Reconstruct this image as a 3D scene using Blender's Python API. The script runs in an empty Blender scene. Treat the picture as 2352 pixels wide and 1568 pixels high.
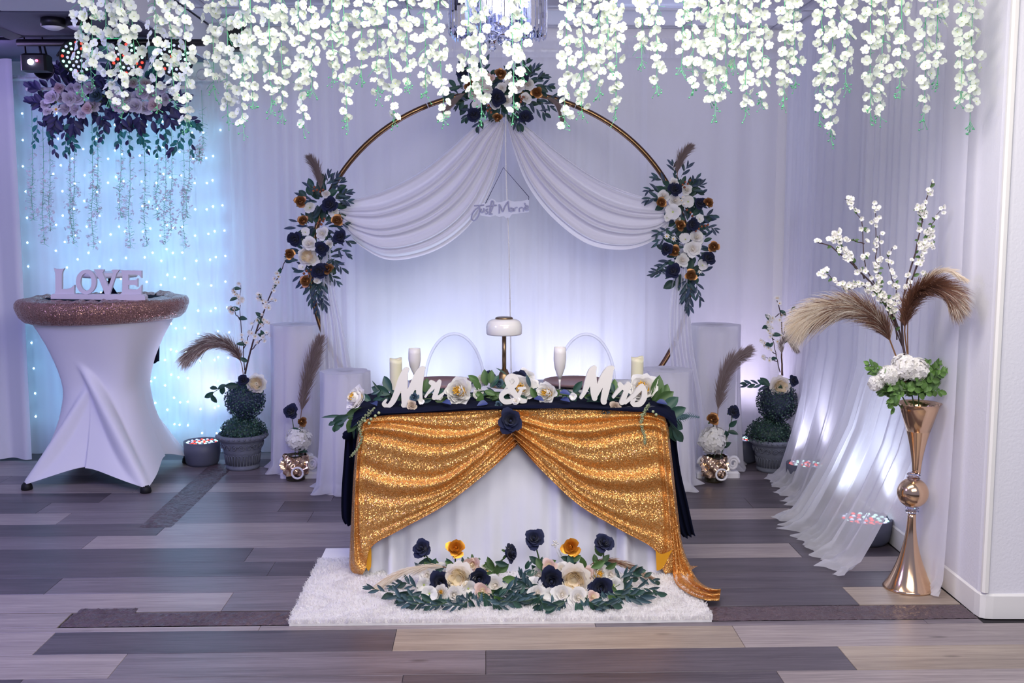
import bpy, bmesh, math, random
import numpy as np
from mathutils import Vector, Matrix, Quaternion

random.seed(7)
rng = np.random.default_rng(7)
SC = bpy.context.scene
COL = SC.collection
PI = math.pi


def lin(h):
    h = h.lstrip('#')
    o = []
    for i in (0, 2, 4):
        c = int(h[i:i + 2], 16) / 255
        o.append(c / 12.92 if c <= 0.04045 else ((c + 0.055) / 1.055) ** 2.4)
    return tuple(o)


# ------------------------------------------------------------------ camera, world, lights, exposure
YAW, PITCH, FPX, CAMZ = math.radians(1.5), math.radians(6.44), 2400.0, 1.6
cam_d = bpy.data.cameras.new('camera')
cam_d.sensor_width = 36
cam_d.lens = FPX / 2352 * 36
cam_d.clip_start = 0.05
cam = bpy.data.objects.new('camera', cam_d)
cam.location = (0, 0, CAMZ)
cam.rotation_euler = (PI / 2 - PITCH, 0, -YAW)
COL.objects.link(cam)
SC.camera = cam

SC.view_settings.view_transform = 'Standard'
SC.view_settings.look = 'None'
SC.view_settings.exposure = -0.12
SC.view_settings.gamma = 1.0
SC.view_settings.use_curve_mapping = False

wd = bpy.data.worlds.new('world')
SC.world = wd
wd.use_nodes = True
wd.node_tree.nodes['Background'].inputs[0].default_value = (0.52, 0.57, 0.95, 1)
wd.node_tree.nodes['Background'].inputs[1].default_value = 0.46


def lamp(name, kind, loc, aim, energy, color, size=1.0, size_y=None, spot=None, blend=0.6):
    d = bpy.data.lights.new(name, kind)
    d.energy = energy
    d.color = color
    if kind == 'AREA':
        d.shape = 'RECTANGLE'
        d.size = size
        d.size_y = size_y or size
    else:
        d.shadow_soft_size = size
    if kind == 'SPOT':
        d.spot_size = spot
        d.spot_blend = blend
    o = bpy.data.objects.new(name, d)
    o.location = loc
    v = Vector(aim) - Vector(loc)
    o.rotation_euler = v.to_track_quat('-Z', 'Y').to_euler()
    COL.objects.link(o)
    return o


LAV = (0.72, 0.72, 1.0)
# room lights over the guests' side, a soft neutral bounce and a violet wash from the stage lights on the left
lamp('room_light', 'AREA', (0.9, 0.9, 2.75), (0.6, 4.7, 0.6), 92, (1.0, 0.95, 0.88), 2.4, 1.2)
lamp('ceiling_light', 'AREA', (0.2, 3.4, 2.85), (0.2, 4.3, 0.0), 76, (1.0, 0.93, 0.87), 2.4, 0.8)
lamp('stage_wash', 'AREA', (-2.9, 3.4, 2.6), (-1.9, 5.6, 0.2), 60, (0.45, 0.40, 1.0), 0.9, 0.9)
# coloured up lights on the floor along the drapes: (place, aim, watts, colour)
UPL = [((-1.89, 6.93, 0.20), (-1.86, 7.20, 1.6), 15, (0.85, 0.72, 1.0)),
       ((1.74, 6.93, 0.20), (1.78, 7.22, 1.6), 22, (0.86, 0.76, 1.0)),
       ((1.955, 6.22, 0.21), (2.02, 6.10, 1.8), 14, (0.80, 0.80, 1.0)),
       ((1.92, 5.12, 0.16), (2.02, 5.18, 1.8), 17, (0.75, 0.84, 1.0)),
       ((-0.42, 6.72, 0.18), (-0.38, 7.18, 1.5), 50, (0.66, 0.78, 1.0)),
       ((0.62, 6.72, 0.18), (0.58, 7.18, 1.5), 50, (0.74, 0.79, 1.0))]
for i, (l, a, w, c) in enumerate(UPL):
    lamp('uplight_beam', 'SPOT', l, a, w, c, 0.05, spot=math.radians(115), blend=0.9)
lamp('green_laser_glow', 'SPOT', (-2.3, 6.3, 2.45), (-2.05, 6.75, 2.9), 14.0, (0.05, 1.0, 0.25), 0.03, spot=math.radians(75))
lamp('violet_glow', 'POINT', (-3.02, 6.35, 2.52), (0, 0, 0), 4.0, (0.55, 0.4, 1.0), 0.05)

# ------------------------------------------------------------------ places: a pixel of the photograph at a real distance
CF = np.array([math.sin(YAW) * math.cos(PITCH), math.cos(YAW) * math.cos(PITCH), -math.sin(PITCH)])
CR = np.array([math.cos(YAW), -math.sin(YAW), 0.0])
CU = np.cross(CR, CF)
CC = np.array([0, 0, CAMZ])


def ray(px, py):
    return CF + (px - 1176) / FPX * CR - (py - 784) / FPX * CU


def at(px, py, y):
    d = ray(px, py)
    return CC + d * (y / d[1])


def fl(px, py, z=0.0):
    d = ray(px, py)
    return CC + d * ((z - CAMZ) / d[2])


def sz(px, y):
    return px * y * 0.995 / FPX


# ------------------------------------------------------------------ mesh helpers
class G:
    def __init__(s):
        s.v, s.f, s.m = [], [], []

    def add(s, V, F, mi=0):
        n = len(s.v)
        s.v += [tuple(map(float, p)) for p in V]
        s.f += [tuple(int(i) + n for i in q) for q in F]
        s.m += [mi] * len(F)
        return s

    def grid(s, fn, nu, nv, mi=0, wrap=False):
        V = [fn(i / nu, j / nv) for j in range(nv + 1) for i in range(nu + (0 if wrap else 1))]
        w = nu if wrap else nu + 1
        F = []
        for j in range(nv):
            for i in range(nu):
                a, b = j * w + i, j * w + (i + 1) % w
                F.append((a, b, b + w, a + w))
        return s.add(V, F, mi)

    def tube(s, pts, r, n=6, mi=0, cap=True):
        P = [Vector(p) for p in pts]
        m = len(P)
        V, F = [], []
        up = None
        for i in range(m):
            t = (P[min(i + 1, m - 1)] - P[max(i - 1, 0)])
            t = t.normalized() if t.length > 1e-9 else Vector((0, 0, 1))
            if up is None:
                up = t.orthogonal().normalized()
            up = (up - t * up.dot(t))
            up = up.normalized() if up.length > 1e-6 else t.orthogonal().normalized()
            b = t.cross(up)
            ri = r(i / max(m - 1, 1)) if callable(r) else r
            for k in range(n):
                a = 2 * PI * k / n
                V.append(P[i] + (up * math.cos(a) + b * math.sin(a)) * ri)
        for i in range(m - 1):
            for k in range(n):
                F.append((i * n + k, i * n + (k + 1) % n, (i + 1) * n + (k + 1) % n, (i + 1) * n + k))
        if cap:
            F.append(tuple(range(n - 1, -1, -1)))
            F.append(tuple((m - 1) * n + k for k in range(n)))
        return s.add(V, F, mi)

    def box(s, c, d, mi=0):
        x, y, z = c
        a, b, e = d[0] / 2, d[1] / 2, d[2] / 2
        V = [(x + i * a, y + j * b, z + k * e) for k in (-1, 1) for j in (-1, 1) for i in (-1, 1)]
        F = [(0, 2, 3, 1), (4, 5, 7, 6), (0, 1, 5, 4), (2, 6, 7, 3), (0, 4, 6, 2), (1, 3, 7, 5)]
        return s.add(V, F, mi)

    def bbox(s, c, d, ch=0.01, mi=0):
        """box with chamfered vertical and top edges"""
        x, y, z = c
        a, b, e = d[0] / 2, d[1] / 2, d[2] / 2
        ring = lambda q, zz: [(x + i, y + j, zz) for i, j in
                              ((-a + q, -b), (a - q, -b), (a, -b + q), (a, b - q), (a - q, b), (-a + q, b), (-a, b - q), (-a, -b + q))]
        V = ring(ch, z - e) + ring(ch, z + e - ch)
        a -= ch
        b -= ch
        V += ring(ch, z + e)
        F = [tuple(range(7, -1, -1)), tuple(range(16, 24))]
        for r in (0, 8):
            F += [(r + k, r + (k + 1) % 8, r + 8 + (k + 1) % 8, r + 8 + k) for k in range(8)]
        return s.add(V, F, mi)

    def lathe(s, prof, n=32, c=(0, 0, 0), mi=0):
        V, F = [], []
        for r, z in prof:
            for k in range(n):
                a = 2 * PI * k / n
                V.append((c[0] + r * math.cos(a), c[1] + r * math.sin(a), c[2] + z))
        for i in range(len(prof) - 1):
            for k in range(n):
                F.append((i * n + k, i * n + (k + 1) % n, (i + 1) * n + (k + 1) % n, (i + 1) * n + k))
        if prof[0][0] > 1e-5:
            F.append(tuple(range(n - 1, -1, -1)))
        if prof[-1][0] > 1e-5:
            F.append(tuple((len(prof) - 1) * n + k for k in range(n)))
        return s.add(V, F, mi)

    def ball(s, c, r, n=10, m=6, mi=0):
        prof = [(r * math.sin(PI * i / m), -r * math.cos(PI * i / m)) for i in range(m + 1)]
        prof[0] = (1e-6, -r)
        prof[-1] = (1e-6, r)
        return s.lathe(prof, n, c, mi)

    def mesh(s, name, mats, smooth=True, off=None):
        me = bpy.data.meshes.new(name)
        V = s.v
        if off is not None:
            V = [(x - off[0], y - off[1], z - off[2]) for x, y, z in V]
        me.from_pydata(V, [], s.f)
        for m in (mats if isinstance(mats, (list, tuple)) else [mats]):
            me.materials.append(m)
        if any(s.m):
            me.polygons.foreach_set('material_index', s.m)
        if smooth:
            me.polygons.foreach_set('use_smooth', [True] * len(s.f))
        me.update()
        return me


WL = {}


def link(o, parent, loc, wl=None):
    COL.objects.link(o)
    loc = Vector([float(q) for q in loc])
    if parent is not None:
        o.parent = parent
        o.location = loc - WL[parent.name]
    else:
        o.location = loc
    WL[o.name] = loc
    return o


def tag(o, label=None, cat=None, group=None, kind=None):
    if label:
        o['label'] = label
    if cat:
        o['category'] = cat
    if group:
        o['group'] = group
    if kind:
        o['kind'] = kind
    return o


def thing(name, label, cat, loc, group=None):
    o = bpy.data.objects.new(name, None)
    o.empty_display_size = 0.05
    link(o, None, loc)
    return tag(o, label, cat, group)


def part(name, g, mats, parent, smooth=True, kind=None, label=None):
    off = WL[parent.name]
    o = bpy.data.objects.new(name, g.mesh(name, mats, smooth, off))
    link(o, parent, off)
    return tag(o, label, None, None, kind)


def solo(name, g, mats, label, cat, loc, group=None, smooth=True, kind=None):
    o = bpy.data.objects.new(name, g.mesh(name, mats, smooth, loc))
    link(o, None, loc)
    return tag(o, label, cat, group, kind)


def inst(name, me, parent, loc, q=None, s=1.0, label=None):
    o = bpy.data.objects.new(name, me)
    link(o, parent, loc)
    o.rotation_mode = 'QUATERNION'
    if q is not None:
        o.rotation_quaternion = q
    o.scale = (s, s, s) if not isinstance(s, (tuple, list)) else s
    return tag(o, label)


def facing(d, roll=None):
    """rotation taking local +Z to direction d, spun by roll"""
    q = Vector(d).normalized().to_track_quat('Z', 'Y')
    return q @ Quaternion((0, 0, 1), random.uniform(0, 2 * PI) if roll is None else roll)


def leafrot(d, n):
    """local +Y along d (leaf axis), local +Z near n (upper face)"""
    y = Vector(d).normalized()
    z = Vector(n)
    z = z - y * z.dot(y)
    z = z.normalized() if z.length > 1e-4 else y.orthogonal().normalized()
    x = y.cross(z)
    return Matrix((x, y, z)).transposed().to_quaternion()


def cr(P, n):
    """Catmull-Rom through the points, n samples"""
    P = np.array(P, float)
    m = len(P) - 1
    out = []
    for k in range(n):
        u = k / (n - 1) * m
        i = min(int(u), m - 1)
        t = u - i
        p0, p1, p2, p3 = P[max(i - 1, 0)], P[i], P[i + 1], P[min(i + 2, m)]
        out.append(0.5 * ((2 * p1) + (p2 - p0) * t + (2 * p0 - 5 * p1 + 4 * p2 - p3) * t * t + (3 * p1 - p0 - 3 * p2 + p3) * t ** 3))
    return np.array(out)


def net(rows, nu, nv):
    """smooth sheet through a net of control points: array nv x nu x dim"""
    A = np.array([cr(r, nu) for r in rows])
    return np.stack([cr(A[:, i], nv) for i in range(nu)], axis=1)


def noise1(n, k, seed):
    r = np.random.default_rng(seed)
    x = np.linspace(0, 1, n)
    y = np.zeros(n)
    for f in range(1, k + 1):
        y += r.normal() * np.sin(2 * PI * f * x + r.uniform(0, 6.28)) / f ** 0.6
    return y / max(1e-6, np.abs(y).max())


# ------------------------------------------------------------------ materials
MATS = {}


def mat(name, col, rough=0.6, metal=0.0, spec=0.5, bump=None, vary=0.0, trans=0.0, emit=None, estr=0.0, sheen=0.0, coat=0.0, sub=0.0, ior=1.45, alpha=1.0):
    """principled material; bump = (scale, strength, distance); vary = colour noise"""
    m = bpy.data.materials.new(name)
    m.use_nodes = True
    nt = m.node_tree
    b = nt.nodes['Principled BSDF']
    c = lin(col) if isinstance(col, str) else col
    b.inputs['Base Color'].default_value = (*c, 1)
    b.inputs['Roughness'].default_value = rough
    b.inputs['Metallic'].default_value = metal
    b.inputs['Specular IOR Level'].default_value = spec
    b.inputs['Transmission Weight'].default_value = trans
    b.inputs['IOR'].default_value = ior
    b.inputs['Sheen Weight'].default_value = sheen
    b.inputs['Coat Weight'].default_value = coat
    b.inputs['Alpha'].default_value = alpha
    if sub:
        b.inputs['Subsurface Weight'].default_value = sub
        b.inputs['Subsurface Radius'].default_value = (0.02, 0.015, 0.01)
    if emit:
        b.inputs['Emission Color'].default_value = (*(lin(emit) if isinstance(emit, str) else emit), 1)
        b.inputs['Emission Strength'].default_value = estr
    tc = nt.nodes.new('ShaderNodeTexCoord')
    if bump:
        n = nt.nodes.new('ShaderNodeTexNoise')
        n.inputs['Scale'].default_value = bump[0]
        n.inputs['Detail'].default_value = 4
        nt.links.new(tc.outputs['Object'], n.inputs['Vector'])
        bp = nt.nodes.new('ShaderNodeBump')
        bp.inputs['Strength'].default_value = bump[1]
        bp.inputs['Distance'].default_value = bump[2]
        nt.links.new(n.outputs['Fac'], bp.inputs['Height'])
        nt.links.new(bp.outputs['Normal'], b.inputs['Normal'])
    if vary:
        n = nt.nodes.new('ShaderNodeTexNoise')
        n.inputs['Scale'].default_value = 9
        nt.links.new(tc.outputs['Object'], n.inputs['Vector'])
        mx = nt.nodes.new('ShaderNodeMixRGB')
        mx.inputs[1].default_value = (*[q * (1 - vary) for q in c], 1)
        mx.inputs[2].default_value = (*[min(1, q * (1 + vary)) for q in c], 1)
        nt.links.new(n.outputs['Fac'], mx.inputs[0])
        nt.links.new(mx.outputs[0], b.inputs['Base Color'])
    MATS[name] = m
    return m


def leafy(name, col, back=None, trans=0.35, rough=0.6, vary=0.25):
    """thin petal or leaf: diffuse + translucent + a little gloss, colour varied per object"""
    m = bpy.data.materials.new(name)
    m.use_nodes = True
    nt = m.node_tree
    nt.nodes.clear()
    N = nt.nodes.new
    out = N('ShaderNodeOutputMaterial')
    c = lin(col)
    oi = N('ShaderNodeObjectInfo')
    mx = N('ShaderNodeMixRGB')
    mx.inputs[1].default_value = (*[q * (1 - vary) for q in c], 1)
    mx.inputs[2].default_value = (*[min(1, q * (1 + vary)) for q in c], 1)
    nt.links.new(oi.outputs['Random'], mx.inputs[0])
    d, t, g = N('ShaderNodeBsdfDiffuse'), N('ShaderNodeBsdfTranslucent'), N('ShaderNodeBsdfGlossy')
    g.inputs['Roughness'].default_value = rough
    g.inputs['Color'].default_value = (1, 1, 1, 1)
    for q in (d, t):
        nt.links.new(mx.outputs[0], q.inputs['Color'])
    a = N('ShaderNodeMixShader')
    a.inputs[0].default_value = trans
    nt.links.new(d.outputs[0], a.inputs[1])
    nt.links.new(t.outputs[0], a.inputs[2])
    b = N('ShaderNodeMixShader')
    b.inputs[0].default_value = 0.05
    nt.links.new(a.outputs[0], b.inputs[1])
    nt.links.new(g.outputs[0], b.inputs[2])
    nt.links.new(b.outputs[0], out.inputs[0])
    MATS[name] = m
    return m


def sheer(name, col, alpha=0.5, trans=0.45, weave=0.0):
    """gauzy cloth: see-through between the threads, denser where it turns away"""
    m = bpy.data.materials.new(name)
    m.use_nodes = True
    nt = m.node_tree
    nt.nodes.clear()
    N = nt.nodes.new
    out = N('ShaderNodeOutputMaterial')
    c = lin(col)
    d, t, tr = N('ShaderNodeBsdfDiffuse'), N('ShaderNodeBsdfTranslucent'), N('ShaderNodeBsdfTransparent')
    d.inputs[0].default_value = (*c, 1)
    t.inputs[0].default_value = (*c, 1)
    a = N('ShaderNodeMixShader')
    a.inputs[0].default_value = trans
    nt.links.new(d.outputs[0], a.inputs[1])
    nt.links.new(t.outputs[0], a.inputs[2])
    lw = N('ShaderNodeLayerWeight')
    lw.inputs[0].default_value = 0.35
    mr = N('ShaderNodeMapRange')
    mr.inputs[1].default_value = 0.0
    mr.inputs[2].default_value = 0.9
    mr.inputs[3].default_value = alpha
    mr.inputs[4].default_value = min(1, alpha + 0.4)
    nt.links.new(lw.outputs['Facing'], mr.inputs[0])
    b = N('ShaderNodeMixShader')
    nt.links.new(mr.outputs[0], b.inputs[0])
    nt.links.new(tr.outputs[0], b.inputs[1])
    nt.links.new(a.outputs[0], b.inputs[2])
    nt.links.new(b.outputs[0], out.inputs[0])
    MATS[name] = m
    return m


def sequin(name, c1, c2, scale, rough=0.22, tilt=0.55):
    """sequinned net: every disc tilts its own way and mirrors the lamps"""
    m = bpy.data.materials.new(name)
    m.use_nodes = True
    nt = m.node_tree
    b = nt.nodes['Principled BSDF']
    N = nt.nodes.new
    tc = N('ShaderNodeTexCoord')
    v = N('ShaderNodeTexVoronoi')
    v.inputs['Scale'].default_value = scale
    nt.links.new(tc.outputs['Object'], v.inputs['Vector'])
    ge = N('ShaderNodeNewGeometry')
    sub = N('ShaderNodeVectorMath')
    sub.operation = 'SUBTRACT'
    sub.inputs[1].default_value = (0.5, 0.5, 0.5)
    nt.links.new(v.outputs['Color'], sub.inputs[0])
    sc = N('ShaderNodeVectorMath')
    sc.operation = 'SCALE'
    sc.inputs['Scale'].default_value = tilt
    nt.links.new(sub.outputs[0], sc.inputs[0])
    ad = N('ShaderNodeVectorMath')
    ad.operation = 'ADD'
    nt.links.new(ge.outputs['Normal'], ad.inputs[0])
    nt.links.new(sc.outputs[0], ad.inputs[1])
    no = N('ShaderNodeVectorMath')
    no.operation = 'NORMALIZE'
    nt.links.new(ad.outputs[0], no.inputs[0])
    nt.links.new(no.outputs[0], b.inputs['Normal'])
    mx = N('ShaderNodeMixRGB')
    mx.inputs[1].default_value = (*lin(c1), 1)
    mx.inputs[2].default_value = (*lin(c2), 1)
    sep = N('ShaderNodeSeparateColor')
    nt.links.new(v.outputs['Color'], sep.inputs[0])
    nt.links.new(sep.outputs[1], mx.inputs[0])
    nt.links.new(mx.outputs[0], b.inputs['Base Color'])
    b.inputs['Metallic'].default_value = 0.62
    b.inputs['Roughness'].default_value = rough
    MATS[name] = m
    return m


M_wall = mat('wall_paint', '#e9e8ee', 0.75, bump=(90, 0.35, 0.004))
M_trimpaint = mat('trim_paint', '#eceae6', 0.5, bump=(25, 0.15, 0.003))
M_ceil = mat('ceiling_tile_white', '#dcdce6', 0.9, bump=(160, 0.4, 0.003))
M_ceildark = mat('soffit_grey', '#6d6c80', 0.85, bump=(120, 0.3, 0.003))
M_grid = mat('ceiling_grid_metal', '#c9c9d6', 0.4, 0.2)
M_panel = mat('light_panel', '#e8ecff', 0.5, emit='#c9d2ff', estr=0.25)
M_sheer = sheer('sheer_white', '#f0f0f8', 0.46, 0.4)
M_sheer2 = sheer('sheer_dense', '#f2f1f8', 0.72, 0.45)
M_sheerlow = sheer('sheer_thin', '#f0f2fa', 0.30, 0.5)
M_drape = sheer('drape_white', '#f1eff5', 0.97, 0.25)
M_satin = mat('white_cloth', '#dddee8', 0.6, sheen=0.3, bump=(40, 0.12, 0.006))
M_spandex = mat('white_spandex', '#e9e8f2', 0.65, sheen=0.2)
M_navycloth = mat('navy_cloth', '#0c1026', 0.95, spec=0.15, bump=(60, 0.3, 0.004))
M_gold_seq = sequin('gold_sequin', '#bd7426', '#f0c07a', 320, 0.24, 1.0)
M_rose_seq = sequin('rose_gold_sequin', '#7c5a58', '#d0a090', 300, 0.26, 1.1)
M_goldback = mat('gold_lining', '#d99a1e', 0.5, 0.2)
M_gold = mat('polished_rose_gold', '#e8c4a0', 0.14, 1.0)
M_brass = mat('brushed_brass', '#8d775c', 0.32, 1.0)
M_archgold = mat('bronze_tube', '#654a3a', 0.3, 0.9)
M_archline = mat('bright_gold_seam', '#e0b070', 0.25, 1.0)
M_crystal = mat('crystal', '#dfe4fb', 0.02, trans=1.0, ior=1.5)
M_acrylic = mat('clear_acrylic', '#eef3ff', 0.05, alpha=0.16, coat=0.3)
M_acrylicrim = mat('clear_acrylic_rim', '#f2f5ff', 0.08, alpha=0.36, coat=0.5)
M_glass = mat('smoky_glass', '#8d8266', 0.05, trans=0.9, ior=1.4)
M_woodwhite = mat('white_painted_wood', '#dedad4', 0.55, bump=(50, 0.08, 0.002))
M_lovewhite = mat('white_letter_wood', '#dcd6e2', 0.6)
M_opal = mat('opal_glass', '#ece8e4', 0.12, coat=0.6, sub=0.2)
M_wax = mat('ivory_wax', '#dfdabd', 0.5, sub=0.3)
M_flute = mat('white_plastic', '#ddd8d6', 0.3)
M_charger = mat('rose_charger', '#8c6f70', 0.35, 0.35)
M_black = mat('black_plastic', '#15141c', 0.45)
M_housing = mat('grey_housing', '#575a6c', 0.5)
M_stone = mat('grey_stone', '#6e7280', 0.85, bump=(45, 0.6, 0.006), vary=0.35)
M_plinth = mat('plinth_white', '#e8e6ee', 0.7)
M_plaster = mat('white_plaster', '#eceaf0', 0.55)
M_rubber = mat('black_rubber', '#0d0d14', 0.6)
M_rugback = mat('rug_backing', '#f6f4f2', 0.9)
M_pile = leafy('shag_pile', '#fdfcfc', trans=0.7, vary=0.0)
M_wire = mat('clear_wire', '#b9c6d2', 0.4)
M_string = mat('dark_cord', '#3c3a58', 0.7)
M_bulb = mat('fairy_bulb', '#ffffff', 0.3, emit=(0.28, 0.70, 1.0), estr=48)
M_ledw = mat('led_white', '#ffffff', 0.3, emit=(0.45, 1.0, 0.85), estr=1.3)
M_ledb = mat('led_blue', '#ffffff', 0.3, emit=(0.50, 0.62, 1.0), estr=0.7)
M_ledr = mat('led_red', '#ff4030', 0.3, emit=(1.0, 0.10, 0.07), estr=1.1)
M_leds = {'w': M_ledw, 'b': M_ledb, 'r': M_ledr}
M_laser = mat('laser_lens', '#ffffff', 0.3, emit=(0.75, 0.75, 1.0), estr=20)
M_laserr = mat('laser_red', '#ff5060', 0.3, emit=(1.0, 0.1, 0.2), estr=6)
M_navyrose = mat('navy_petal', '#1a2142', 0.85, sheen=0.1)
M_slaterose = mat('slate_petal', '#4b6273', 0.8)
M_goldrose = mat('gold_petal', '#a97a4e', 0.36, 0.65)
M_goldrose2 = mat('bright_gold_petal', '#dd9a34', 0.36, 0.6)
M_white = leafy('white_petal', '#f6f4f0', trans=0.25, vary=0.04)
M_cream = leafy('cream_petal', '#fdf7ee', trans=0.4, vary=0.03)
M_peach = leafy('peach_petal', '#fff2d6', trans=0.45, vary=0.03)
M_pink = leafy('blush_petal', '#f0d6cc', trans=0.3, vary=0.05)
M_beige = leafy('beige_petal', '#cdbba8', trans=0.2, vary=0.05)
M_mauve = leafy('mauve_white_petal', '#e2dbe6', trans=0.3, vary=0.10)
M_mauvepink = leafy('mauve_pink_petal', '#e3cbd0', trans=0.3, vary=0.08)
M_wist = leafy('wisteria_petal', '#e6ede2', trans=0.4, vary=0.05)
M_wistc = leafy('wisteria_heart', '#cfe07a', trans=0.3, vary=0.1)
M_wiststem = leafy('wisteria_stem', '#63c08c', trans=0.2, vary=0.15)
M_stamen = mat('yellow_stamen', '#e6b33c', 0.7)
M_leaf_euc = leafy('eucalyptus_leaf', '#2f4f57', trans=0.15, vary=0.3)
M_leaf_slate = leafy('slate_leaf', '#33475e', trans=0.15, vary=0.25)
M_leaf_dk = leafy('dark_green_leaf', '#1f4a3c', trans=0.15, vary=0.3)
M_leaf_gr = leafy('fresh_green_leaf', '#4a6f33', trans=0.25, vary=0.3)
M_leaf_fresh = leafy('bright_green_leaf', '#66913f', trans=0.3, vary=0.3)
M_leaf_navy = leafy('violet_black_leaf', '#2b2a5c', trans=0.1, vary=0.3)
M_leaf_teal = leafy('teal_leaf', '#1f7f78', trans=0.3, vary=0.3)
M_box = leafy('boxwood_leaf', '#24483f', trans=0.15, vary=0.3)
M_boxb = leafy('blue_boxwood_leaf', '#2c3d56', trans=0.15, vary=0.3)
M_boxl = leafy('pale_boxwood_leaf', '#3f6b55', trans=0.2, vary=0.3)
M_bark = mat('dark_bark', '#4a3a3c', 0.85, bump=(60, 0.5, 0.004))
M_stem = leafy('green_stem', '#3d5a2c', trans=0.1, vary=0.2)
M_brownstem = mat('brown_stem', '#7a5638', 0.7)
M_amar = leafy('pale_amaranth', '#a8b488', trans=0.2, vary=0.15)
M_plume = {k: leafy('plume_' + k, c, trans=0.35, vary=0.1) for k, c in
           (('brown', '#7d5a4c'), ('taupe', '#8c7975'), ('cream', '#e2d0b8'), ('pale', '#f1e8da'), ('rust', '#8a5f48'), ('grey', '#a0908c'))}
M_berry = mat('copper_berry', '#9a5a40', 0.3, 0.6)
M_navypetal = leafy('loose_navy_petal', '#3a4a8c', trans=0.3, vary=0.15)
M_strip = mat('bare_adhesive', '#57484f', 0.36, spec=0.6, bump=(34, 1.0, 0.02), vary=0.35)
M_mirror = mat('mirror_white', '#eef2ff', 0.25, 0.2)

# ------------------------------------------------------------------ the setting
def plank_mat(name, dark, light):
    m = bpy.data.materials.new(name)
    m.use_nodes = True
    nt = m.node_tree
    b = nt.nodes['Principled BSDF']
    N = nt.nodes.new
    tc, oi = N('ShaderNodeTexCoord'), N('ShaderNodeObjectInfo')
    off = N('ShaderNodeVectorMath')
    off.operation = 'MULTIPLY_ADD'
    off.inputs[1].default_value = (0, 7, 3)
    nt.links.new(oi.outputs['Random'], off.inputs[0])
    nt.links.new(tc.outputs['Object'], off.inputs[2])
    mp = N('ShaderNodeMapping')
    mp.inputs['Scale'].default_value = (2.6, 85, 85)
    nt.links.new(off.outputs[0], mp.inputs[0])
    n1 = N('ShaderNodeTexNoise')
    n1.inputs['Scale'].default_value = 1.5
    n1.inputs['Detail'].default_value = 6
    n1.inputs['Roughness'].default_value = 0.65
    n1.inputs['Distortion'].default_value = 0.6
    nt.links.new(mp.outputs[0], n1.inputs['Vector'])
    mp2 = N('ShaderNodeMapping')
    mp2.inputs['Scale'].default_value = (0.5, 8, 8)
    nt.links.new(off.outputs[0], mp2.inputs[0])
    n2 = N('ShaderNodeTexNoise')
    n2.inputs['Scale'].default_value = 1.2
    n2.inputs['Detail'].default_value = 3
    nt.links.new(mp2.outputs[0], n2.inputs['Vector'])
    ad = N('ShaderNodeMath')
    ad.operation = 'MULTIPLY_ADD'
    ad.inputs[1].default_value = 0.38
    nt.links.new(n2.outputs['Fac'], ad.inputs[0])
    sm = N('ShaderNodeMath')
    sm.operation = 'MULTIPLY'
    sm.inputs[1].default_value = 0.62
    nt.links.new(n1.outputs['Fac'], sm.inputs[0])
    nt.links.new(sm.outputs[0], ad.inputs[2])
    cr_ = N('ShaderNodeValToRGB')
    cr_.color_ramp.elements[0].position = 0.36
    cr_.color_ramp.elements[0].color = (*lin(dark), 1)
    cr_.color_ramp.elements[1].position = 0.64
    cr_.color_ramp.elements[1].color = (*lin(light), 1)
    nt.links.new(ad.outputs[0], cr_.inputs[0])
    # a few knots
    mpk = N('ShaderNodeMapping')
    mpk.inputs['Scale'].default_value = (2.2, 7, 1)
    nt.links.new(off.outputs[0], mpk.inputs[0])
    vk = N('ShaderNodeTexVoronoi')
    vk.inputs['Scale'].default_value = 1.0
    nt.links.new(mpk.outputs[0], vk.inputs['Vector'])
    kr = N('ShaderNodeMapRange')
    kr.inputs[1].default_value = 0.03
    kr.inputs[2].default_value = 0.10
    kr.inputs[3].default_value = 0.55
    kr.inputs[4].default_value = 1.0
    nt.links.new(vk.outputs['Distance'], kr.inputs[0])
    mk = N('ShaderNodeMixRGB')
    mk.blend_type = 'MULTIPLY'
    mk.inputs[0].default_value = 1
    nt.links.new(cr_.outputs[0], mk.inputs[1])
    nt.links.new(kr.outputs[0], mk.inputs[2])
    nt.links.new(mk.outputs[0], b.inputs['Base Color'])
    b.inputs['Roughness'].default_value = 0.38
    b.inputs['Specular IOR Level'].default_value = 0.5
    bp = N('ShaderNodeBump')
    bp.inputs['Strength'].default_value = 0.12
    bp.inputs['Distance'].default_value = 0.002
    nt.links.new(n1.outputs['Fac'], bp.inputs['Height'])
    nt.links.new(bp.outputs['Normal'], b.inputs['Normal'])
    return m


PM = {'D': plank_mat('plank_dark', '#363038', '#615961'), 'M': plank_mat('plank_mid', '#524a51', '#82787f'),
      'L': plank_mat('plank_light', '#776d70', '#a99d9c'), 'T': plank_mat('plank_tan', '#7b6e66', '#ac9d8f')}
M_sub = mat('subfloor', '#2c282c', 0.9)

g = G()
g.box((-0.3, 3.2, -0.014), (8.4, 8.6, 0.014))
floor = solo('floor', g, M_sub, None, None, (0, 3.2, -0.02), smooth=False, kind='structure')


def wall_x(y):
    return 2.02 + (y - 4.06) * 0.022


ROWS = [2.95, 3.16, 3.37, 3.58, 3.793, 4.008, 4.222, 4.44, 4.65, 4.86, 5.08, 5.295, 5.512, 5.73, 5.95, 6.17, 6.39, 6.61, 6.83, 7.05, 7.26]
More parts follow.
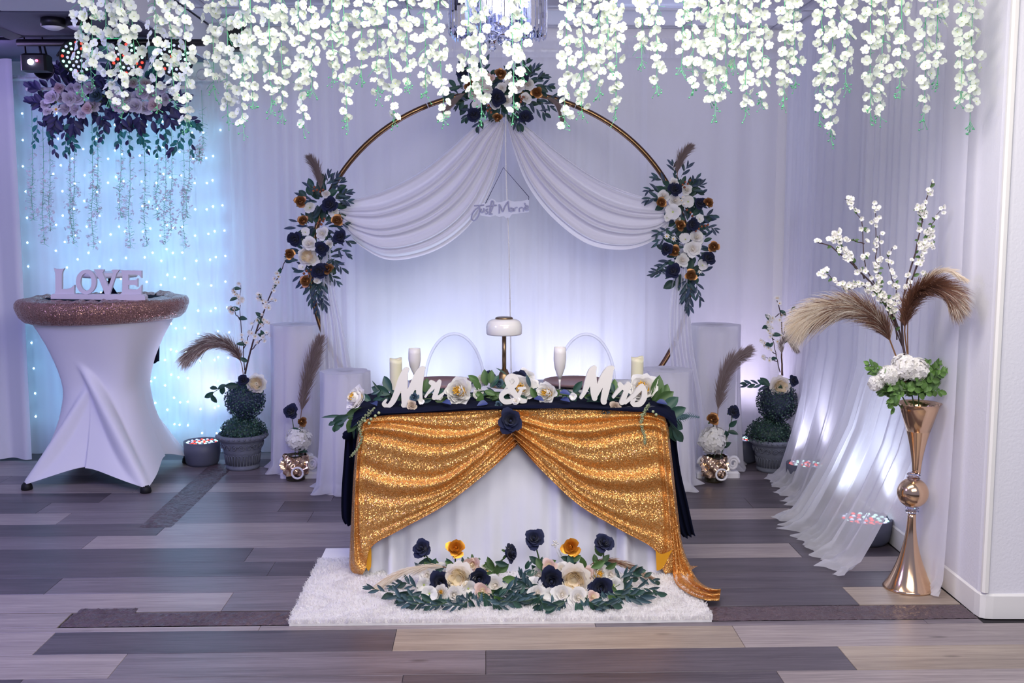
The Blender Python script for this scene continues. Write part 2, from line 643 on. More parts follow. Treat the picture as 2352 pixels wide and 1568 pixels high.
# row: a joint seen in the photograph and the tones of the boards from the one that ends there
SEAM = {3: (-1.34, 'LMDTL'), 4: (-1.693, 'LDTLL'), 5: (-0.9, 'LLMML'), 6: (-1.10, 'LMDTT'), 7: (-1.92, 'DMDDM'), 8: (-1.0, 'DDDLL'),
        9: (-1.15, 'DMLDD'), 10: (-2.0, 'MLMDD'), 11: (-1.7, 'DLMDD'), 12: (-2.3, 'LMMLM'), 13: (-2.5, 'DMDDD')}
PAL = ['D', 'M', 'M', 'D', 'L', 'D', 'M']
for r in range(len(ROWS) - 1):
    y0, y1 = ROWS[r], ROWS[r + 1]
    if r in SEAM:
        x0, tones = SEAM[r]
        xs = x0 - 1.34 * 2
    else:
        xs = -4.4 + random.uniform(0, 1.0)
        tones = None
    k = 0
    x = xs
    xmax = min(4.0, wall_x(max(y0, 4.06)) - 0.012 if y1 > 4.06 else 3.8)
    while x < xmax:
        xa, xb = max(x, -4.4), min(x + 1.34, xmax)
        if xb - xa > 0.05:
            if tones:
                i = k - 1
                t = tones[min(max(i, 0), len(tones) - 1)]
            else:
                t = random.choice(PAL)
            ya, yb = y0, y1
            if r == 5:
                yb = 4.055  # the rest of this row is the bare strip
            g = G()
            w, d = xb - xa - 0.0015, yb - ya - 0.0015
            g.bbox(((xa + xb) / 2, (ya + yb) / 2, -0.003), (w, d, 0.006), 0.0012)
            part('plank', g, PM[t], floor, smooth=False)
        x += 1.34
        k += 1


def rough_strip(x0, x1, y0, y1, nx, ny, seed, vertical=False):
    r = np.random.default_rng(seed)
    H = r.random((ny + 1, nx + 1))
    g = G()

    def fn(u, v):
        i, j = int(round(u * nx)), int(round(v * ny))
        e = 0.004 * (r.random() - 0.5)
        edge = i in (0, nx) or j in (0, ny)
        return (x0 + (x1 - x0) * u + (e if edge else 0), y0 + (y1 - y0) * v + (e if edge else 0), 0.0006 if edge else 0.0012 + 0.0075 * H[j, i] ** 3)
    g.grid(fn, nx, ny)
    return part('bare_strip', g, M_strip, floor)


rough_strip(-1.70, -0.74, 4.060, 4.205, 90, 10, 1)
rough_strip(-1.69, -1.45, 4.205, 4.26, 22, 4, 2)
rough_strip(0.88, 2.01, 4.057, 4.212, 100, 10, 3)
rough_strip(-1.835, -1.665, 5.44, 6.92, 10, 80, 4)
g = G()
g.bbox((-0.17, 4.135, -0.003), (1.12, 0.15, 0.006), 0.001)
part('plank', g, PM['M'], floor, smooth=False)
g = G()
g.bbox((-3.05, 4.135, -0.003), (2.68, 0.155, 0.006), 0.001)
part('plank', g, PM['L'], floor, smooth=False)

# walls
WB = 7.27
g = G()
g.box((-0.9, WB + 0.06, 1.48), (7.2, 0.12, 2.96))
solo('wall_back', g, M_wall, None, None, (-0.9, WB + 0.06, 0), smooth=False, kind='structure')
g = G()
x0, x1 = wall_x(4.06), wall_x(WB)
# right wall with a rounded corner bead where it turns
prof = [(x1, WB), (x0, 4.10), (x0 + 0.004, 4.075), (x0 + 0.018, 4.062), (x0 + 0.045, 4.058), (4.2, 4.05), (4.2, 4.25), (2.4, 4.25), (2.4, WB)]
V = [(x, y, 0.0) for x, y in prof] + [(x, y, 2.96) for x, y in prof]
n = len(prof)
g.add(V, [(k, k + n, (k + 1) % n + n, (k + 1) % n) for k in range(n)] + [tuple(range(n, 2 * n))])
solo('wall_right', g, M_wall, None, None, (2.2, 5.6, 0), smooth=False, kind='structure')
g = G()
pf = [(x1 - 0.005, WB), (x0 - 0.006, 4.11), (x0 - 0.002, 4.07), (x0 + 0.015, 4.055), (x0 + 0.045, 4.050), (2.24, 4.045)]
bk = [(x + 0.006, y + 0.006) for x, y in pf]
for (zz, q) in ((0.0, 0), (0.10, 0)):
    pass
V = [(x, y, 0) for x, y in pf] + [(x, y, 0.095) for x, y in pf] + [(x, y, 0.103) for x, y in bk] + [(x + .01, y + .01, 0.103) for x, y in bk]
n = len(pf)
F = []
for L in range(3):
    F += [(L * n + k, L * n + k + 1, (L + 1) * n + k + 1, (L + 1) * n + k) for k in range(n - 1)]
g.add(V, F)
solo('baseboard_right', g, M_trimpaint, None, None, (2.05, 5.2, 0), smooth=False, kind='structure')
g = G()
V = [(2.243, 4.045, 0), (4.2, 4.036, 0), (4.2, 4.036, 0.095), (2.243, 4.045, 0.095), (2.243, 4.052, 0.103), (4.2, 4.05, 0.103)]
g.add(V, [(0, 1, 2, 3), (3, 2, 5, 4)])
solo('baseboard_front', g, M_trimpaint, None, None, (3.0, 4.04, 0), smooth=False, kind='structure')
g = G()
g.box((x0 + 0.0, 4.075, 1.53), (0.02, 0.03, 2.84))
g2 = G()
g2.tube([(x0 + 0.014, 4.062, 0.104), (x0 + 0.014, 4.062, 2.9)], 0.016, 12)
g2 = G()
M_corner = mat('corner_bead_paint', '#f0eee8', 0.5)
g2.bbox((x0 + 0.013, 4.064, 1.50), (0.030, 0.030, 2.78), 0.008)
solo('trim_1', g2, M_corner, None, None, (x0, 4.07, 0.1), smooth=False, kind='structure')

# ceiling: a high part with laid-in tiles, a lower soffit on the left
g = G()
g.box((1.2, 4.9, 2.955), (6.1, 4.9, 0.03))
g.box((-3.4, 4.9, 2.955), (3.1, 4.9, 0.03))
ceil = solo('ceiling', g, M_ceil, None, None, (0.2, 4.9, 2.94), smooth=False, kind='structure')
gx = [-1.84 + 0.61 * i + 0.14 for i in range(8)]
for i in range(-1, 7):
    for j in range(6):
        xa = max(gx[0] - 0.61 + 0.61 * (i + 1), -1.84)
        xb = gx[0] + 0.61 * (i + 1)
        ya, yb = 6.64 - 0.61 * j, 6.64 - 0.61 * j + 0.61
        if j == 0:
            yb = WB - 0.005
        xa2, xb2 = xa + 0.014, min(xb, 2.09) - 0.014
        if xb2 - xa2 < 0.05:
            continue
        if (i, j) == (4, 1):
            continue
        g = G()
        g.bbox(((xa2 + xb2) / 2, (ya + yb) / 2, 2.925), (xb2 - xa2, yb - ya - 0.028, 0.02), 0.004)
        # the chamfer looks down: turn the tile over
        g.v = [(x, y, 2 * 2.925 - z) for x, y, z in g.v]
        part('ceiling_tile', g, M_ceil, ceil, smooth=False)
for i in range(8):
    g = G()
    g.box((gx[i], 5.4, 2.912), (0.024, 3.6, 0.012))
    part('grid_bar', g, M_grid, ceil, smooth=False)
for j in range(6):
    g = G()
    g.box((0.12, 6.64 - 0.61 * j, 2.9125), (3.92, 0.024, 0.010))
    part('grid_bar', g, M_grid, ceil, smooth=False)
t = thing('ceiling_light_panel', 'square white light panel laid in the ceiling right of the chandelier', 'ceiling light', (gx[4] + 0.305, 6.335, 2.9))
g = G()
for sx, sy, dx, dy in ((0, -0.285, 0.58, 0.02), (0, 0.285, 0.58, 0.02), (-0.28, 0, 0.02, 0.55), (0.28, 0, 0.02, 0.55)):
    g.box((gx[4] + 0.305 + sx, 6.335 + sy, 2.92), (dx, dy, 0.02))
part('frame', g, M_grid, t, smooth=False)
g = G()
g.box((gx[4] + 0.305, 6.335, 2.926), (0.54, 0.55, 0.006))
part('diffuser', g, M_panel, t, smooth=False)

SOF = 2.68
g = G()
g.box((-3.12, 6.43, SOF + 0.115), (2.54, 1.66, 0.23))
sof = solo('ceiling_soffit', g, M_ceildark, None, None, (-3.12, 6.4, SOF + 0.1), smooth=False, kind='structure')
g = G()
g.box((-1.842, 6.43, SOF + 0.115), (0.016, 1.66, 0.228))
part('face_board', g, M_ceil, sof, smooth=False)
for i in range(4):
    for j in range(3):
        g = G()
        g.box((-1.86 - 0.30 - 0.61 * i, 5.55 - 0.30 - 0.61 * j, SOF + 0.006), (0.595, 0.595, 0.02))
        if i < 4:
            part('ceiling_tile', g, M_ceil, sof, smooth=False)
g = G()
g.box((-3.1, 4.6, SOF + 0.10), (2.5, 1.98, 0.16))
part('soffit_box', g, M_ceil, sof, smooth=False)
# square air diffuser in the soffit
cx, cy = -2.98, 6.0
t = thing('air_vent', 'grey square air vent of nested frames in the dark soffit', 'vent', (cx, cy, SOF - 0.01))
for k, s in enumerate((0.62, 0.46, 0.30)):
    g = G()
    z0, z1 = SOF - 0.004 - 0.0 * k, SOF - 0.03
    a, b = s / 2, s / 2 - 0.055
    V = [(cx - a, cy - a, z0), (cx + a, cy - a, z0), (cx + a, cy + a, z0), (cx - a, cy + a, z0),
         (cx - b, cy - b, z1), (cx + b, cy - b, z1), (cx + b, cy + b, z1), (cx - b, cy + b, z1)]
    g.add(V, [(i, (i + 1) % 4, 4 + (i + 1) % 4, 4 + i) for i in range(4)])
    part('louvre', g, M_ceildark, t, smooth=False)
for px in (122, 180):
    p = at(px, 50, 5.75)
    t = thing('ceiling_spotlight', 'round black-rimmed spotlight under the ceiling edge, ' + ('left one of the pair' if px < 150 else 'half behind white blossoms'),
              'ceiling light', (p[0], p[1], SOF - 0.004), 'round spotlights by the vent')
    g = G()
    g.lathe([(0.062, -0.045), (0.064, -0.02), (0.062, -0.004)], 20, (p[0], p[1], SOF))
    part('rim', g, M_black, t)
    g = G()
    g.lathe([(1e-5, -0.062), (0.03, -0.06), (0.055, -0.047)], 20, (p[0], p[1], SOF))
    part('lens', g, M_ceil, t)


# ------------------------------------------------------------------ curtains
def fold_fn(x0, x1, seed, lam=0.13):
    r = np.random.default_rng(seed)
    W = []
    for k in range(7):
        W.append((2 * PI / (lam * r.uniform(0.45, 1.9)), r.uniform(0, 6.28), r.uniform(0.4, 1.0)))
    tot = sum(w[2] for w in W)

    def f(x):
        s = sum(a * math.sin(k * x + p) for k, p, a in W) / tot
        return s * (1 + 0.5 * math.sin(x * 3.1 + seed))
    return f


def curtain(name, label, x0, x1, y, ztop, zbot, mt, seed, amp=0.03, lam=0.13, dens=95, hem=0.02, hdr=True, group=None, flare=0.0):
    f = fold_fn(x0, x1, seed, lam)
    f2 = fold_fn(x0, x1, seed + 50, lam * 1.7)
    nu, nv = int((x1 - x0) * dens), 12
    g = G()

    def fn(u, v):
        x = x0 + (x1 - x0) * u
        a = amp * (0.55 + 0.6 * v)
        yy = y - a * (f(x) * (1 - v) + (0.6 * f(x) + 0.7 * f2(x)) * v) - flare * max(0, v - 0.8) * 5
        z = ztop + (zbot - ztop) * v
        if v > 0.99:
            z += hem * 0.5 * (1 + f2(x * 1.3))
        return (x + 0.012 * f2(x) * v, yy, z)
    g.grid(fn, nu, nv)
    t = thing(name, label, 'curtain', ((x0 + x1) / 2, y, zbot), group)
    part('cloth', g, mt, t)
    if hdr:
        g = G()
        ff = fold_fn(x0, x1, seed + 9, 0.045)
        g.grid(lambda u, v: (x0 + (x1 - x0) * u, y - 0.012 - 0.012 * ff(x0 + (x1 - x0) * u) - 0.014 * math.sin(PI * v), ztop + 0.05 - 0.13 * v), int((x1 - x0) * 130), 4)
        part('header', g, mt, t)
    return t


YC = 7.14
BACKC = 'sheer panels of the back wall'
curtain('sheer_curtain', 'sheer white curtain between the fairy lights and the left arch flowers', -1.78, -0.86, YC, 2.78, 0.02, M_sheer, 11, group=BACKC)
curtain('sheer_curtain', 'sheer white curtain behind the left half of the round arch', -0.90, 0.16, YC + 0.012, 2.78, 0.02, M_sheer, 12, group=BACKC)
curtain('sheer_curtain', 'sheer white curtain behind the right half of the round arch', 0.12, 1.10, YC, 2.78, 0.02, M_sheer, 13, group=BACKC)
curtain('sheer_curtain', 'sheer white curtain in the back corner beyond the right arch flowers', 1.06, 1.99, YC + 0.012, 2.78, 0.02, M_sheer, 14, group=BACKC)
curtain('sheer_curtain', 'thin sheer curtain with fairy lights shining through it', -3.12, -1.70, YC - 0.015, 2.52, 0.02, M_sheerlow, 15, amp=0.022, group=BACKC)
curtain('opaque_drape', 'heavy white drape hanging at the left edge beside the fairy lights', -3.9, -3.06, YC - 0.12, 2.66, 0.015, M_satin, 16, amp=0.055, lam=0.16, hdr=False, hem=0.012)
g = G()
g.tube([(-1.8, YC + 0.01, 2.75), (2.05, YC + 0.01, 2.75)], 0.012, 8)
solo('curtain_rod', g, M_trimpaint, 'thin white curtain rod along the top of the back wall', 'curtain rod', (0.1, YC + 0.01, 2.75))
g = G()
g.tube([(-3.95, YC, 2.55), (-1.72, YC, 2.55)], 0.012, 8)
solo('curtain_rod', g, M_trimpaint, 'thin white rod above the fairy light curtain under the soffit', 'curtain rod', (-2.7, YC, 2.55))


def side_curtain(label, y0, y1, seed, mt, reach0, reach1, amp=0.035, puddle=0.45):
    """sheer along the right wall whose hem spills on to the floor over the lamps"""
    f = fold_fn(y0, y1, seed, 0.16)
    f2 = fold_fn(y0, y1, seed + 31, 0.11)
    rows = [(0, 2.86), (0.08, 2.6), (0.2, 2.2), (0.35, 1.7), (0.5, 1.2), (0.62, 0.85), (0.72, 0.55), (0.8, 0.33), (0.86, 0.18), (0.9, 0.08),
            (0.93, 0.03), (0.96, 0.018), (1.0, 0.010)]
    g = G()
    nu = int((y1 - y0) * 80)

    def fn(u, v):
        y = y0 + (y1 - y0) * u
        k = int(round(v * (len(rows) - 1)))
        s, z = rows[k]
        reach = reach0 + (reach1 - reach0) * u
        low = max(0.0, (0.9 - z) / 0.9) ** 1.6
        out = 0.05 + reach * low * (0.92 + 0.12 * f2(y)) + amp * f(y) * (0.5 + 0.8 * s)
        if z < 0.05:
            out += (v - 0.8) * puddle * (0.8 + 0.3 * f2(y * 0.7)) + 0.012 * math.sin(y * 95 + v * 20)
            z += 0.012 * (1 + math.sin(y * 60 + v * 30)) * (1 if v < 0.99 else 0.3)
        return (wall_x(y) - max(out, 0.012), y, z)
    g.grid(fn, nu, len(rows) - 1)
    t = thing('sheer_curtain', label, 'curtain', (wall_x((y0 + y1) / 2) - 0.05, (y0 + y1) / 2, 0), 'sheer panels of the right wall')
    part('cloth', g, mt, t)
    return t


side_curtain('sheer white curtain on the right wall nearest the back corner', 6.35, 7.12, 21, M_sheer, 0.10, 0.04)
side_curtain('sheer white curtain spilling over the small lit lamp right of the topiary', 5.52, 6.40, 22, M_sheer, 0.24, 0.20, 0.026)
side_curtain('sheer white curtain draped over the bright floor lamp behind the gold vase', 4.54, 5.56, 23, M_sheer, 0.36, 0.38, 0.026)
side_curtain('narrow sheer curtain nearest the bare wall corner at right', 4.28, 4.60, 24, M_sheer2, 0.02, 0.10, 0.012, 0.12)

# ------------------------------------------------------------------ fairy lights behind the thin sheer
t = thing('fairy_light_curtain', 'curtain of blue-white fairy lights hanging behind the sheer at left', 'string lights', (-2.22, 7.19, 2.5))
bm_ = G()
bm_.ball((0, 0, 0), 0.0062, 6, 4)
bulb_me = bm_.mesh('bulb', M_bulb)
g = G()
g.tube([(-3.1, 7.19, 2.5), (-1.72, 7.19, 2.5)], 0.002, 5)
part('lead_wire', g, M_wire, t)
SX = [(p - 1176) / FPX * 7.19 + 0.188 for p in (84, 146, 162, 190, 213, 246, 270, 288, 303, 340, 360, 376, 392, 408, 432, 460, 486, 503, 521)]
for i, x in enumerate(SX):
    drift = 0.02 * random.uniform(-1, 1)
    ph = random.choice([0, 0, 0.03, 0.05, -0.02, 0.10])
    ztop = 2.40 + ph
    pts = [(x, 7.19, 2.5)] + [(x + drift * k / 12 + 0.006 * math.sin(k * 1.7 + i), 7.19, ztop - k * 0.171) for k in range(14)]
    g = G()
    g.tube(pts, 0.0012, 4)
    st = part('strand', g, M_wire, t)
    for k in range(1, 14):
        p = pts[k + 1] if k + 1 < len(pts) else pts[-1]
        if random.random() < 0.08:
            continue
        inst('bulb', bulb_me, st, (p[0], p[1] - random.random() * 0.02, p[2] + random.uniform(-0.008, 0.008)))

# ------------------------------------------------------------------ flowers, leaves, plumes: shared meshes, unit size
def petal_rev(g, a0, half, R, H, lip, mi=0, nu=5, nv=4, z0=0.0, jit=0.04, droop=0.0, base=0.25, notch=0.0):
    """petal cut from a cup of revolution with a rounded, rolled lip"""
    r = random
    ph = r.uniform(0, 6.28)

    def fn(u, v):
        uu = 2 * u - 1
        vv = v * (1 - 0.30 * abs(uu) ** 2.4 - notch * math.exp(-(uu * 4) ** 2))
        rad = R * (base + (1 - base) * math.sin(vv * PI / 2) ** 0.9) + lip * vv ** 4
        rad *= 1 + jit * math.sin(uu * 4 + ph) * vv
        z = z0 + H * vv - droop * vv ** 5
        a = a0 + uu * half * (0.35 + 0.65 * math.sin(vv * PI / 2))
        return (rad * math.cos(a), rad * math.sin(a), z)
    g.grid(fn, nu, nv, mi)


def make_rose(name, mats, n=17, seed=1, open_=1.0, inner=0):
    random.seed(seed)
    g = G()
    for k in range(n):
        f = k / (n - 1)
        R = 0.035 + 0.36 * f ** 0.85 * open_
        petal_rev(g, k * 2.4 + random.uniform(-.2, .2), 1.5 - 0.65 * f, R, 0.46 - 0.16 * f, (0.01 + 0.17 * f) * open_, 1 if f < inner else 0,
                  z0=0.02 - 0.05 * f, droop=0.14 * f * f, jit=0.07)
    g.lathe([(1e-5, 0.10), (0.20, 0.06), (0.26, -0.02), (0.1, -0.07), (1e-5, -0.08)], 8, mi=0)
    g.lathe([(0.05, 0.05), (0.075, 0.25), (0.05, 0.40), (1e-5, 0.44)], 7, mi=1 if inner else 0)
    # calyx
    for k in range(5):
        petal_rev(g, k * 1.257, 0.35, 0.24, -0.02, 0.14, len(mats) - 1, 3, 2, z0=-0.04, droop=0.1)
    return g.mesh(name, mats)


def make_austin(name, mats, seed=2):
    random.seed(seed)
    g = G()
    for ring, (n, R, H, lip, dr) in enumerate(((9, 0.42, 0.20, 0.10, 0.10), (8, 0.37, 0.27, 0.03, 0.02), (8, 0.31, 0.30, 0.0, 0.0))):
        for k in range(n):
            petal_rev(g, k * 2 * PI / n + ring * 0.4 + random.uniform(-.1, .1), 0.62, R, H, lip, 0, z0=-0.04 + 0.02 * ring, droop=dr, jit=0.08)
    g.lathe([(1e-5, 0.15), (0.22, 0.12), (0.30, 0.0), (0.1, -0.07)], 10, mi=1)
    # quartered, ruffled heart
    for q in range(5):
        a = q * 2 * PI / 5 + 0.3
        for k in range(6):
            rr = 0.05 + 0.035 * k
            aa = a + random.uniform(-0.12, 0.12)
            c = (rr * math.cos(aa), rr * math.sin(aa))
            w = 0.10 + 0.012 * k
            h0 = 0.22 + 0.008 * k
            tw = random.uniform(-0.5, 0.5)

            def fn(u, v, c=c, aa=aa, w=w, h0=h0, tw=tw):
                uu = 2 * u - 1
                bend = 0.05 * (1 - uu * uu)
                r_ = bend + 0.03 * v
                ta = aa + PI / 2 + tw
                x = c[0] + math.cos(ta) * uu * w + math.cos(aa) * r_
                y = c[1] + math.sin(ta) * uu * w + math.sin(aa) * r_
                return (x + 0.05 * v * math.cos(aa), y + 0.05 * v * math.sin(aa), h0 * v * (1 - 0.3 * uu * uu) + 0.12)
            g.grid(fn, 4, 2, 1 if k < 5 else 0)
    return g.mesh(name, mats)


def make_peony(name, mats, seed=3, n=34):
    random.seed(seed)
    g = G()
    for k in range(n):
        f = k / (n - 1)
        R = 0.16 + 0.30 * f
        petal_rev(g, k * 2.4, 0.75 - 0.15 * f, R, 0.52 - 0.2 * f + random.uniform(-.05, .05), -0.10 + 0.2 * f, 0, z0=-0.05 - 0.06 * f, droop=0.08 * f, jit=0.10, notch=0.12)
    g.lathe([(1e-5, 0.16), (0.16, 0.10), (0.22, 0.0), (0.1, -0.07)], 10, mi=1)
    for k in range(26):
        a, r = k * 2.4, 0.018 * math.sqrt(k) * 1.2
        x, y = r * math.cos(a), r * math.sin(a)
        g.tube([(x * .6, y * .6, 0.1), (x * 1.5, y * 1.5, 0.36 + 0.05 * random.random())], lambda t: 0.008 + 0.012 * t, 4, 1)
    return g.mesh(name, mats)


def make_flat(name, mats, n=5, w=0.30, L=0.5, cup=0.12, seed=4, heart=0.07, stam=0, point=False):
    """open flower of n broad petals"""
    random.seed(seed)
    g = G()
    for k in range(n):
        a = 2 * PI * k / n + random.uniform(-.12, .12)
        s = random.uniform(0.88, 1.08)
        tl = random.uniform(-0.1, 0.14)

        def fn(u, v, a=a, s=s, tl=tl):
            uu = 2 * u - 1
            ww = w * (math.sin(PI * (0.10 + 0.62 * v)) if not point else math.sin(PI * min(1, 0.12 + 0.86 * v)))
            x = 0.03 + L * s * v * (1 - 0.10 * uu * uu)
            y = uu * ww
            z = cup * math.sin(v * 2.0) + 0.05 * uu * uu * v + tl * v * v
            return (x * math.cos(a) - y * math.sin(a), x * math.sin(a) + y * math.cos(a), z)
        g.grid(fn, 3, 3, 0)
    g.ball((0, 0, 0.03), heart, 6, 4, 1)
    for k in range(stam):
        a = k * 2.4
        r = heart * (1.0 + 0.5 * (k % 3))
        g.tube([(0, 0, 0.03), (r * math.cos(a), r * math.sin(a), 0.14)], lambda t: 0.008 + 0.014 * t, 4, 1)
    return g.mesh(name, mats)


def make_hydrangea(name, mats, n=85, seed=5):
    random.seed(seed)
    g = G()
    for k in range(n):
        z = 1 - 1.75 * (k + 0.5) / n
        a = k * 2.39996
        r = math.sqrt(max(0, 1 - z * z))
        c = Vector((r * math.cos(a), r * math.sin(a), z)) * (0.43 + random.uniform(-.03, .03))
        q = facing(c + Vector((random.uniform(-.2, .2), random.uniform(-.2, .2), random.uniform(-.2, .2))))
        for p in range(4):
            aa = p * PI / 2
            pts = [(0.0, 0, 0), (0.06, -0.055, 0.015), (0.125, -0.02, 0.0), (0.115, 0.03, 0.0), (0.06, 0.055, 0.015)]
            V = []
            for x, y, zz in pts:
                v = Vector((x * math.cos(aa) - y * math.sin(aa), x * math.sin(aa) + y * math.cos(aa), zz))
                V.append(q @ v + c)
            g.add(V, [(0, 1, 2, 3), (0, 3, 4)], 1 if (k % 9 == 0 and p == 0) else 0)
    g.ball((0, 0, -0.02), 0.36, 10, 7, 0)
    return g.mesh(name, mats)


def make_leaf(name, mats, w, nL=6, curl=0.15, fold=0.12, wave=0.0, tipf=1.0, seed=1):
    """leaf of length 1 along +Y, half width w"""
    g = G()

    def fn(u, v):
        uu = 2 * u - 1
        prof = math.sin(PI * min(1, v ** tipf * 0.97 + 0.03)) ** 0.8
        return (uu * w * prof, v, -curl * v * v + fold * abs(uu) * prof * w * 4 + wave * math.sin(v * 14) * abs(uu))
    g.grid(fn, 4, nL)
    return g.mesh(name, mats)


NR = [make_rose('navy_rose', [M_navyrose, M_stem], 17, s) for s in (1, 2, 3)]
GR = [make_rose('gold_rose', [M_goldrose, M_stem], 14, s, 0.9) for s in (4, 5)]
GR2 = [make_rose('bright_gold_rose', [M_goldrose2, M_stem], 13, s, 1.0) for s in (6,)]
WR = [make_rose('white_rose', [M_white, M_cream, M_stem], 17, s, 1.0, 0.35) for s in (7, 8, 9)]
PR = [make_rose('blush_rose', [M_pink, M_peach, M_stem], 13, s, 0.85, 0.4) for s in (10, 11)]
BR = [make_rose('beige_rose', [M_beige, M_stem], 15, 12)]
SR = [make_rose('slate_rose', [M_slaterose, M_stem], 14, 13, 0.9)]
VR = [make_rose('mauve_white_rose', [M_mauve, M_mauve, M_stem], 17, s, 1.0) for s in (14, 15)]
VP = [make_rose('mauve_pink_rose', [M_mauvepink, M_mauvepink, M_stem], 15, s, 0.9) for s in (16, 17)]
AU = [make_austin('garden_rose', [M_cream, M_peach], s) for s in (18, 19)]
PE = [make_peony('peony', [M_white, M_stamen], s) for s in (20, 21)]
WF = [make_flat('white_flower', [M_white, M_wistc], 6, 0.28, 0.48, 0.2, s, 0.06) for s in (22, 23)]
DA = [make_flat('daisy', [M_white, M_stamen], 9, 0.085, 0.46, 0.08, 24, 0.11, point=True)]
CB = [make_flat('cherry_blossom', [M_white, M_stamen], 5, 0.24, 0.46, 0.10, s, 0.08, 7) for s in (25, 26)]
QB = [make_flat('pale_blossom', [M_white, M_wistc], 5, 0.22, 0.44, 0.16, s, 0.06, 4) for s in (27, 28)]
WI = [make_flat('blossom', [M_wist, M_wistc], 4 + (s == 30), 0.265 - 0.04 * (s == 30), 0.46, c, s, 0.05) for s, c in ((29, 0.06), (30, 0.22), (31, -0.10))]
HY = [make_hydrangea('hydrangea', [M_white, M_cream], 85, s) for s in (32, 33)]
ROSES = {'n': NR, 'g': GR, 'G': GR2, 'w': WR, 'p': PR, 'b': BR, 's': SR, 'v': VR, 'V': VP, 'a': AU, 'P': PE, 'f': WF, 'd': DA, 'c': CB}
FNAME = {'n': 'navy_rose', 'g': 'gold_rose', 'G': 'gold_rose', 'w': 'white_rose', 'p': 'blush_rose', 'b': 'beige_rose', 's': 'slate_rose', 'v': 'pale_rose',
         'V': 'dusky_rose', 'a': 'garden_rose', 'P': 'peony', 'f': 'white_flower', 'd': 'daisy', 'c': 'blossom'}
WIDTH = {'n': 1.0, 'g': .95, 'G': 1.0, 'w': 1.0, 'p': .88, 'b': .95, 's': .9, 'v': 1, 'V': .95, 'a': 1.0, 'P': 0.95, 'f': 1.0, 'd': 1.0, 'c': 1.0}
LF = {
    'euc': make_leaf('eucalyptus_leaf', M_leaf_euc, 0.155), 'slate': make_leaf('slate_leaf', M_leaf_slate, 0.14), 'round': make_leaf('round_leaf', M_leaf_dk, 0.32, tipf=0.9),
    'willow': make_leaf('willow_leaf', M_leaf_euc, 0.13), 'dark': make_leaf('dark_leaf', M_leaf_dk, 0.25, wave=0.004), 'green': make_leaf('green_leaf', M_leaf_gr, 0.27, wave=0.006),
    'fresh': make_leaf('bright_leaf', M_leaf_fresh, 0.36, tipf=0.9), 'navy': make_leaf('violet_leaf', M_leaf_navy, 0.26), 'teal': make_leaf('teal_leaf', M_leaf_teal, 0.26), 'blade': make_leaf('blade_leaf', M_leaf_dk, 0.07, curl=0.3),
}
random.seed(11)
ZMIN = [None]


def spot(px, py, y):
    p = at(px, py, y)
    if ZMIN[0] is not None and p[2] < ZMIN[0]:
        p = fl(px, py, ZMIN[0] + random.uniform(0, 0.012))
    return p



def flower(kind, parent, px, py, d, y, dirn=None, name=None, jit=0.35, label=None):
    """a flower head whose picture place is (px,py), d pixels wide, at distance y"""
    p = spot(px, py, y)
    s = sz(d, y) / WIDTH[kind] / 0.98
    if dirn is None:
        dirn = (random.uniform(-jit, jit), -1, 0.22 + random.uniform(-jit, jit))
    me = random.choice(ROSES[kind])
    dv = Vector(dirn).normalized()
    p = Vector(p) - dv * 0.15 * s
    return inst(name or FNAME[kind], me, parent, p, facing(dirn), s, label)


def leaf(kind, parent, px, py, ang, L, y, tilt=None, nrm=None, name='leaf'):
    """a leaf springing at (px,py), pointing ang degrees in the picture, L pixels long"""
    p = spot(px, py, y)
    a = math.radians(ang)
    o = random.uniform(-.35, .35) if tilt is None else tilt
    d = (math.cos(a), -o, math.sin(a))
    n = nrm or (random.uniform(-.5, .5), -1, random.uniform(-.2, .6))
    s = sz(L, y)
    return inst(name, LF[kind], parent, p, leafrot(d, n), s)


def leaf3(kind, parent, p, d, L, n=None, name='leaf'):
    return inst(name, LF[kind], parent, p, leafrot(d, n or (random.uniform(-.5, .5), -1, random.uniform(0, .8))), L)


def sprig(parent, pts, y, kinds, L, n, spread=48, stem=M_stem, ends=True, yj=0.02, r=0.0012):
    """a stem through picture points with paired leaves along it"""
    P = cr([spot(px, py, y) for px, py in pts], 14)
    g = G()
    g.tube(P, lambda t: r * (1.3 - 0.8 * t), 5)
    part('stem', g, stem, parent)
    Q = cr(pts, 60)
    for k in range(n):
        f = 0.12 + 0.88 * k / max(1, n - 1)
        i = min(58, int(f * 59))
        t = Q[i + 1] - Q[i]
        ang = math.degrees(math.atan2(-t[1], t[0]))
        side = spread * (1 if k % 2 else -1) * (1 - 0.5 * f)
        if k == n - 1:
            side = 0
        leaf(random.choice(kinds), parent, Q[i][0], Q[i][1], ang + side + random.uniform(-14, 14), L * random.uniform(.75, 1.1) * (1.1 - 0.3 * f), y - random.uniform(-yj, yj))


def ring_leaves(parent, cx, cy, rx, ry, n, kinds, L, y, f0=0.3, f1=0.85, a0=0, a1=360):
    for k in range(n):
        a = a0 + (a1 - a0) * (k + random.random()) / n
        f = random.uniform(f0, f1)
        px, py = cx + rx * f * math.cos(math.radians(a)), cy - ry * f * math.sin(math.radians(a))
        leaf(random.choice(kinds), parent, px, py, a + random.uniform(-35, 35), L * random.uniform(.7, 1.15), y + 0.02 + random.uniform(-.02, .03))


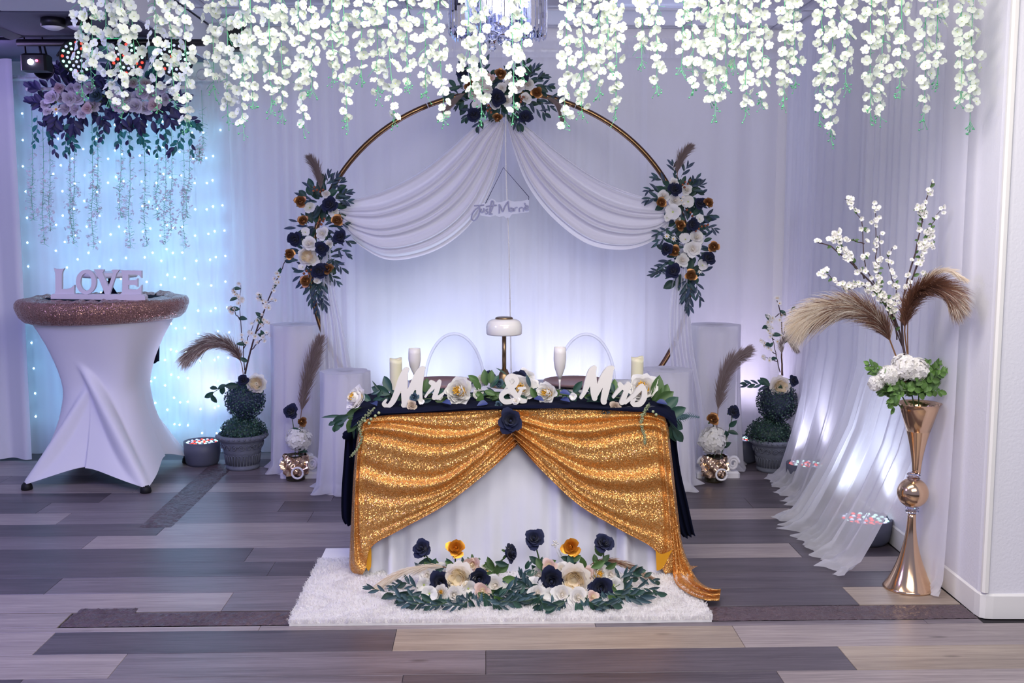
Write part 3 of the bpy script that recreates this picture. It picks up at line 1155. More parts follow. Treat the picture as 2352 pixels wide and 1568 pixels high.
def plume_mesh(g, P, L, seed, n=900, t0=0.25, droop=0.4, mi_fn=None, wid=0.0011, spread=0.55, side=None):
    """feathery hairs along the curve P (world points) from t0 to the tip; longer in the middle"""
    r = np.random.default_rng(seed)
    P = np.array(P)
    m = len(P)
    for k in range(n):
        t = t0 + (1 - t0) * (1 - (1 - r.random()) ** 1.0)
        q = t * (m - 1)
        i = min(int(q), m - 2)
        p = P[i] + (P[i + 1] - P[i]) * (q - i)
        tg = P[i + 1] - P[i]
        tg = tg / np.linalg.norm(tg)
        s = r.normal(size=3)
        s -= tg * (s @ tg)
        s /= np.linalg.norm(s) + 1e-9
        if side is not None:
            s = s + np.array(side) * 0.9
        f = (t - t0) / (1 - t0)
        ln = L * (0.35 + 0.65 * math.sin(PI * min(1, 0.15 + 0.8 * f))) * r.uniform(.6, 1.15)
        d = tg + s * spread * r.uniform(.3, 1.1)
        d /= np.linalg.norm(d)
        g0 = np.array([0, 0, -1.0]) * droop
        p1 = p + d * ln * 0.4 + g0 * ln * 0.06
        p2 = p + d * ln * 0.75 + g0 * ln * 0.24
        p3 = p + d * ln * 0.98 + g0 * ln * 0.48
        w = np.cross(d, [0.1, -1, 0.1])
        w = w / (np.linalg.norm(w) + 1e-9) * wid
        V = [p - w, p + w, p1 - w, p1 + w, p2 - w * .7, p2 + w * .7, p3]
        g.add(V, [(0, 1, 3, 2), (2, 3, 5, 4), (4, 5, 6)], mi_fn(f, r) if mi_fn else 0)


def pampas(name, label, pts, y, L, mats, seed, n=900, t0=0.3, droop=0.4, parent=None, group=None, stem_mat=None, mi_fn=None, wid=0.0011, rs=0.003, spread=0.55, cat='pampas plume', side=None):
    """a pampas grass plume; pts are (px,py) or (px,py,y)"""
    W = [at(q[0], q[1], q[2] if len(q) > 2 else y) for q in pts]
    P = cr(W, 24)
    if parent is None:
        t = thing(name, label, cat, P[0], group)
        own = t
    else:
        t = parent
    g = G()
    g.tube(P, lambda s: rs * (1 - 0.75 * s), 5)
    part('stem', g, stem_mat or M_brownstem, t)
    g = G()
    plume_mesh(g, P, L, seed, n, t0, droop, mi_fn, wid, spread, side)
    part('plume', g, mats, t, kind='stuff')
    return t


def branch(name, label, segs, y, blossoms, bsize, meshes, seed, leaves=0, leafkind='dark', leafL=18, group=None, bark=M_bark, r0=0.006, bname='blossom'):
    """woody stem with twigs: segs are polylines of picture points with a start radius factor"""
    random.seed(seed)
    W0 = at(*segs[0][0][:2], segs[0][0][2] if len(segs[0][0]) > 2 else y)
    t = thing(name, label, 'flower branch', W0, group)
    allp = []
    for si, s in enumerate(segs):
        W = cr([at(q[0], q[1], q[2] if len(q) > 2 else y) for q in s], 14)
        W[1:-1] += np.random.default_rng(seed * 31 + si).normal(0, 0.0025, (12, 3))
        rr = r0 * (1.0 if si == 0 else 0.55)
        g = G()
        g.tube(W, lambda q, rr=rr: rr * (1 - 0.62 * q), 6)
        part('stem' if si == 0 else 'twig', g, bark, t)
        allp.append(W)
    for k in range(blossoms):
        W = allp[k % len(allp)]
        f = random.uniform(0.3, 1.0) if k >= len(allp) else 1.0
        q = f * 13
        i = min(int(q), 12)
        p = Vector(W[i] + (W[i + 1] - W[i]) * (q - i))
        off = Vector((random.uniform(-1, 1), -random.random(), random.uniform(-1, 1))).normalized() * bsize * random.uniform(.3, .8)
        inst(bname, random.choice(meshes), t, p + off, facing((random.uniform(-.8, .8), -1, random.uniform(-.3, .9))), bsize * random.uniform(.8, 1.12))
    for k in range(leaves):
        W = allp[k % len(allp)]
        i = random.randint(2, 12)
        leaf3(leafkind, t, W[i], (random.uniform(-1, 1), -.3, random.uniform(-.4, 1)), sz(leafL, y) * random.uniform(.8, 1.2))
    return t

# ------------------------------------------------------------------ rug
random.seed(3)
g = G()
RX0, RX1, RY0, RY1 = -0.785, 0.913, 4.045, 5.02
rc = lambda y: 0.022 * math.sin(y * 9)
g.grid(lambda u, v: (RX0 + (RX1 - RX0) * u + rc(v) * 0, RY0 + (RY1 - RY0) * v, 0.012), 20, 10)
g.add([(RX0, RY0, 0.0005), (RX1, RY0, 0.0005), (RX1, RY0, 0.012), (RX0, RY0, 0.012)], [(0, 1, 2, 3)])
g.add([(RX0, RY1, 0.0005), (RX0, RY0, 0.0005), (RX0, RY0, 0.012), (RX0, RY1, 0.012)], [(0, 1, 2, 3)])
g.add([(RX1, RY0, 0.0005), (RX1, RY1, 0.0005), (RX1, RY1, 0.012), (RX1, RY0, 0.012)], [(0, 1, 2, 3)])
rug = thing('shag_rug', 'white shag rug lying under the front of the sweetheart table', 'rug', (0.06, 4.5, 0))
part('backing', g, M_rugback, rug)
NB = 70000
bx = rng.uniform(RX0 - 0.006, RX1 + 0.006, NB)
by = RY0 - 0.004 + (RY1 - RY0 - 0.18) * rng.random(NB) ** 1.15
cl = np.sin(bx * 43 + 3 * np.sin(by * 31)) * np.cos(by * 51 + 2 * np.sin(bx * 29))
ang = 3.0 * np.sin(bx * 17 + 2.1 * np.sin(by * 13)) + rng.uniform(-2.4, 2.4, NB)
ln = rng.uniform(0.015, 0.024, NB) * (1 + 0.06 * cl)
dx, dy = np.cos(ang) * ln * 0.55, np.sin(ang) * ln * 0.55
hz = ln * (0.95 + 0.08 * cl)
w = 0.0019
px_, py_ = -np.sin(ang) * w, np.cos(ang) * w
z0 = np.full(NB, 0.012)
V = np.empty((NB, 5, 3))
V[:, 0] = np.stack([bx - px_, by - py_, z0], 1)
V[:, 1] = np.stack([bx + px_, by + py_, z0], 1)
V[:, 2] = np.stack([bx + dx * .4 - px_, by + dy * .4 - py_, z0 + hz * .75], 1)
V[:, 3] = np.stack([bx + dx * .4 + px_, by + dy * .4 + py_, z0 + hz * .75], 1)
V[:, 4] = np.stack([bx + dx, by + dy, z0 + hz * .85], 1)
V = V.reshape(-1, 3) - np.array(WL[rug.name])
I = np.arange(NB) * 5
Q = np.stack([I, I + 1, I + 3, I + 2], 1)
T = np.stack([I + 2, I + 3, I + 4], 1)
me = bpy.data.meshes.new('pile')
me.vertices.add(NB * 5)
me.vertices.foreach_set('co', V.ravel())
me.loops.add(NB * 7)
me.loops.foreach_set('vertex_index', np.concatenate([Q.ravel(), T.ravel()]))
me.polygons.add(NB * 2)
me.polygons.foreach_set('loop_start', np.concatenate([np.arange(NB) * 4, NB * 4 + np.arange(NB) * 3]))
me.materials.append(M_pile)
me.update(calc_edges=True)
o = bpy.data.objects.new('pile', me)
link(o, rug, WL[rug.name])
o['kind'] = 'stuff'

# ------------------------------------------------------------------ sweetheart table and its cloths
TZ, TX0, TX1, TY0, TY1 = 0.780, -0.52, 0.785, 4.64, 5.42
t = thing('sweetheart_table', 'rectangular sweetheart table hidden under white, navy and gold cloths', 'table', ((TX0 + TX1) / 2, 5.03, 0))
g = G()
g.bbox(((TX0 + TX1) / 2, (TY0 + TY1) / 2, TZ - 0.015), (TX1 - TX0, TY1 - TY0, 0.03), 0.012)
part('tabletop', g, M_plinth, t, smooth=False)
for sx in (TX0 + 0.12, TX1 - 0.12):
    for sy in (TY0 + 0.14, TY1 - 0.1):
        g = G()
        g.tube([(sx, sy, 0.012 if sy < 5.02 else 0), (sx, sy, TZ - 0.03)], 0.015, 8)
        part('leg', g, M_housing, t)

# white cloth: a sheet over the top and folds falling to the floor on every side
fW = fold_fn(0, 5, 41, 0.08)
fW2 = fold_fn(0, 5, 42, 0.09)
per = []
R = 0.05
X0, X1, Y0, Y1 = TX0 - 0.012, TX1 + 0.012, TY0 - 0.012, TY1 + 0.012
segs = [((X0 + R, Y0), (X1 - R, Y0), (0, -1)), ((X1, Y0 + R), (X1, Y1 - R), (1, 0)), ((X1 - R, Y1), (X0 + R, Y1), (0, 1)), ((X0, Y1 - R), (X0, Y0 + R), (-1, 0))]
for k, (a, b, nn) in enumerate(segs):
    m = 90 if k in (0, 2) else 50
    for i in range(m):
        f = i / (m - 1)
        per.append((a[0] + (b[0] - a[0]) * f, a[1] + (b[1] - a[1]) * f, nn))
    c = segs[(k + 1) % 4]
    for i in range(1, 4):
        f = i / 4
        nx, ny = nn[0] * (1 - f) + c[2][0] * f, nn[1] * (1 - f) + c[2][1] * f
        l = math.hypot(nx, ny)
        cx = (b[0] - nn[0] * R, b[1] - nn[1] * R)
        per.append((cx[0] + nx / l * R, cx[1] + ny / l * R, (nx / l, ny / l)))
npz = 22
g = G()
V, F = [], []
acc = 0
for j in range(npz + 1):
    v = j / npz
    acc = 0
    for i, (x, y, nn) in enumerate(per):
        if i:
            acc += math.hypot(x - per[i - 1][0], y - per[i - 1][1])
        am = 0.018 + 0.052 * v * v
        o_ = am * fW(acc) + 0.010 * v * v * fW2(acc) + 0.012 * v
        low = 0.02
        zz = 0.016 if y < 4.9 else 0.004
        z = TZ + 0.004 + (zz + low * (0.5 + 0.5 * fW(acc * 0.5)) * 0.3 - TZ) * v
        V.append((x + nn[0] * o_, y + nn[1] * o_, z))
n = len(per)
for j in range(npz):
    for i in range(n):
        F.append((j * n + i, j * n + (i + 1) % n, (j + 1) * n + (i + 1) % n, (j + 1) * n + i))
F.append(tuple(range(n - 1, -1, -1)))
g.add(V, F)
solo('white_tablecloth', g, M_satin, 'floor-length white tablecloth seen between the parted gold sequin swags', 'tablecloth', ((TX0 + TX1) / 2, 5.03, 0.0))

# navy runner over the front edge, with knotted tails at both ends
fN = fold_fn(-1, 1, 51, 0.05)
YF = 4.60


def rows_to_grid(g, A, mi=0):
    nv, nu = A.shape[:2]
    g.grid(lambda u, v: A[int(round(v * (nv - 1))), int(round(u * (nu - 1)))], nu - 1, nv - 1, mi)


rn = thing('navy_runner', 'navy blue cloth laid along the table front with tails hanging at both ends', 'cloth', (0.13, 4.62, TZ))
front = [(806, 985), (830, 962), (870, 953), (930, 949), (1010, 945), (1165, 938), (1300, 938), (1420, 942), (1500, 949), (1532, 962), (1556, 985)]
edge = [(812, 952), (835, 938), (872, 930), (930, 926), (1010, 922), (1165, 914), (1300, 915), (1420, 920), (1497, 926), (1530, 938), (1552, 955)]
rw = [[at(x, y, YF - 0.036) for x, y in front], [at(x, y * .8 + y2 * .2, YF - 0.040) for (x, y), (_, y2) in zip(front, edge)], [(lambda q, x, y: q if q[1] > 4.60 else at(x, y, 4.60))(fl(x, y, TZ + 0.012), x, y) for x, y in edge]]
bk1 = [(p[0], max(4.78, p[1] + .06) + 0.01 * math.sin(p[0] * 20), TZ + 0.012) for p in rw[2]]
bk2 = [(p[0], 4.98 + 0.02 * math.sin(p[0] * 13), TZ + 0.008) for p in rw[2]]
A = net(rw + [bk1, bk2], 90, 22)
for j in range(A.shape[0]):
    for i in range(A.shape[1]):
        A[j, i, 2] += 0.004 * math.sin(j * 1.1 + 6 * math.sin(i * 0.06))
        A[j, i, 1] += -0.004 * math.sin(j * 1.9 + 3 * math.sin(i * 0.09))
g = G()
rows_to_grid(g, A)
part('band', g, M_navycloth, rn)
for side, L, Rr in (('l', [(812, 955), (797, 985), (793, 1005), (789, 1060), (784, 1130), (784, 1185), (792, 1206)], [(850, 950), (840, 985), (828, 1005), (835, 1060), (835, 1130), (835, 1185), (830, 1206)]),
                    ('r', [(1510, 945), (1518, 985), (1522, 1010), (1528, 1080), (1540, 1150), (1558, 1215), (1572, 1236)], [(1552, 955), (1556, 990), (1553, 1010), (1562, 1080), (1578, 1150), (1592, 1215), (1596, 1228)])):
    yy = 4.80
    rows = [cr([at(x, y, yy) for x, y in L], 30), cr([at(x, y, yy) for x, y in Rr], 30)]
    g = G()
    W = []
    for i in range(30):
        a, b = rows[0][i], rows[1][i]
        W.append([a + (b - a) * k / 14 + np.array([0, 0.016 * math.sin(k * 1.25 + 0.02 * i) * (0.4 + i / 30), 0]) for k in range(15)])
    rows_to_grid(g, np.array(W))
    part('tail', g, M_navycloth, rn)
    kx = (797, 1000) if side == 'l' else (1551, 1000)
    g = G()
    c = at(kx[0], kx[1], 4.79)
    g.ball(c, 0.022, 10, 7)
    g.v = [(x + 0.004 * math.sin(z * 300 + y * 200), y, z + 0.004 * math.sin(x * 260)) for x, y, z in g.v]
    part('knot', g, M_navycloth, rn)

# gold sequin swags gathered at the middle of the front
KL = [
    [(1177, 938), (1085, 941), (1000, 946), (925, 951), (872, 955), (845, 961), (832, 966)],
    [(1177, 955), (1085, 978), (1000, 978), (915, 968), (860, 970), (836, 975), (824, 985)],
    [(1177, 968), (1085, 1010), (1000, 1026), (900, 1010), (846, 1000), (826, 1010), (818, 1020)],
    [(1177, 980), (1085, 1045), (1005, 1085), (900, 1080), (838, 1060), (820, 1070), (812, 1085)],
    [(1177, 992), (1095, 1065), (1010, 1125), (900, 1145), (836, 1135), (816, 1145), (808, 1160)],
    [(1180, 1005), (1105, 1078), (1010, 1148), (900, 1195), (840, 1215), (815, 1225), (804, 1240)],
    [(1187, 1014), (1120, 1075), (1020, 1153), (915, 1211), (850, 1250), (818, 1290), (802, 1300)],
    [(1190, 1019), (1124, 1080), (1024, 1158), (918, 1217), (853, 1256), (838, 1310), (808, 1352)],
]
KR = [
    [(1178, 938), (1270, 937), (1350, 938), (1430, 942), (1480, 946), (1510, 952), (1527, 958)],
    [(1178, 955), (1270, 975), (1350, 975), (1440, 966), (1490, 966), (1518, 974), (1536, 985)],
    [(1178, 968), (1270, 1005), (1355, 1025), (1450, 1010), (1500, 1005), (1524, 1015), (1541, 1030)],
    [(1178, 980), (1272, 1040), (1355, 1080), (1450, 1085), (1505, 1075), (1530, 1085), (1549, 1100)],
    [(1178, 992), (1270, 1065), (1350, 1125), (1450, 1150), (1512, 1150), (1538, 1160), (1558, 1180)],
    [(1180, 1003), (1262, 1078), (1345, 1150), (1440, 1200), (1512, 1225), (1546, 1240), (1570, 1260)],
    [(1184, 1012), (1256, 1083), (1335, 1155), (1430, 1212), (1505, 1256), (1548, 1305), (1600, 1330)],
    [(1187, 1018), (1252, 1088), (1330, 1160), (1425, 1217), (1503, 1262), (1530, 1320), (1600, 1362)],
]


def swag(net_px, seed, name, label, right):
    A2 = net([[(x, y, 0) for x, y in r] for r in net_px], 76, 76)
    ph = seed * 1.3
    P = np.zeros((76, 76, 3))
    for j in range(76):
        v = j / 75
        for i in range(76):
            u = i / 75
            px, py = A2[j, i, :2]
            w = min(1, u * 3.5) * (1 - 0.75 * max(0, (u - 0.62)) / 0.38)
            foldz = math.sin(2 * PI * 7.0 * v ** 0.8 + ph) * 0.55 + 0.45 * math.sin(2 * PI * 10.5 * v ** 0.9 + ph * 2 + u * 1.5)
            fade = max(0.12, 1 - max(0, v - 0.50) / 0.34)
            dpt = 0.020 * w * foldz * fade
            g_ = max(0, 0.18 - u) / 0.18
            dpt += 0.018 * g_ ** 1.5 * math.sin(2 * PI * 7 * v)
            vert = max(0, (u - 0.60) / 0.40)
            dpt += 0.018 * vert * math.sin(2 * PI * 3.4 * (u - 0.6) / 0.4 + ph) * min(1, v * 2.5)
            dpt += 0.022 * math.sin(PI * u) * min(1, v * 3)
            wrap = 0.13 * max(0, (u - 0.86) / 0.14) ** 2 * min(1, v * 3)
            y = YF - 0.030 - dpt + wrap * (0.6 if right else 1)
            q = at(px, py, y)
            lowz = 0.03 if right else 0.03
            if q[2] < lowz:
                q[2] = lowz + 0.004 * math.sin(i * 0.9)
            P[j, i] = q
    g = G()
    rows_to_grid(g, P)
    t = thing(name, label, 'swag', P[0, 0])
    part('cloth', g, M_gold_seq, t)
    return t, P


tl, PL = swag(KL, 1, 'gold_swag', 'gold sequin swag drawn to the left side of the table front', False)
tr, PRr = swag(KR, 2, 'gold_swag', 'gold sequin swag drawn right, its tail trailing on the floor', True)
# turned-back linings by the hems and the trailing end on the rug
g = G()
A = net([[(*p, 0) for p in r] for r in ([(852, 1252), (845, 1268), (836, 1300)], [(853, 1265), (852, 1285), (842, 1305)], [(853, 1285), (852, 1302), (846, 1312)])], 8, 8)
rows_to_grid(g, np.array([[at(A[j, i, 0], A[j, i, 1], YF - 0.035) for i in range(8)] for j in range(8)]))
part('lining', g, M_goldback, tl, label='plain yellow lining')
g = G()
A = net([[(*p, 0) for p in r] for r in ([(1506, 1262), (1520, 1272), (1545, 1262)], [(1507, 1285), (1520, 1290), (1537, 1276)], [(1508, 1310), (1520, 1306), (1530, 1290)])], 8, 8)
rows_to_grid(g, np.array([[at(A[j, i, 0], A[j, i, 1], YF - 0.06) for i in range(8)] for j in range(8)]))
part('lining', g, M_goldback, tr, label='plain yellow lining')
g = G()
L = cr([(1553, 1180), (1563, 1235), (1580, 1290), (1604, 1332), (1632, 1350), (1656, 1352)], 26)
Rr = cr([(1540, 1190), (1545, 1250), (1548, 1330), (1580, 1362), (1622, 1378), (1652, 1380)], 26)
W = []
for i in range(26):
    row = []
    for k in range(12):
        f = k / 11
        x, y = L[i] * (1 - f) + Rr[i] * f
        yy = YF - 0.05 + 0.02 * math.sin(k * 1.9 + i * 0.2) - 0.012 * (i / 25)
        q = at(x, y, yy)
        if q[2] < 0.016:
            q = fl(x, y, 0.024 + 0.016 * (1 + math.sin(k * 1.4 + i * 0.3)) * (1 - f * 0.6))
        row.append(q)
    W.append(row)
rows_to_grid(g, np.array(W))
part('trailing_end', g, M_gold_seq, tr)
t = thing('navy_rose', 'large navy rose pinned where the two gold swags meet', 'artificial flower', at(1172, 966, YF - 0.06))
flower('n', t, 1172, 966, 58, YF - 0.075, (0.05, -1, 0.12), name='bloom')
g = G()
g.tube([at(1172, 966, YF - 0.06), at(1178, 985, YF - 0.03)], 0.004, 6)
part('stem', g, M_stem, t)


# ------------------------------------------------------------------ letters as thick flat strokes
def letter_mesh(g, strokes, y, th, step=0.9):
    """flat letter: the union of round strokes (px,py,width px), outlined on a fine grid and cut th metres thick"""
    pts = []
    for S in strokes:
        C = cr(S, 14 * len(S))
        pts.append(C)
    A = np.concatenate(pts)
    x0, x1 = A[:, 0].min() - 12, A[:, 0].max() + 12
    y0, y1 = A[:, 1].min() - 12, A[:, 1].max() + 12
    nx, ny = int((x1 - x0) / step) + 2, int((y1 - y0) / step) + 2
    X, Y = np.meshgrid(x0 + np.arange(nx) * step, y0 + np.arange(ny) * step)
    Fd = np.full(X.shape, -1e9)
    for px, py, w in A:
        Fd = np.maximum(Fd, w / 2 - np.hypot(X - px, Y - py))
    vid = {}
    P2 = []

    def node(key, x, yy):
        if key not in vid:
            vid[key] = len(P2)
            P2.append((x, yy))
        return vid[key]
    faces, rim = [], []
    for j in range(ny - 1):
        row = Fd[j:j + 2]
        for i in np.nonzero((row[:, :-1].max(0) > 0) | (row[:, 1:].max(0) > 0))[0]:
            cs = ((j, i), (j, i + 1), (j + 1, i + 1), (j + 1, i))
            poly, cut = [], []
            for k in range(4):
                a_, b_ = cs[k], cs[(k + 1) % 4]
                fa, fb = Fd[a_], Fd[b_]
                if fa > 0:
                    poly.append(node(a_, X[a_], Y[a_]))
                if (fa > 0) != (fb > 0):
                    q = fa / (fa - fb)
                    e = node((min(a_, b_), max(a_, b_), 'e'), X[a_] + (X[b_] - X[a_]) * q, Y[a_] + (Y[b_] - Y[a_]) * q)
                    poly.append(e)
                    cut.append(e)
            if len(poly) >= 3:
                faces.append(tuple(poly))
                if len(cut) == 2:
                    rim.append(tuple(cut))
    n = len(P2)
    V = [at(x, yy, y) for x, yy in P2]
    V += [v + np.array([0, th, 0]) for v in V]
    g.add(V, faces + [tuple(q + n for q in f[::-1]) for f in faces] + [(a_, b_, b_ + n, a_ + n) for a_, b_ in rim])


def cvt(S, k, ox, oy):
    return [(a / k + ox, b / k + oy, w / k) for a, b, w in S]


YL = 4.60
MRL = {'M': [[(655, 985, 22), (632, 1020, 36), (672, 1046, 40), (722, 1000, 56), (768, 905, 64), (812, 780, 74), (852, 690, 66), (872, 668, 40)],
             [(850, 700, 56), (846, 800, 66), (844, 920, 62), (848, 1035, 58)],
             [(838, 1030, 52), (872, 965, 60), (925, 850, 70), (982, 730, 76), (1022, 670, 66), (1046, 655, 34)],
             [(1022, 690, 60), (1006, 790, 66), (998, 880, 64), (1002, 960, 60), (1016, 985, 40)]],
       'r': [[(1062, 945, 22), (1090, 905, 26), (1132, 858, 40), (1150, 820, 44), (1118, 800, 44)],
             [(1122, 800, 36), (1165, 838, 44), (1205, 796, 44)],
             [(1204, 800, 44), (1182, 872, 52), (1152, 955, 46)],
             [(1152, 955, 42), (1200, 950, 34), (1245, 915, 22)]]}
t = thing('wooden_word', 'white wooden script word Mr standing on the left of the table front', 'sign', at(940, 935, YL), 'white script words on the table')
for ch, ss in MRL.items():
    g = G()
    letter_mesh(g, [cvt(s, 4.48, 740, 700) for s in ss], YL - (0.0004 if ch == 'r' else 0), 0.022)
    part('letter', g, M_woodwhite, t, smooth=False, label='letter ' + ch)
t = thing('wooden_word', 'white wooden ampersand standing between the words Mr and Mrs', 'sign', at(1180, 925, YL), 'white script words on the table')
g = G()
letter_mesh(g, [cvt(s, 4.48, 1140, 700) for s in ([(296, 992, 38), (250, 985, 50), (205, 935, 56), (155, 865, 56), (118, 805, 50)], [(118, 806, 50), (108, 770, 46), (142, 738, 44), (190, 742, 46), (212, 785, 46), (190, 830, 44)],
          [(192, 828, 44), (130, 880, 46), (72, 910, 48), (50, 955, 48), (85, 998, 46), (140, 998, 46)], [(140, 998, 46), (200, 970, 40), (240, 915, 36), (258, 870, 32)],
          [(228, 860, 18), (300, 858, 18)])], YL, 0.022)
part('letter', g, M_woodwhite, t, smooth=False, label='ampersand')
MRSL = {'M': [[(872, 955, 30), (905, 900, 44), (945, 795, 70), (985, 690, 78), (1014, 648, 44)],
              [(1002, 680, 50), (1000, 790, 70), (1005, 890, 72), (1012, 960, 56)],
              [(1010, 955, 46), (1050, 870, 60), (1105, 755, 74), (1160, 675, 74), (1200, 650, 36)],
              [(1180, 680, 50), (1150, 790, 72), (1125, 890, 72), (1105, 985, 62), (1112, 1000, 50)]],
        'r': [[(1205, 950, 26), (1240, 905, 34), (1280, 855, 44), (1272, 822, 46)],
              [(1276, 820, 44), (1320, 860, 44), (1362, 820, 50)],
              [(1360, 825, 50), (1330, 910, 54), (1292, 1005, 52)],
              [(1292, 1008, 46), (1350, 985, 34), (1410, 930, 26)]],
        's': [[(1330, 1010, 26), (1410, 940, 36), (1470, 872, 50), (1506, 838, 46)],
              [(1506, 840, 44), (1526, 890, 54), (1518, 965, 56), (1480, 1020, 50), (1425, 1032, 46)],
              [(1425, 1032, 44), (1398, 1004, 40), (1428, 972, 26)]]}
t = thing('wooden_word', 'white wooden script word Mrs standing on the right of the table front', 'sign', at(1430, 930, YL), 'white script words on the table')
for ch, ss in MRSL.items():
    g = G()
    letter_mesh(g, [cvt(s, 4.48, 1140, 700) for s in ss], YL - {'M': 0, 'r': .0004, 's': .0008}[ch], 0.022)
    part('letter', g, M_woodwhite, t, smooth=False, label='letter ' + ch)

# ------------------------------------------------------------------ on the table: lamp, candles, flutes, plates
yl = 5.20
c = at(1159, 880, yl)
s1 = yl / FPX
zt = TZ + 0.006
c = np.array([at(1158, 800, yl)[0], yl, 0])
zz = lambda py: at(1158, py, yl)[2]
t = thing('table_lamp', 'table lamp with white glass drum shade on a slim brass stem', 'lamp', (c[0], c[1], zt))
g = G()
zb = zz(848)
prof = [(0.072, 0.0), (0.074, 0.006), (0.066, 0.014), (0.045, 0.034), (0.028, 0.06), (0.016, zb - zt)]
g.lathe(prof, 28, (c[0], c[1], zt))
part('base', g, M_brass, t)
g = G()
g.lathe([(0.0105, zb - 0.002), (0.0105, zz(766))], 16, (c[0], c[1], 0))
part('pole', g, M_brass, t)
g = G()
z0, z1 = zz(768), zz(732)
h = z1 - z0
g.lathe([(0.070, z0 + 0.002), (0.086, z0), (0.0905, z0 + 0.006), (0.091, z0 + 0.45 * h), (0.088, z0 + 0.66 * h), (0.078, z0 + 0.86 * h), (0.062, z0 + 0.97 * h), (0.044, z0 + h)], 40, (c[0], c[1], 0))
part('lamp_shade', g, M_opal, t)
g = G()
g.lathe([(0.044, z1 - 0.001), (0.045, z1 + 0.005), (0.038, z1 + 0.009), (0.034, z1 + 0.0085)], 32, (c[0], c[1], 0))
part('cap', g, M_brass, t)

for px, top, y, w_, lb in ((909, 823, 5.02, 29, 'left'), (1464, 820, 5.02, 29, 'right')):
    p = at(px, top, y)
    t = thing('pillar_candle', 'ivory pillar candle with a wavy rim standing behind the word ' + ('Mr' if lb == 'left' else 'Mrs'), 'candle', (p[0], y, zt), 'pillar candles on the table')
    r = sz(w_, y) / 2
    g = G()

    def fn(u, v, r=r, p=p, y=y):
        a = 2 * PI * u
        top_ = p[2] + 0.003 * math.sin(2 * a + 0.5) + 0.002 * math.sin(3 * a)
        if v < 0.7:
            return (p[0] + r * math.cos(a), y + r * math.sin(a), zt + (top_ - zt) * v / 0.7)
        k = (v - 0.7) / 0.3
        return (p[0] + r * (1 - 0.18 * k) * math.cos(a), y + r * (1 - 0.18 * k) * math.sin(a), top_ - 0.014 * k)
    g.grid(fn, 30, 10, wrap=True)
    g.lathe([(r * 0.83, p[2] - 0.0135), (1e-5, p[2] - 0.014)], 30, (p[0], y, 0))
    part('wax', g, M_wax, t)
    g = G()
    g.tube([(p[0], y, p[2] - 0.014), (p[0] + 0.001, y, p[2] - 0.002)], 0.0012, 5)
    part('wick', g, M_black, t)

for px, top, y, lb in ((952, 800, 5.10, 'Mr'), (1286, 797, 4.86, 'Mrs')):
    p = at(px, top, y)
    r = sz(29.5, y) / 2
    H = p[2] - zt
    t = thing('champagne_flute', ('white champagne flute rising behind the word Mr' if lb == 'Mr' else 'white champagne flute with visible stem between ampersand and Mrs'), 'glass', (p[0], y, zt), 'white flutes on the table')
    g = G()
    g.lathe([(r * 1.15, 0), (r * 1.15, 0.003), (r * 0.4, 0.008), (0.0045, 0.02)], 26, (p[0], y, zt))
    part('foot', g, M_flute, t)
    g = G()
    g.lathe([(0.0045, 0.018), (0.0042, H * 0.28), (0.006, H * 0.36)], 14, (p[0], y, zt))
    part('stem', g, M_flute, t)
    g = G()
    g.lathe([(0.006, H * 0.36), (r * 0.45, H * 0.45), (r * 0.82, H * 0.58), (r * 1.0, H * 0.74), (r * 0.98, H * 0.88), (r * 0.92, H), (r * 0.86, H), (r * 0.92, H * 0.8), (r * 0.5, H * 0.5)], 30, (p[0], y, zt))
    part('bowl', g, M_flute, t)

for px, py, y, lb in ((1015, 892, 5.22, 'left'), (1322, 892, 5.22, 'right')):
    q = at(px, py, y)
    t = thing('charger_plate', 'dusky rose charger plate lying before the ' + lb + ' clear chair', 'plate', (q[0], y, zt), 'charger plates on the table')
    g = G()
    g.lathe([(0.10, 0.002), (0.145, 0.010), (0.165, 0.024), (0.163, 0.027), (0.142, 0.014), (0.135, 0.018), (0.128, 0.012), (0.09, 0.008), (1e-5, 0.008)], 44, (q[0], y, zt))
    part('rim', g, M_charger, t)

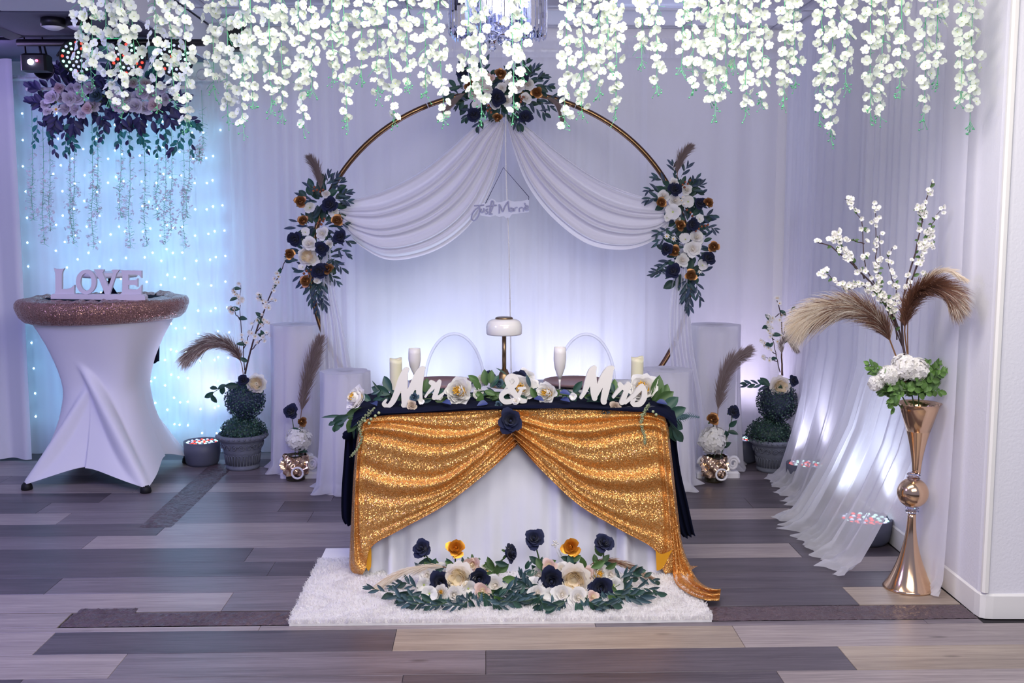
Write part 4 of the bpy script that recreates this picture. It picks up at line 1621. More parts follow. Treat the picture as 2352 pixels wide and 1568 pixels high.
# clear chairs behind the table
for px0, px1, ptop, lb in ((976, 1112, 766, 'left'), (1279, 1412, 767, 'right')):
    y = 5.78
    cxp = (px0 + px1) / 2
    a = at(px0, 875, y)
    b = at(px1, 875, y)
    tp = at(cxp, ptop, y)
    cx_, hw = (a[0] + b[0]) / 2, (b[0] - a[0]) / 2
    t = thing('clear_chair', 'clear acrylic chair with oval back behind the ' + lb + ' side of the table', 'chair', (cx_, y - 0.2, 0), 'clear chairs behind the table')
    zc = 0.70
    P = [(cx_ - hw, y - 0.02, 0.47), (cx_ - hw, y - 0.01, 0.62)] + \
        [(cx_ + hw * math.cos(PI - PI * k / 24), y, zc + (tp[2] - zc) * math.sin(PI * k / 24)) for k in range(25)] + [(cx_ + hw, y - 0.01, 0.62), (cx_ + hw, y - 0.02, 0.47)]
    g = G()
    g.tube(P, 0.0085, 8)
    part('back_frame', g, M_acrylicrim, t)
    g = G()
    hw2 = hw - 0.004
    pts = [(cx_ + hw2 * math.cos(PI - PI * k / 24), zc + (tp[2] - zc - 0.006) * math.sin(PI * k / 24)) for k in range(25)]
    pts = [(cx_ - hw2, 0.50)] + pts + [(cx_ + hw2, 0.50)]
    m = len(pts)
    # a slightly dished sheet
    V, F = [], []
    for d in (0.0, 0.006):
        for (x, z) in pts:
            V.append((x, y + d, z))
        for (x, z) in pts:
            V.append((cx_ + (x - cx_) * .5, y + d + 0.012, 0.70 + (z - 0.70) * .5))
    V += [(cx_, y + 0.016, 0.70), (cx_, y + 0.022, 0.70)]
    for s in (0, 1):
        o = s * 2 * m
        F += [(o + i, o + (i + 1) % m, o + m + (i + 1) % m, o + m + i) for i in range(m)]
        F += [(o + m + i, o + m + (i + 1) % m, 4 * m + s) for i in range(m)]
    F += [(i, (i + 1) % m, 2 * m + (i + 1) % m, 2 * m + i) for i in range(m)]
    g.add(V, F)
    part('backrest', g, M_acrylic, t)
    g = G()
    g.bbox((cx_, y - 0.22, 0.455), (2 * hw + 0.06, 0.42, 0.03), 0.02)
    part('seat', g, M_acrylic, t)
    for sx in (-1, 1):
        for sy in (-0.40, -0.03):
            g = G()
            g.tube([(cx_ + sx * (hw - 0.01), y + sy, 0.44), (cx_ + sx * (hw + 0.01), y + sy * 1.05, 0.0)], lambda q: 0.02 - 0.006 * q, 8)
            part('leg', g, M_acrylic, t)

# ------------------------------------------------------------------ table garland
random.seed(21)
YG = 4.70
t = thing('table_garland', 'garland of white peonies and green leaves along the table front edge', 'garland', at(1180, 915, YG))
g = G()
g.tube(cr([at(790, 955, 4.66), at(860, 935, YG), at(1000, 915, 4.74), at(1170, 905, 4.76), at(1340, 908, 4.74), at(1500, 925, YG), at(1545, 960, 4.66)], 40), 0.006, 6)
part('stem', g, M_stem, t)
for k, px, py, d, dirn, yy in (('P', 817, 914, 52, (-0.75, -0.6, 0.5), 4.62), ('P', 1054, 898, 56, (-0.35, -1, 0.3), 4.70), ('P', 1196, 892, 58, (-0.15, -1, 0.3), 4.76),
                           ('P', 1255, 902, 44, (-0.6, -1, 0.2), 4.70), ('P', 1476, 890, 60, (-0.4, -1, 0.5), 4.74)):
    flower(k, t, px, py, d * 1.12, yy - 0.03, dirn)
for k, px, py, d, yy in (('w', 1108, 873, 30, 4.80), ('n', 1123, 864, 28, 4.84), ('n', 1192, 870, 44, 4.86), ('f', 1215, 866, 30, 4.88), ('w', 1226, 884, 26, 4.78), ('f', 1098, 905, 26, 4.72),
                         ('s', 1146, 880, 22, 4.78), ('n', 1233, 902, 26, 4.76), ('s', 951, 912, 24, 4.60), ('b', 946, 931, 25, 4.585), ('w', 1185, 920, 20, 4.60),
                         ('b', 1413, 935, 28, 4.585), ('s', 1388, 948, 25, 4.575), ('f', 1316, 911, 18, 4.66), ('f', 968, 922, 14, 4.6), ('s', 1145, 930, 18, 4.60), ('w', 1205, 858, 26, 4.9), ('f', 1008, 910, 20, 4.7)):
    flower(k, t, px, py, d, yy, name=None)
for k in range(64):
    px = 845 + 660 * (k + random.random()) / 64
    py = 930 - 17 * math.sin(PI * (px - 845) / 660) + random.uniform(-26, 2)
    leaf(random.choice(['green', 'dark', 'dark', 'euc', 'green']), t, px, py, random.choice([random.uniform(100, 200), random.uniform(-20, 80)]), random.uniform(18, 32), YG + random.uniform(-.01, .09))
for px, py, a, L, kd, yy in ((1118, 885, 100, 48, 'green', 4.72), (1100, 880, 140, 40, 'green', 4.72), (1128, 890, 60, 44, 'dark', 4.72), (1135, 905, -80, 36, 'green', 4.66), (1108, 905, 250, 40, 'green', 4.66),
                             (1160, 905, 40, 44, 'dark', 4.72), (1125, 880, 80, 40, 'green', 4.70), (895, 905, 160, 60, 'dark', 4.68), (900, 900, 120, 56, 'dark', 4.68), (880, 915, 200, 40, 'dark', 4.67),
                             (920, 925, 280, 40, 'dark', 4.60), (975, 905, 80, 48, 'green', 4.72), (985, 905, 60, 36, 'green', 4.70), (1380, 925, 160, 46, 'dark', 4.62), (1372, 920, 60, 44, 'dark', 4.62), (1345, 928, 20, 40, 'dark', 4.62),
                             (1408, 905, 80, 46, 'green', 4.70), (1500, 920, 75, 62, 'green', 4.70), (1512, 930, 60, 58, 'green', 4.68), (1505, 925, 30, 52, 'green', 4.67), (1520, 945, 40, 56, 'dark', 4.64),
                             (1528, 955, 20, 54, 'dark', 4.63), (1535, 965, -30, 48, 'dark', 4.62), (1540, 975, -70, 46, 'dark', 4.62), (1545, 985, -50, 44, 'dark', 4.62), (1538, 980, -100, 36, 'dark', 4.62), (1545, 960, 5, 46, 'euc', 4.63),
                             (845, 945, 190, 56, 'green', 4.62), (838, 950, 215, 52, 'dark', 4.61), (820, 955, 240, 48, 'green', 4.61), (800, 955, 205, 44, 'dark', 4.61), (815, 960, 262, 54, 'blade', 4.61), (822, 962, 270, 60, 'blade', 4.60), (790, 955, 178, 52, 'blade', 4.62),
                             (790, 965, 215, 30, 'round', 4.61), (778, 972, 250, 20, 'round', 4.61), (770, 970, 200, 18, 'round', 4.61), (766, 978, 280, 16, 'round', 4.61), (880, 905, 130, 50, 'blade', 4.68), (1148, 868, 160, 30, 'blade', 4.84), (1165, 862, 140, 40, 'blade', 4.86)):
    leaf(kd, t, px, py, a, L * (0.8 if 870 < px < 1480 else 1.0), yy + (0.05 if 870 < px < 1480 else 0))
for k in range(70):
    px = 880 + 600 * (k + random.random()) / 70
    leaf(random.choice(['green', 'dark', 'dark', 'euc', 'willow']), t, px, random.uniform(898, 926), random.choice([random.uniform(120, 230), random.uniform(-50, 60), random.uniform(200, 340)]), random.uniform(20, 34), random.uniform(4.68, 4.84))
# fern frond at the right end, pale drooping amaranth at both ends
g = G()
P = cr([at(1545, 968, 4.62), at(1575, 955, 4.62), at(1605, 958, 4.62)], 16)
g.tube(P, 0.001, 4)
for i in range(2, 16):
    for s in (-1, 1):
        b = Vector(P[i])
        l = 0.035 * (1 - i / 18)
        e = b + Vector((l * 0.7, 0, l * s))
        g.add([b + Vector((-0.003, 0, 0)), b + Vector((0.003, 0, 0)), e], [(0, 1, 2)])
part('fern', g, M_leaf_euc, t)
for pts in ([(862, 936), (840, 955), (826, 975), (830, 1005), (822, 1028), (808, 1046)], [(1492, 925), (1478, 950), (1473, 975), (1480, 1000), (1481, 1018)]):
    g = G()
    P = cr([at(x, y, 4.545) for x, y in pts], 40)
    g.tube(P, 0.0012, 4)
    for i in range(2, 40):
        for k in range(7):
            q = P[i] + rng.normal(0, 0.0045 * (1.2 - i / 60), 3)
            g.ball(q, 0.0026, 5, 3)
    part('amaranth', g, M_amar, t, kind='stuff')
g = G()
for px, py in ((852, 962), (862, 955), (870, 948), (1500, 945), (1507, 952), (848, 972), (838, 966)):
    g.ball(at(px, py, 4.545), 0.007, 7, 5)
part('bud', g, M_amar, t, kind='stuff')
# loose navy petals
random.seed(5)
pm = make_leaf('navy_petal', M_navypetal, 0.36, 4, 0.3, 0.1, tipf=0.8)
for px, py, nb in ((855, 925, 'by the left peony at the table corner'), (1017, 923, 'below the peony nearest the word Mr'), (1227, 915, 'right of the ampersand'), (1286, 901, 'under the foot of the right flute'),
                   (1288, 917, 'below the right flute on the runner'), (1508, 923, 'at the right end of the runner beside Mrs'), (1120, 926, 'under the green leaf cluster')):
    q = at(px, py, 4.62)
    q[2] = max(q[2], TZ + 0.018)
    o = bpy.data.objects.new('navy_petal', pm)
    link(o, None, q)
    o.rotation_mode = 'QUATERNION'
    o.rotation_quaternion = leafrot((random.uniform(-1, 1), -0.5, 0.1), (0.1, -0.6, 1))
    o.scale = (0.05,) * 3
    tag(o, 'loose navy petal lying ' + nb, 'petal', 'navy petals on the table')

# ------------------------------------------------------------------ round arch with drapes and flowers
YA = 6.62
ca = at(1153, 628, YA)
rx, rz = sz(438, YA), sz(411, YA)
t = thing('round_arch', 'round bronze metal arch behind the sweetheart table', 'arch', (ca[0], YA, 0))
EL = lambda a, k=1.0, dy=0.0: (ca[0] + rx * k * math.cos(a), YA + dy, ca[2] + rz * k * math.sin(a))
for k in range(8):
    a0, a1 = 2 * PI * k / 8 + 0.395, 2 * PI * (k + 1) / 8 + 0.395 - 0.004
    g = G()
    g.tube([EL(a0 + (a1 - a0) * i / 20) for i in range(21)], 0.0165, 10)
    part('hoop_section', g, M_archgold, t)
    g = G()
    g.tube([EL(a0 + (a1 - a0) * i / 20, 1.0, -0.0165) for i in range(21)], 0.0035, 6)
    part('gold_seam', g, M_archline, t)
g = G()
zb = ca[2] - rz
for sx in (-0.5, 0.5):
    g.tube([(ca[0] + sx, YA - 0.3, 0.012), (ca[0] + sx, YA + 0.3, 0.012)], 0.012, 8)
    g.tube([(ca[0] + sx, YA, 0.012), EL(-PI / 2 + sx * 0.42 * 1.0)], 0.012, 8)
part('foot_stand', g, M_archgold, t)


def cloth_between(name, label, U, L, y, mt, nf, amp, seed, thk=0.0, pinch=(1, 1), nu=70, nv=60):
    """swag whose folds run along the two edge curves"""
    a, b = cr([(x, yy, 0) for x, yy in U], nu), cr([(x, yy, 0) for x, yy in L], nu)
    r = np.random.default_rng(seed)
    ph = r.uniform(0, 6.28, 3)
    P = np.zeros((nv, nu, 3))
    for j in range(nv):
        v = j / (nv - 1)
        for i in range(nu):
            u = i / (nu - 1)
            q = a[i] * (1 - v) + b[i] * v
            q[1] += 5 * math.sin(2 * PI * nf * 0.5 * v + ph[2]) * math.sin(PI * u)
            w = math.sin(PI * min(1, max(0, 0.06 + 0.9 * u))) ** 0.6
            f = math.sin(2 * PI * nf * v + ph[0] + 0.8 * u) + 0.5 * math.sin(2 * PI * nf * 1.9 * v + ph[1] - 1.2 * u)
            P[j, i] = at(q[0], q[1], y - amp * f * w - 0.05 * math.sin(PI * v) * w)
    g = G()
    rows_to_grid(g, P)
    t = thing(name, label, 'drape', P[0, 0], 'white drapes of the arch')
    part('cloth', g, mt, t)
    return t


cloth_between('arch_drape', 'white cloth swagged from the arch top to its left flowers',
              [(1148, 262), (1090, 292), (1030, 345), (960, 398), (880, 438), (810, 458), (778, 470)],
              [(1160, 285), (1152, 345), (1128, 430), (1080, 515), (1000, 575), (900, 597), (830, 566), (785, 520)], YA - 0.05, M_drape, 7, 0.022, 5)
cloth_between('arch_drape', 'white cloth swagged from the arch top to its right flowers',
              [(1172, 262), (1225, 300), (1290, 352), (1370, 405), (1450, 440), (1520, 458), (1545, 468)],
              [(1166, 285), (1180, 345), (1210, 425), (1265, 500), (1345, 562), (1425, 577), (1490, 560), (1535, 520)], YA - 0.05, M_drape, 7, 0.022, 8)


def tail(name, label, A_, B_, y, mt, seed):
    a, b = cr([(x, yy, 0) for x, yy in A_], 40), cr([(x, yy, 0) for x, yy in B_], 40)
    P = np.zeros((40, 40, 3))
    for j in range(40):
        for i in range(40):
            u = i / 39
            q = a[j] * (1 - u) + b[j] * u
            P[j, i] = at(q[0], q[1], y - 0.028 * math.sin(u * 21 + seed + 0.05 * j) * (0.4 + j / 45))
            P[j, i, 2] = max(P[j, i, 2], 0.012 + 0.004 * math.sin(i))
    g = G()
    rows_to_grid(g, P)
    t = thing(name, label, 'drape', P[0, 0], 'white drapes of the arch')
    part('cloth', g, mt, t)


tail('arch_drape', 'narrow sheer drape falling to the floor under the left arch flowers',
     [(736, 560), (734, 660), (736, 740), (738, 860), (740, 1000), (742, 1085)], [(758, 560), (768, 660), (790, 760), (806, 840), (826, 960), (838, 1085)], YA - 0.075, M_sheer2, 1)
tail('arch_drape', 'narrow sheer drape falling to the floor under the right arch flowers',
     [(1560, 560), (1540, 680), (1534, 760), (1540, 820), (1548, 950), (1545, 1085)], [(1580, 560), (1584, 680), (1592, 800), (1610, 900), (1625, 1000), (1632, 1085)], YA - 0.075, M_sheer2, 2)
random.seed(31)


def floral(name, label, items, base, yb):
    t = thing(name, label, 'flower arrangement', at(base[0], base[1], yb), 'flower clusters on the arch')
    g = G()
    return t


YFW = YA - 0.10
# left cluster
t = floral('arch_flowers', 'left cluster of navy, gold and white roses tied to the arch', None, (735, 540), YA)
for k, px, py, d in (('w', 740, 536, 31), ('w', 711, 560, 35), ('a', 706, 588, 42), ('w', 749, 446, 19), ('f', 711, 476, 26), ('f', 767, 488, 24), ('f', 694, 612, 20), ('w', 728, 645, 16), ('f', 722, 600, 24), ('w', 756, 560, 20), ('f', 702, 532, 20),
                     ('n', 757, 469, 38), ('n', 677, 549, 35), ('n', 739, 570, 33), ('n', 781, 544, 33), ('n', 733, 622, 37), ('n', 745, 615, 24),
                     ('g', 690, 462, 30), ('g', 696, 506, 26), ('g', 774, 506, 29), ('g', 665, 583, 26), ('g', 752, 617, 29), ('g', 702, 645, 30)):
    flower(k, t, px, py, d, YFW - random.uniform(0.02, 0.06) - (0.03 if k in 'gn' else 0))
for cx, cy, rx_, ry_, n, kd in ((740, 460, 55, 50, 49, ['euc', 'slate', 'round', 'euc']), (730, 520, 60, 40, 43, ['euc', 'slate', 'dark']), (725, 580, 62, 50, 49, ['euc', 'slate', 'dark', 'euc']), (725, 630, 45, 38, 34, ['euc', 'slate'])):
    ring_leaves(t, cx, cy, rx_, ry_, n, kd, 28, YFW + 0.01, 0.1, 0.85)
sprig(t, [(725, 640), (728, 670), (730, 715)], YFW, ['slate', 'euc'], 28, 16, 42)
sprig(t, [(715, 640), (712, 670), (716, 695)], YFW, ['slate', 'euc'], 26, 9, 40)
sprig(t, [(740, 640), (742, 680), (745, 700)], YFW, ['slate', 'euc'], 26, 9, 40)
for a, p in ((25, (770, 520)), (0, (775, 550)), (-20, (775, 570)), (-30, (765, 600)), (-45, (755, 625)), (30, (775, 450)), (45, (765, 430)), (5, (775, 460)), (80, (750, 425)), (60, (760, 425))):
    x, y_ = p
    dx, dy = 34 * math.cos(math.radians(a)), -34 * math.sin(math.radians(a))
    sprig(t, [(x, y_), (x + dx * .5, y_ + dy * .5 + 2), (x + dx * .75, y_ + dy * .75 + 5)], YFW, ['slate', 'euc'], 23, 5, 42)
pampas('pampas', '', [(738, 450), (735, 420), (727, 390), (714, 366)], YFW - 0.02, 0.10, [M_plume['taupe']], 1, 700, 0.2, 0.25, parent=t, wid=0.0010, spread=0.6)
bg = G()
for px, py in [(722, 430), (728, 436), (735, 440), (720, 438), (742, 436), (735, 504), (742, 508), (738, 515), (730, 512), (745, 502), (704, 622), (710, 628), (698, 628), (706, 634), (715, 620)]:
    bg.ball(at(px, py, YFW - 0.07), 0.0085, 7, 5)
part('berries', bg, M_berry, t, kind='stuff')

# right cluster
t = floral('arch_flowers', 'right cluster of navy, gold and white roses tied to the arch', None, (1580, 540), YA)
for k, px, py, d in (('w', 1550, 461, 31), ('w', 1577, 436, 26), ('w', 1524, 450, 28), ('f', 1545, 487, 36), ('w', 1555, 503, 18), ('w', 1600, 545, 35), ('w', 1591, 572, 39), ('w', 1567, 598, 33), ('f', 1574, 548, 26), ('f', 1615, 608, 26), ('d', 1607, 624, 13),
                     ('d', 1569, 452, 10), ('d', 1566, 460, 10), ('d', 1571, 468, 10), ('w', 1548, 419, 22), ('f', 1580, 462, 30), ('d', 1532, 542, 18), ('d', 1548, 548, 18), ('f', 1533, 500, 18), ('f', 1608, 502, 20),
                     ('n', 1551, 435, 34), ('n', 1608, 467, 29), ('n', 1591, 515, 32), ('n', 1531, 572, 30), ('n', 1628, 592, 33), ('n', 1547, 622, 36),
                     ('g', 1519, 465, 26), ('g', 1627, 465, 26), ('g', 1562, 517, 29), ('g', 1549, 576, 30), ('g', 1639, 566, 28), ('g', 1587, 632, 30)):
    flower(k, t, px, py, d, YFW - random.uniform(0.02, 0.06) - (0.03 if k in 'gnd' else 0))
for cx, cy, rx_, ry_, n, kd in ((1565, 450, 60, 48, 52, ['euc', 'slate', 'round', 'dark']), (1580, 510, 58, 40, 43, ['euc', 'slate', 'dark']), (1580, 570, 62, 50, 49, ['euc', 'slate', 'dark']), (1575, 625, 50, 36, 34, ['euc', 'slate', 'round'])):
    ring_leaves(t, cx, cy, rx_, ry_, n, kd, 28, YFW + 0.01, 0.1, 0.82)
sprig(t, [(1582, 640), (1585, 670), (1582, 705)], YFW, ['slate', 'euc'], 28, 16, 42)
sprig(t, [(1575, 640), (1575, 665), (1572, 685)], YFW, ['slate', 'euc'], 26, 9, 40)
sprig(t, [(1598, 640), (1602, 665), (1608, 690)], YFW, ['slate', 'euc'], 26, 8, 40)
for a, p in ((55, (1585, 430)), (40, (1590, 440)), (170, (1515, 440)), (185, (1515, 455)), (150, (1530, 420)), (200, (1535, 545)), (190, (1535, 530)), (190, (1530, 620)), (175, (1530, 630)), (205, (1540, 600)), (10, (1610, 500)), (-10, (1615, 520)), (100, (1550, 405)), (60, (1565, 405))):
    x, y_ = p
    dx, dy = 36 * math.cos(math.radians(a)), -36 * math.sin(math.radians(a))
    sprig(t, [(x, y_), (x + dx * .5, y_ + dy * .5 - 1), (x + dx * .75, y_ + dy * .75 + 2)], YFW, ['slate', 'euc'], 24, 5, 42)
pampas('pampas', '', [(1555, 410), (1557, 388), (1566, 362), (1583, 339)], YFW - 0.02, 0.095, [M_plume['taupe']], 2, 650, 0.2, 0.25, parent=t, wid=0.0010, spread=0.6)
bg = G()
for px, py in [(1568, 424), (1574, 418), (1580, 422), (1572, 430), (1585, 414), (1605, 525), (1612, 520), (1620, 518), (1598, 530), (1578, 482), (1586, 488), (1590, 496), (1626, 516)]:
    bg.ball(at(px, py, YFW - 0.07), 0.008, 7, 5)
part('berries', bg, M_berry, t, kind='stuff')

# top cluster
t = floral('arch_flowers', 'top cluster of navy, gold and white roses at the arch crown', None, (1148, 220), YA)
for k, px, py, d in (('p', 1126, 180, 24), ('w', 1102, 186, 30), ('w', 1152, 202, 26), ('w', 1190, 202, 28), ('w', 1090, 218, 30), ('w', 1164, 232, 28), ('w', 1208, 226, 28), ('f', 1137, 240, 24), ('w', 1213, 194, 28), ('w', 1120, 205, 24), ('f', 1170, 186, 24), ('f', 1095, 240, 24),
                     ('n', 1144, 224, 38), ('n', 1198, 180, 34), ('n', 1062, 165, 28), ('n', 1089, 263, 34), ('n', 1207, 268, 32),
                     ('g', 1150, 169, 29), ('g', 1081, 196, 31), ('g', 1233, 212, 28), ('g', 1143, 270, 24)):
    flower(k, t, px, py, d, YFW - random.uniform(0.02, 0.06) - (0.03 if k in 'gn' else 0))
for cx, cy, rx_, ry_, n, kd in ((1100, 205, 55, 55, 49, ['euc', 'slate', 'dark', 'round']), (1195, 205, 58, 55, 55, ['euc', 'slate', 'dark', 'round']), (1150, 235, 80, 45, 58, ['euc', 'slate', 'dark'])):
    ring_leaves(t, cx, cy, rx_, ry_, n, kd, 27, YFW + 0.01, 0.1, 0.85)
for a, p in ((50, (1215, 175)), (25, (1225, 185)), (10, (1235, 200)), (-15, (1255, 222)), (-20, (1240, 235)), (-25, (1230, 250)), (65, (1200, 165)), (120, (1075, 170)), (165, (1065, 205)), (200, (1075, 230)), (230, (1085, 250)), (250, (1105, 265)), (280, (1190, 260)), (180, (1055, 215)), (80, (1110, 165)), (-60, (1175, 262)), (0, (1262, 222))):
    x, y_ = p
    dx, dy = 34 * math.cos(math.radians(a)), -34 * math.sin(math.radians(a))
    sprig(t, [(x, y_), (x + dx * .5, y_ + dy * .5 - 1), (x + dx * .75, y_ + dy * .75 + 2)], YFW, ['slate', 'euc', 'dark'], 23, 5, 42)
pampas('pampas', '', [(1078, 208), (1055, 222), (1035, 240), (1012, 266)], YFW - 0.02, 0.075, [M_plume['taupe']], 3, 500, 0.15, 0.3, parent=t, wid=0.001, spread=0.45)
pampas('pampas', '', [(1245, 220), (1268, 230), (1283, 248), (1292, 272)], YFW - 0.02, 0.075, [M_plume['taupe']], 4, 500, 0.15, 0.3, parent=t, wid=0.001, spread=0.45)
bg = G()
for px, py in [(1118, 235), (1122, 242), (1126, 250), (1120, 254), (1194, 222), (1198, 228), (1202, 223), (1196, 234), (1128, 258)]:
    bg.ball(at(px, py, YFW - 0.07), 0.009, 7, 5)
part('berries', bg, M_berry, t, kind='stuff')

# ------------------------------------------------------------------ script sign hung below the arch crown
YS = 6.44
t = thing('acrylic_sign', 'clear acrylic sign reading Just Marrie hung by a cord in the arch', 'sign', at(1150, 475, YS))
k_, ox, oy = 6.82, 1000, 330
out = [(700, 960), (740, 925), (770, 918), (810, 935), (840, 885), (885, 858), (930, 880), (960, 915), (1040, 912), (1095, 890), (1140, 872), (1185, 895), (1230, 905), (1340, 900), (1420, 882), (1465, 865),
       (1465, 1070), (1330, 1085), (1200, 1105), (1155, 1160), (1110, 1165), (1070, 1130), (1000, 1145), (940, 1120), (860, 1145), (760, 1130), (700, 1120)]
V = []
for dy in (0.0, 0.005):
    V += [at(x / k_ + ox, y / k_ + oy, YS) + np.array([0, dy, 0]) for x, y in out]
n = len(out)
g = G()
g.add(V, [tuple(range(n - 1, -1, -1)), tuple(range(n, 2 * n))] + [(i, (i + 1) % n, n + (i + 1) % n, n + i) for i in range(n)])
M_signp = sheer('acrylic_sheet', '#f8f8ff', 0.5, 0.3)
part('panel', g, M_signp, t, smooth=False)
M_tube = mat('grey_tube', '#a9a9c4', 0.35)
JM = {'J': [[(605, 972), (690, 966), (765, 958)], [(690, 966), (692, 1040), (680, 1110), (650, 1170), (605, 1203), (566, 1175), (578, 1105), (630, 1030), (690, 985)]],
      'u': [[(722, 1015), (712, 1055), (730, 1078), (752, 1055), (762, 1012), (762, 1050), (775, 1070)]],
      's': [[(822, 1018), (795, 1040), (825, 1072), (800, 1100), (780, 1088)]],
      't': [[(838, 1112), (870, 1060), (905, 970), (908, 910), (885, 898), (868, 950), (856, 1040), (866, 1105), (895, 1095)], [(790, 985), (870, 972), (960, 962)]],
      'M': [[(1000, 945), (1003, 1015), (1000, 1092)], [(1000, 950), (1030, 1000), (1055, 1062), (1090, 980), (1140, 908), (1148, 980), (1158, 1065)]],
      'a': [[(1212, 1012), (1175, 1010), (1165, 1045), (1195, 1058), (1215, 1012), (1222, 1058)]],
      'r': [[(1240, 1058), (1248, 1010), (1290, 998)]],
      'r ': [[(1316, 1068), (1318, 1012), (1368, 995)]],
      'i': [[(1378, 1062), (1384, 1000)], [(1396, 925), (1405, 950), (1415, 962)]],
      'e': [[(1412, 1012), (1448, 1002), (1450, 978), (1418, 978), (1402, 1012), (1428, 1044), (1464, 1028)]]}
for ch, ss in JM.items():
    g = G()
    for s in ss:
        g.tube(cr([at(x / k_ + ox, y / k_ + oy, YS - 0.006) for x, y in s], max(8, 7 * len(s))), 0.0045, 6)
    part('letter', g, M_tube, t, label='letter ' + ch.strip())
g = G()
g.tube([at(785 / k_ + ox, 935 / k_ + oy, YS), at(1065 / k_ + ox, 372 / k_ + oy, YS), at(1466 / k_ + ox, 832 / k_ + oy, YS), at(1462 / k_ + ox, 880 / k_ + oy, YS)], 0.0022, 5)
part('cord', g, M_string, t)
g = G()
P = cr([at(1162, 262, YS + 0.1), at(1161, 330, YS + 0.1), at(1163, 420, YS + 0.1), at(1167, 520, YS + 0.1), at(1170, 620, YS + 0.1), at(1172, 730, YS + 0.1), at(1174, 860, YS + 0.1)], 40)
g.tube(P, 0.004, 6)
for i in range(2, 40, 4):
    g.ball(P[i], 0.006, 6, 4)
solo('white_cable', g, M_trimpaint, 'white beaded light cable hanging straight down behind the sign', 'cable', P[0])

# ------------------------------------------------------------------ plinths under sheer covers
def plinth(px0, px1, ptop, y, spread, name_side, tall, pbot):
    a, b = at(px0, ptop, y), at(px1, ptop, y)
    cx_, hw = (a[0] + b[0]) / 2, (b[0] - a[0]) / 2
    zt_ = a[2]
    who = ('tall' if tall else 'low') + ' white plinth ' + name_side
    t = thing('plinth', who, 'plinth', (cx_, y, 0), 'white plinths beside the table')
    g = G()
    g.bbox((cx_, y, zt_ * 0.5 + 0.03), (hw * 1.62, hw * 1.62, zt_ - 0.08), hw * 0.4)
    part('column', g, M_plinth, t, smooth=False)
    g = G()
    g.bbox((cx_, y, zt_ - 0.02), (hw * 1.70, hw * 1.70, 0.036), hw * 0.5)
    part('cap', g, M_plinth, t, smooth=False)
    g = G()
    g.bbox((cx_, y, 0.04), (hw * 1.9, hw * 1.9, 0.08), hw * 0.3)
    part('base', g, M_plaster, t, smooth=False)
    # cover
    f = fold_fn(0, 7, int(px0), 0.5)
    g = G()
    nu = 120

    def fn(u, v):
        a_ = 2 * PI * u
        # rounded octagon
        q = a_ % (PI / 4)
        oct_ = hw * (1.0 + 0.05 * math.cos(8 * a_))
        zz = zt_ + 0.003 - (zt_ - 0.008) * v
        rr = oct_ * (1.0 + 0.02) + spread * v ** 1.5 * (1 + 0.5 * math.sin(3 * a_ + px0)) + 0.018 * f(a_) * v + 0.012 * math.sin(a_ * 13) * v
        if v > 0.95:
            rr += 0.03 * (1 + math.sin(a_ * 7))
        return (cx_ + rr * math.cos(a_), y + rr * math.sin(a_), zz)
    g.grid(fn, nu, 20, wrap=True)
    n0 = len(g.v)
    g.add([(cx_ + hw * 1.03 * (1 + .05 * math.cos(8 * 2 * PI * k / nu)) * math.cos(2 * PI * k / nu), y + hw * 1.03 * (1 + .05 * math.cos(8 * 2 * PI * k / nu)) * math.sin(2 * PI * k / nu), zt_ + 0.003) for k in range(nu)], [tuple(range(nu))])
    c = thing('sheer_cover', 'sheer cloth over the ' + who, 'cloth', (cx_, y, zt_), 'sheer covers on the plinths')
    part('cloth', g, M_sheer2, c)
    return cx_


plinth(624, 734, 745, 6.74, 0.02, 'left of the arch next to the topiary', True, 1090)
plinth(738, 847, 853, 6.22, 0.03, 'left of the table', False, 1130)
plinth(1586, 1698, 746, 6.74, 0.02, 'right of the arch', True, 1090)
plinth(1476, 1587, 849, 6.22, 0.03, 'right of the table', False, 1110)


def scroll_block(px0, px1, py0, y, label):
    a, b = at(px0, 1090, y), at(px1, 1090, y)
    z1 = at(px0, py0, y)[2]
    cx_, w_ = (a[0] + b[0]) / 2, b[0] - a[0]
    t = thing('plaster_base', label, 'column base', (cx_, y, 0), 'white plaster scroll blocks')
    g = G()
    g.bbox((cx_, y, 0.02), (w_, 0.14, 0.04), 0.01)
    part('plate', g, M_plaster, t, smooth=False)
    g = G()
    g.bbox((cx_, y, z1 * 0.5 + 0.01), (w_ * 0.62, 0.10, z1 - 0.03), 0.012)
    part('block', g, M_plaster, t, smooth=False)
    for s in (-1, 1):
        g = G()
        P = []
        for k in range(40):
            a_ = k / 39 * 4.2 * PI
            r_ = 0.046 * (1 - 0.75 * k / 39)
            P.append((cx_ + s * (w_ * 0.34 + r_ * math.cos(a_) * 0.8), y - 0.055, 0.040 + 0.052 + r_ * math.sin(a_)))
        g.tube(P, lambda q: 0.011 - 0.005 * q, 7)
        part('volute', g, M_plaster, t)


scroll_block(648, 735, 1040, 6.56, 'white plaster scroll block behind the left gold vase')
scroll_block(1596, 1694, 1044, 6.50, 'white plaster scroll block behind the right gold vase')


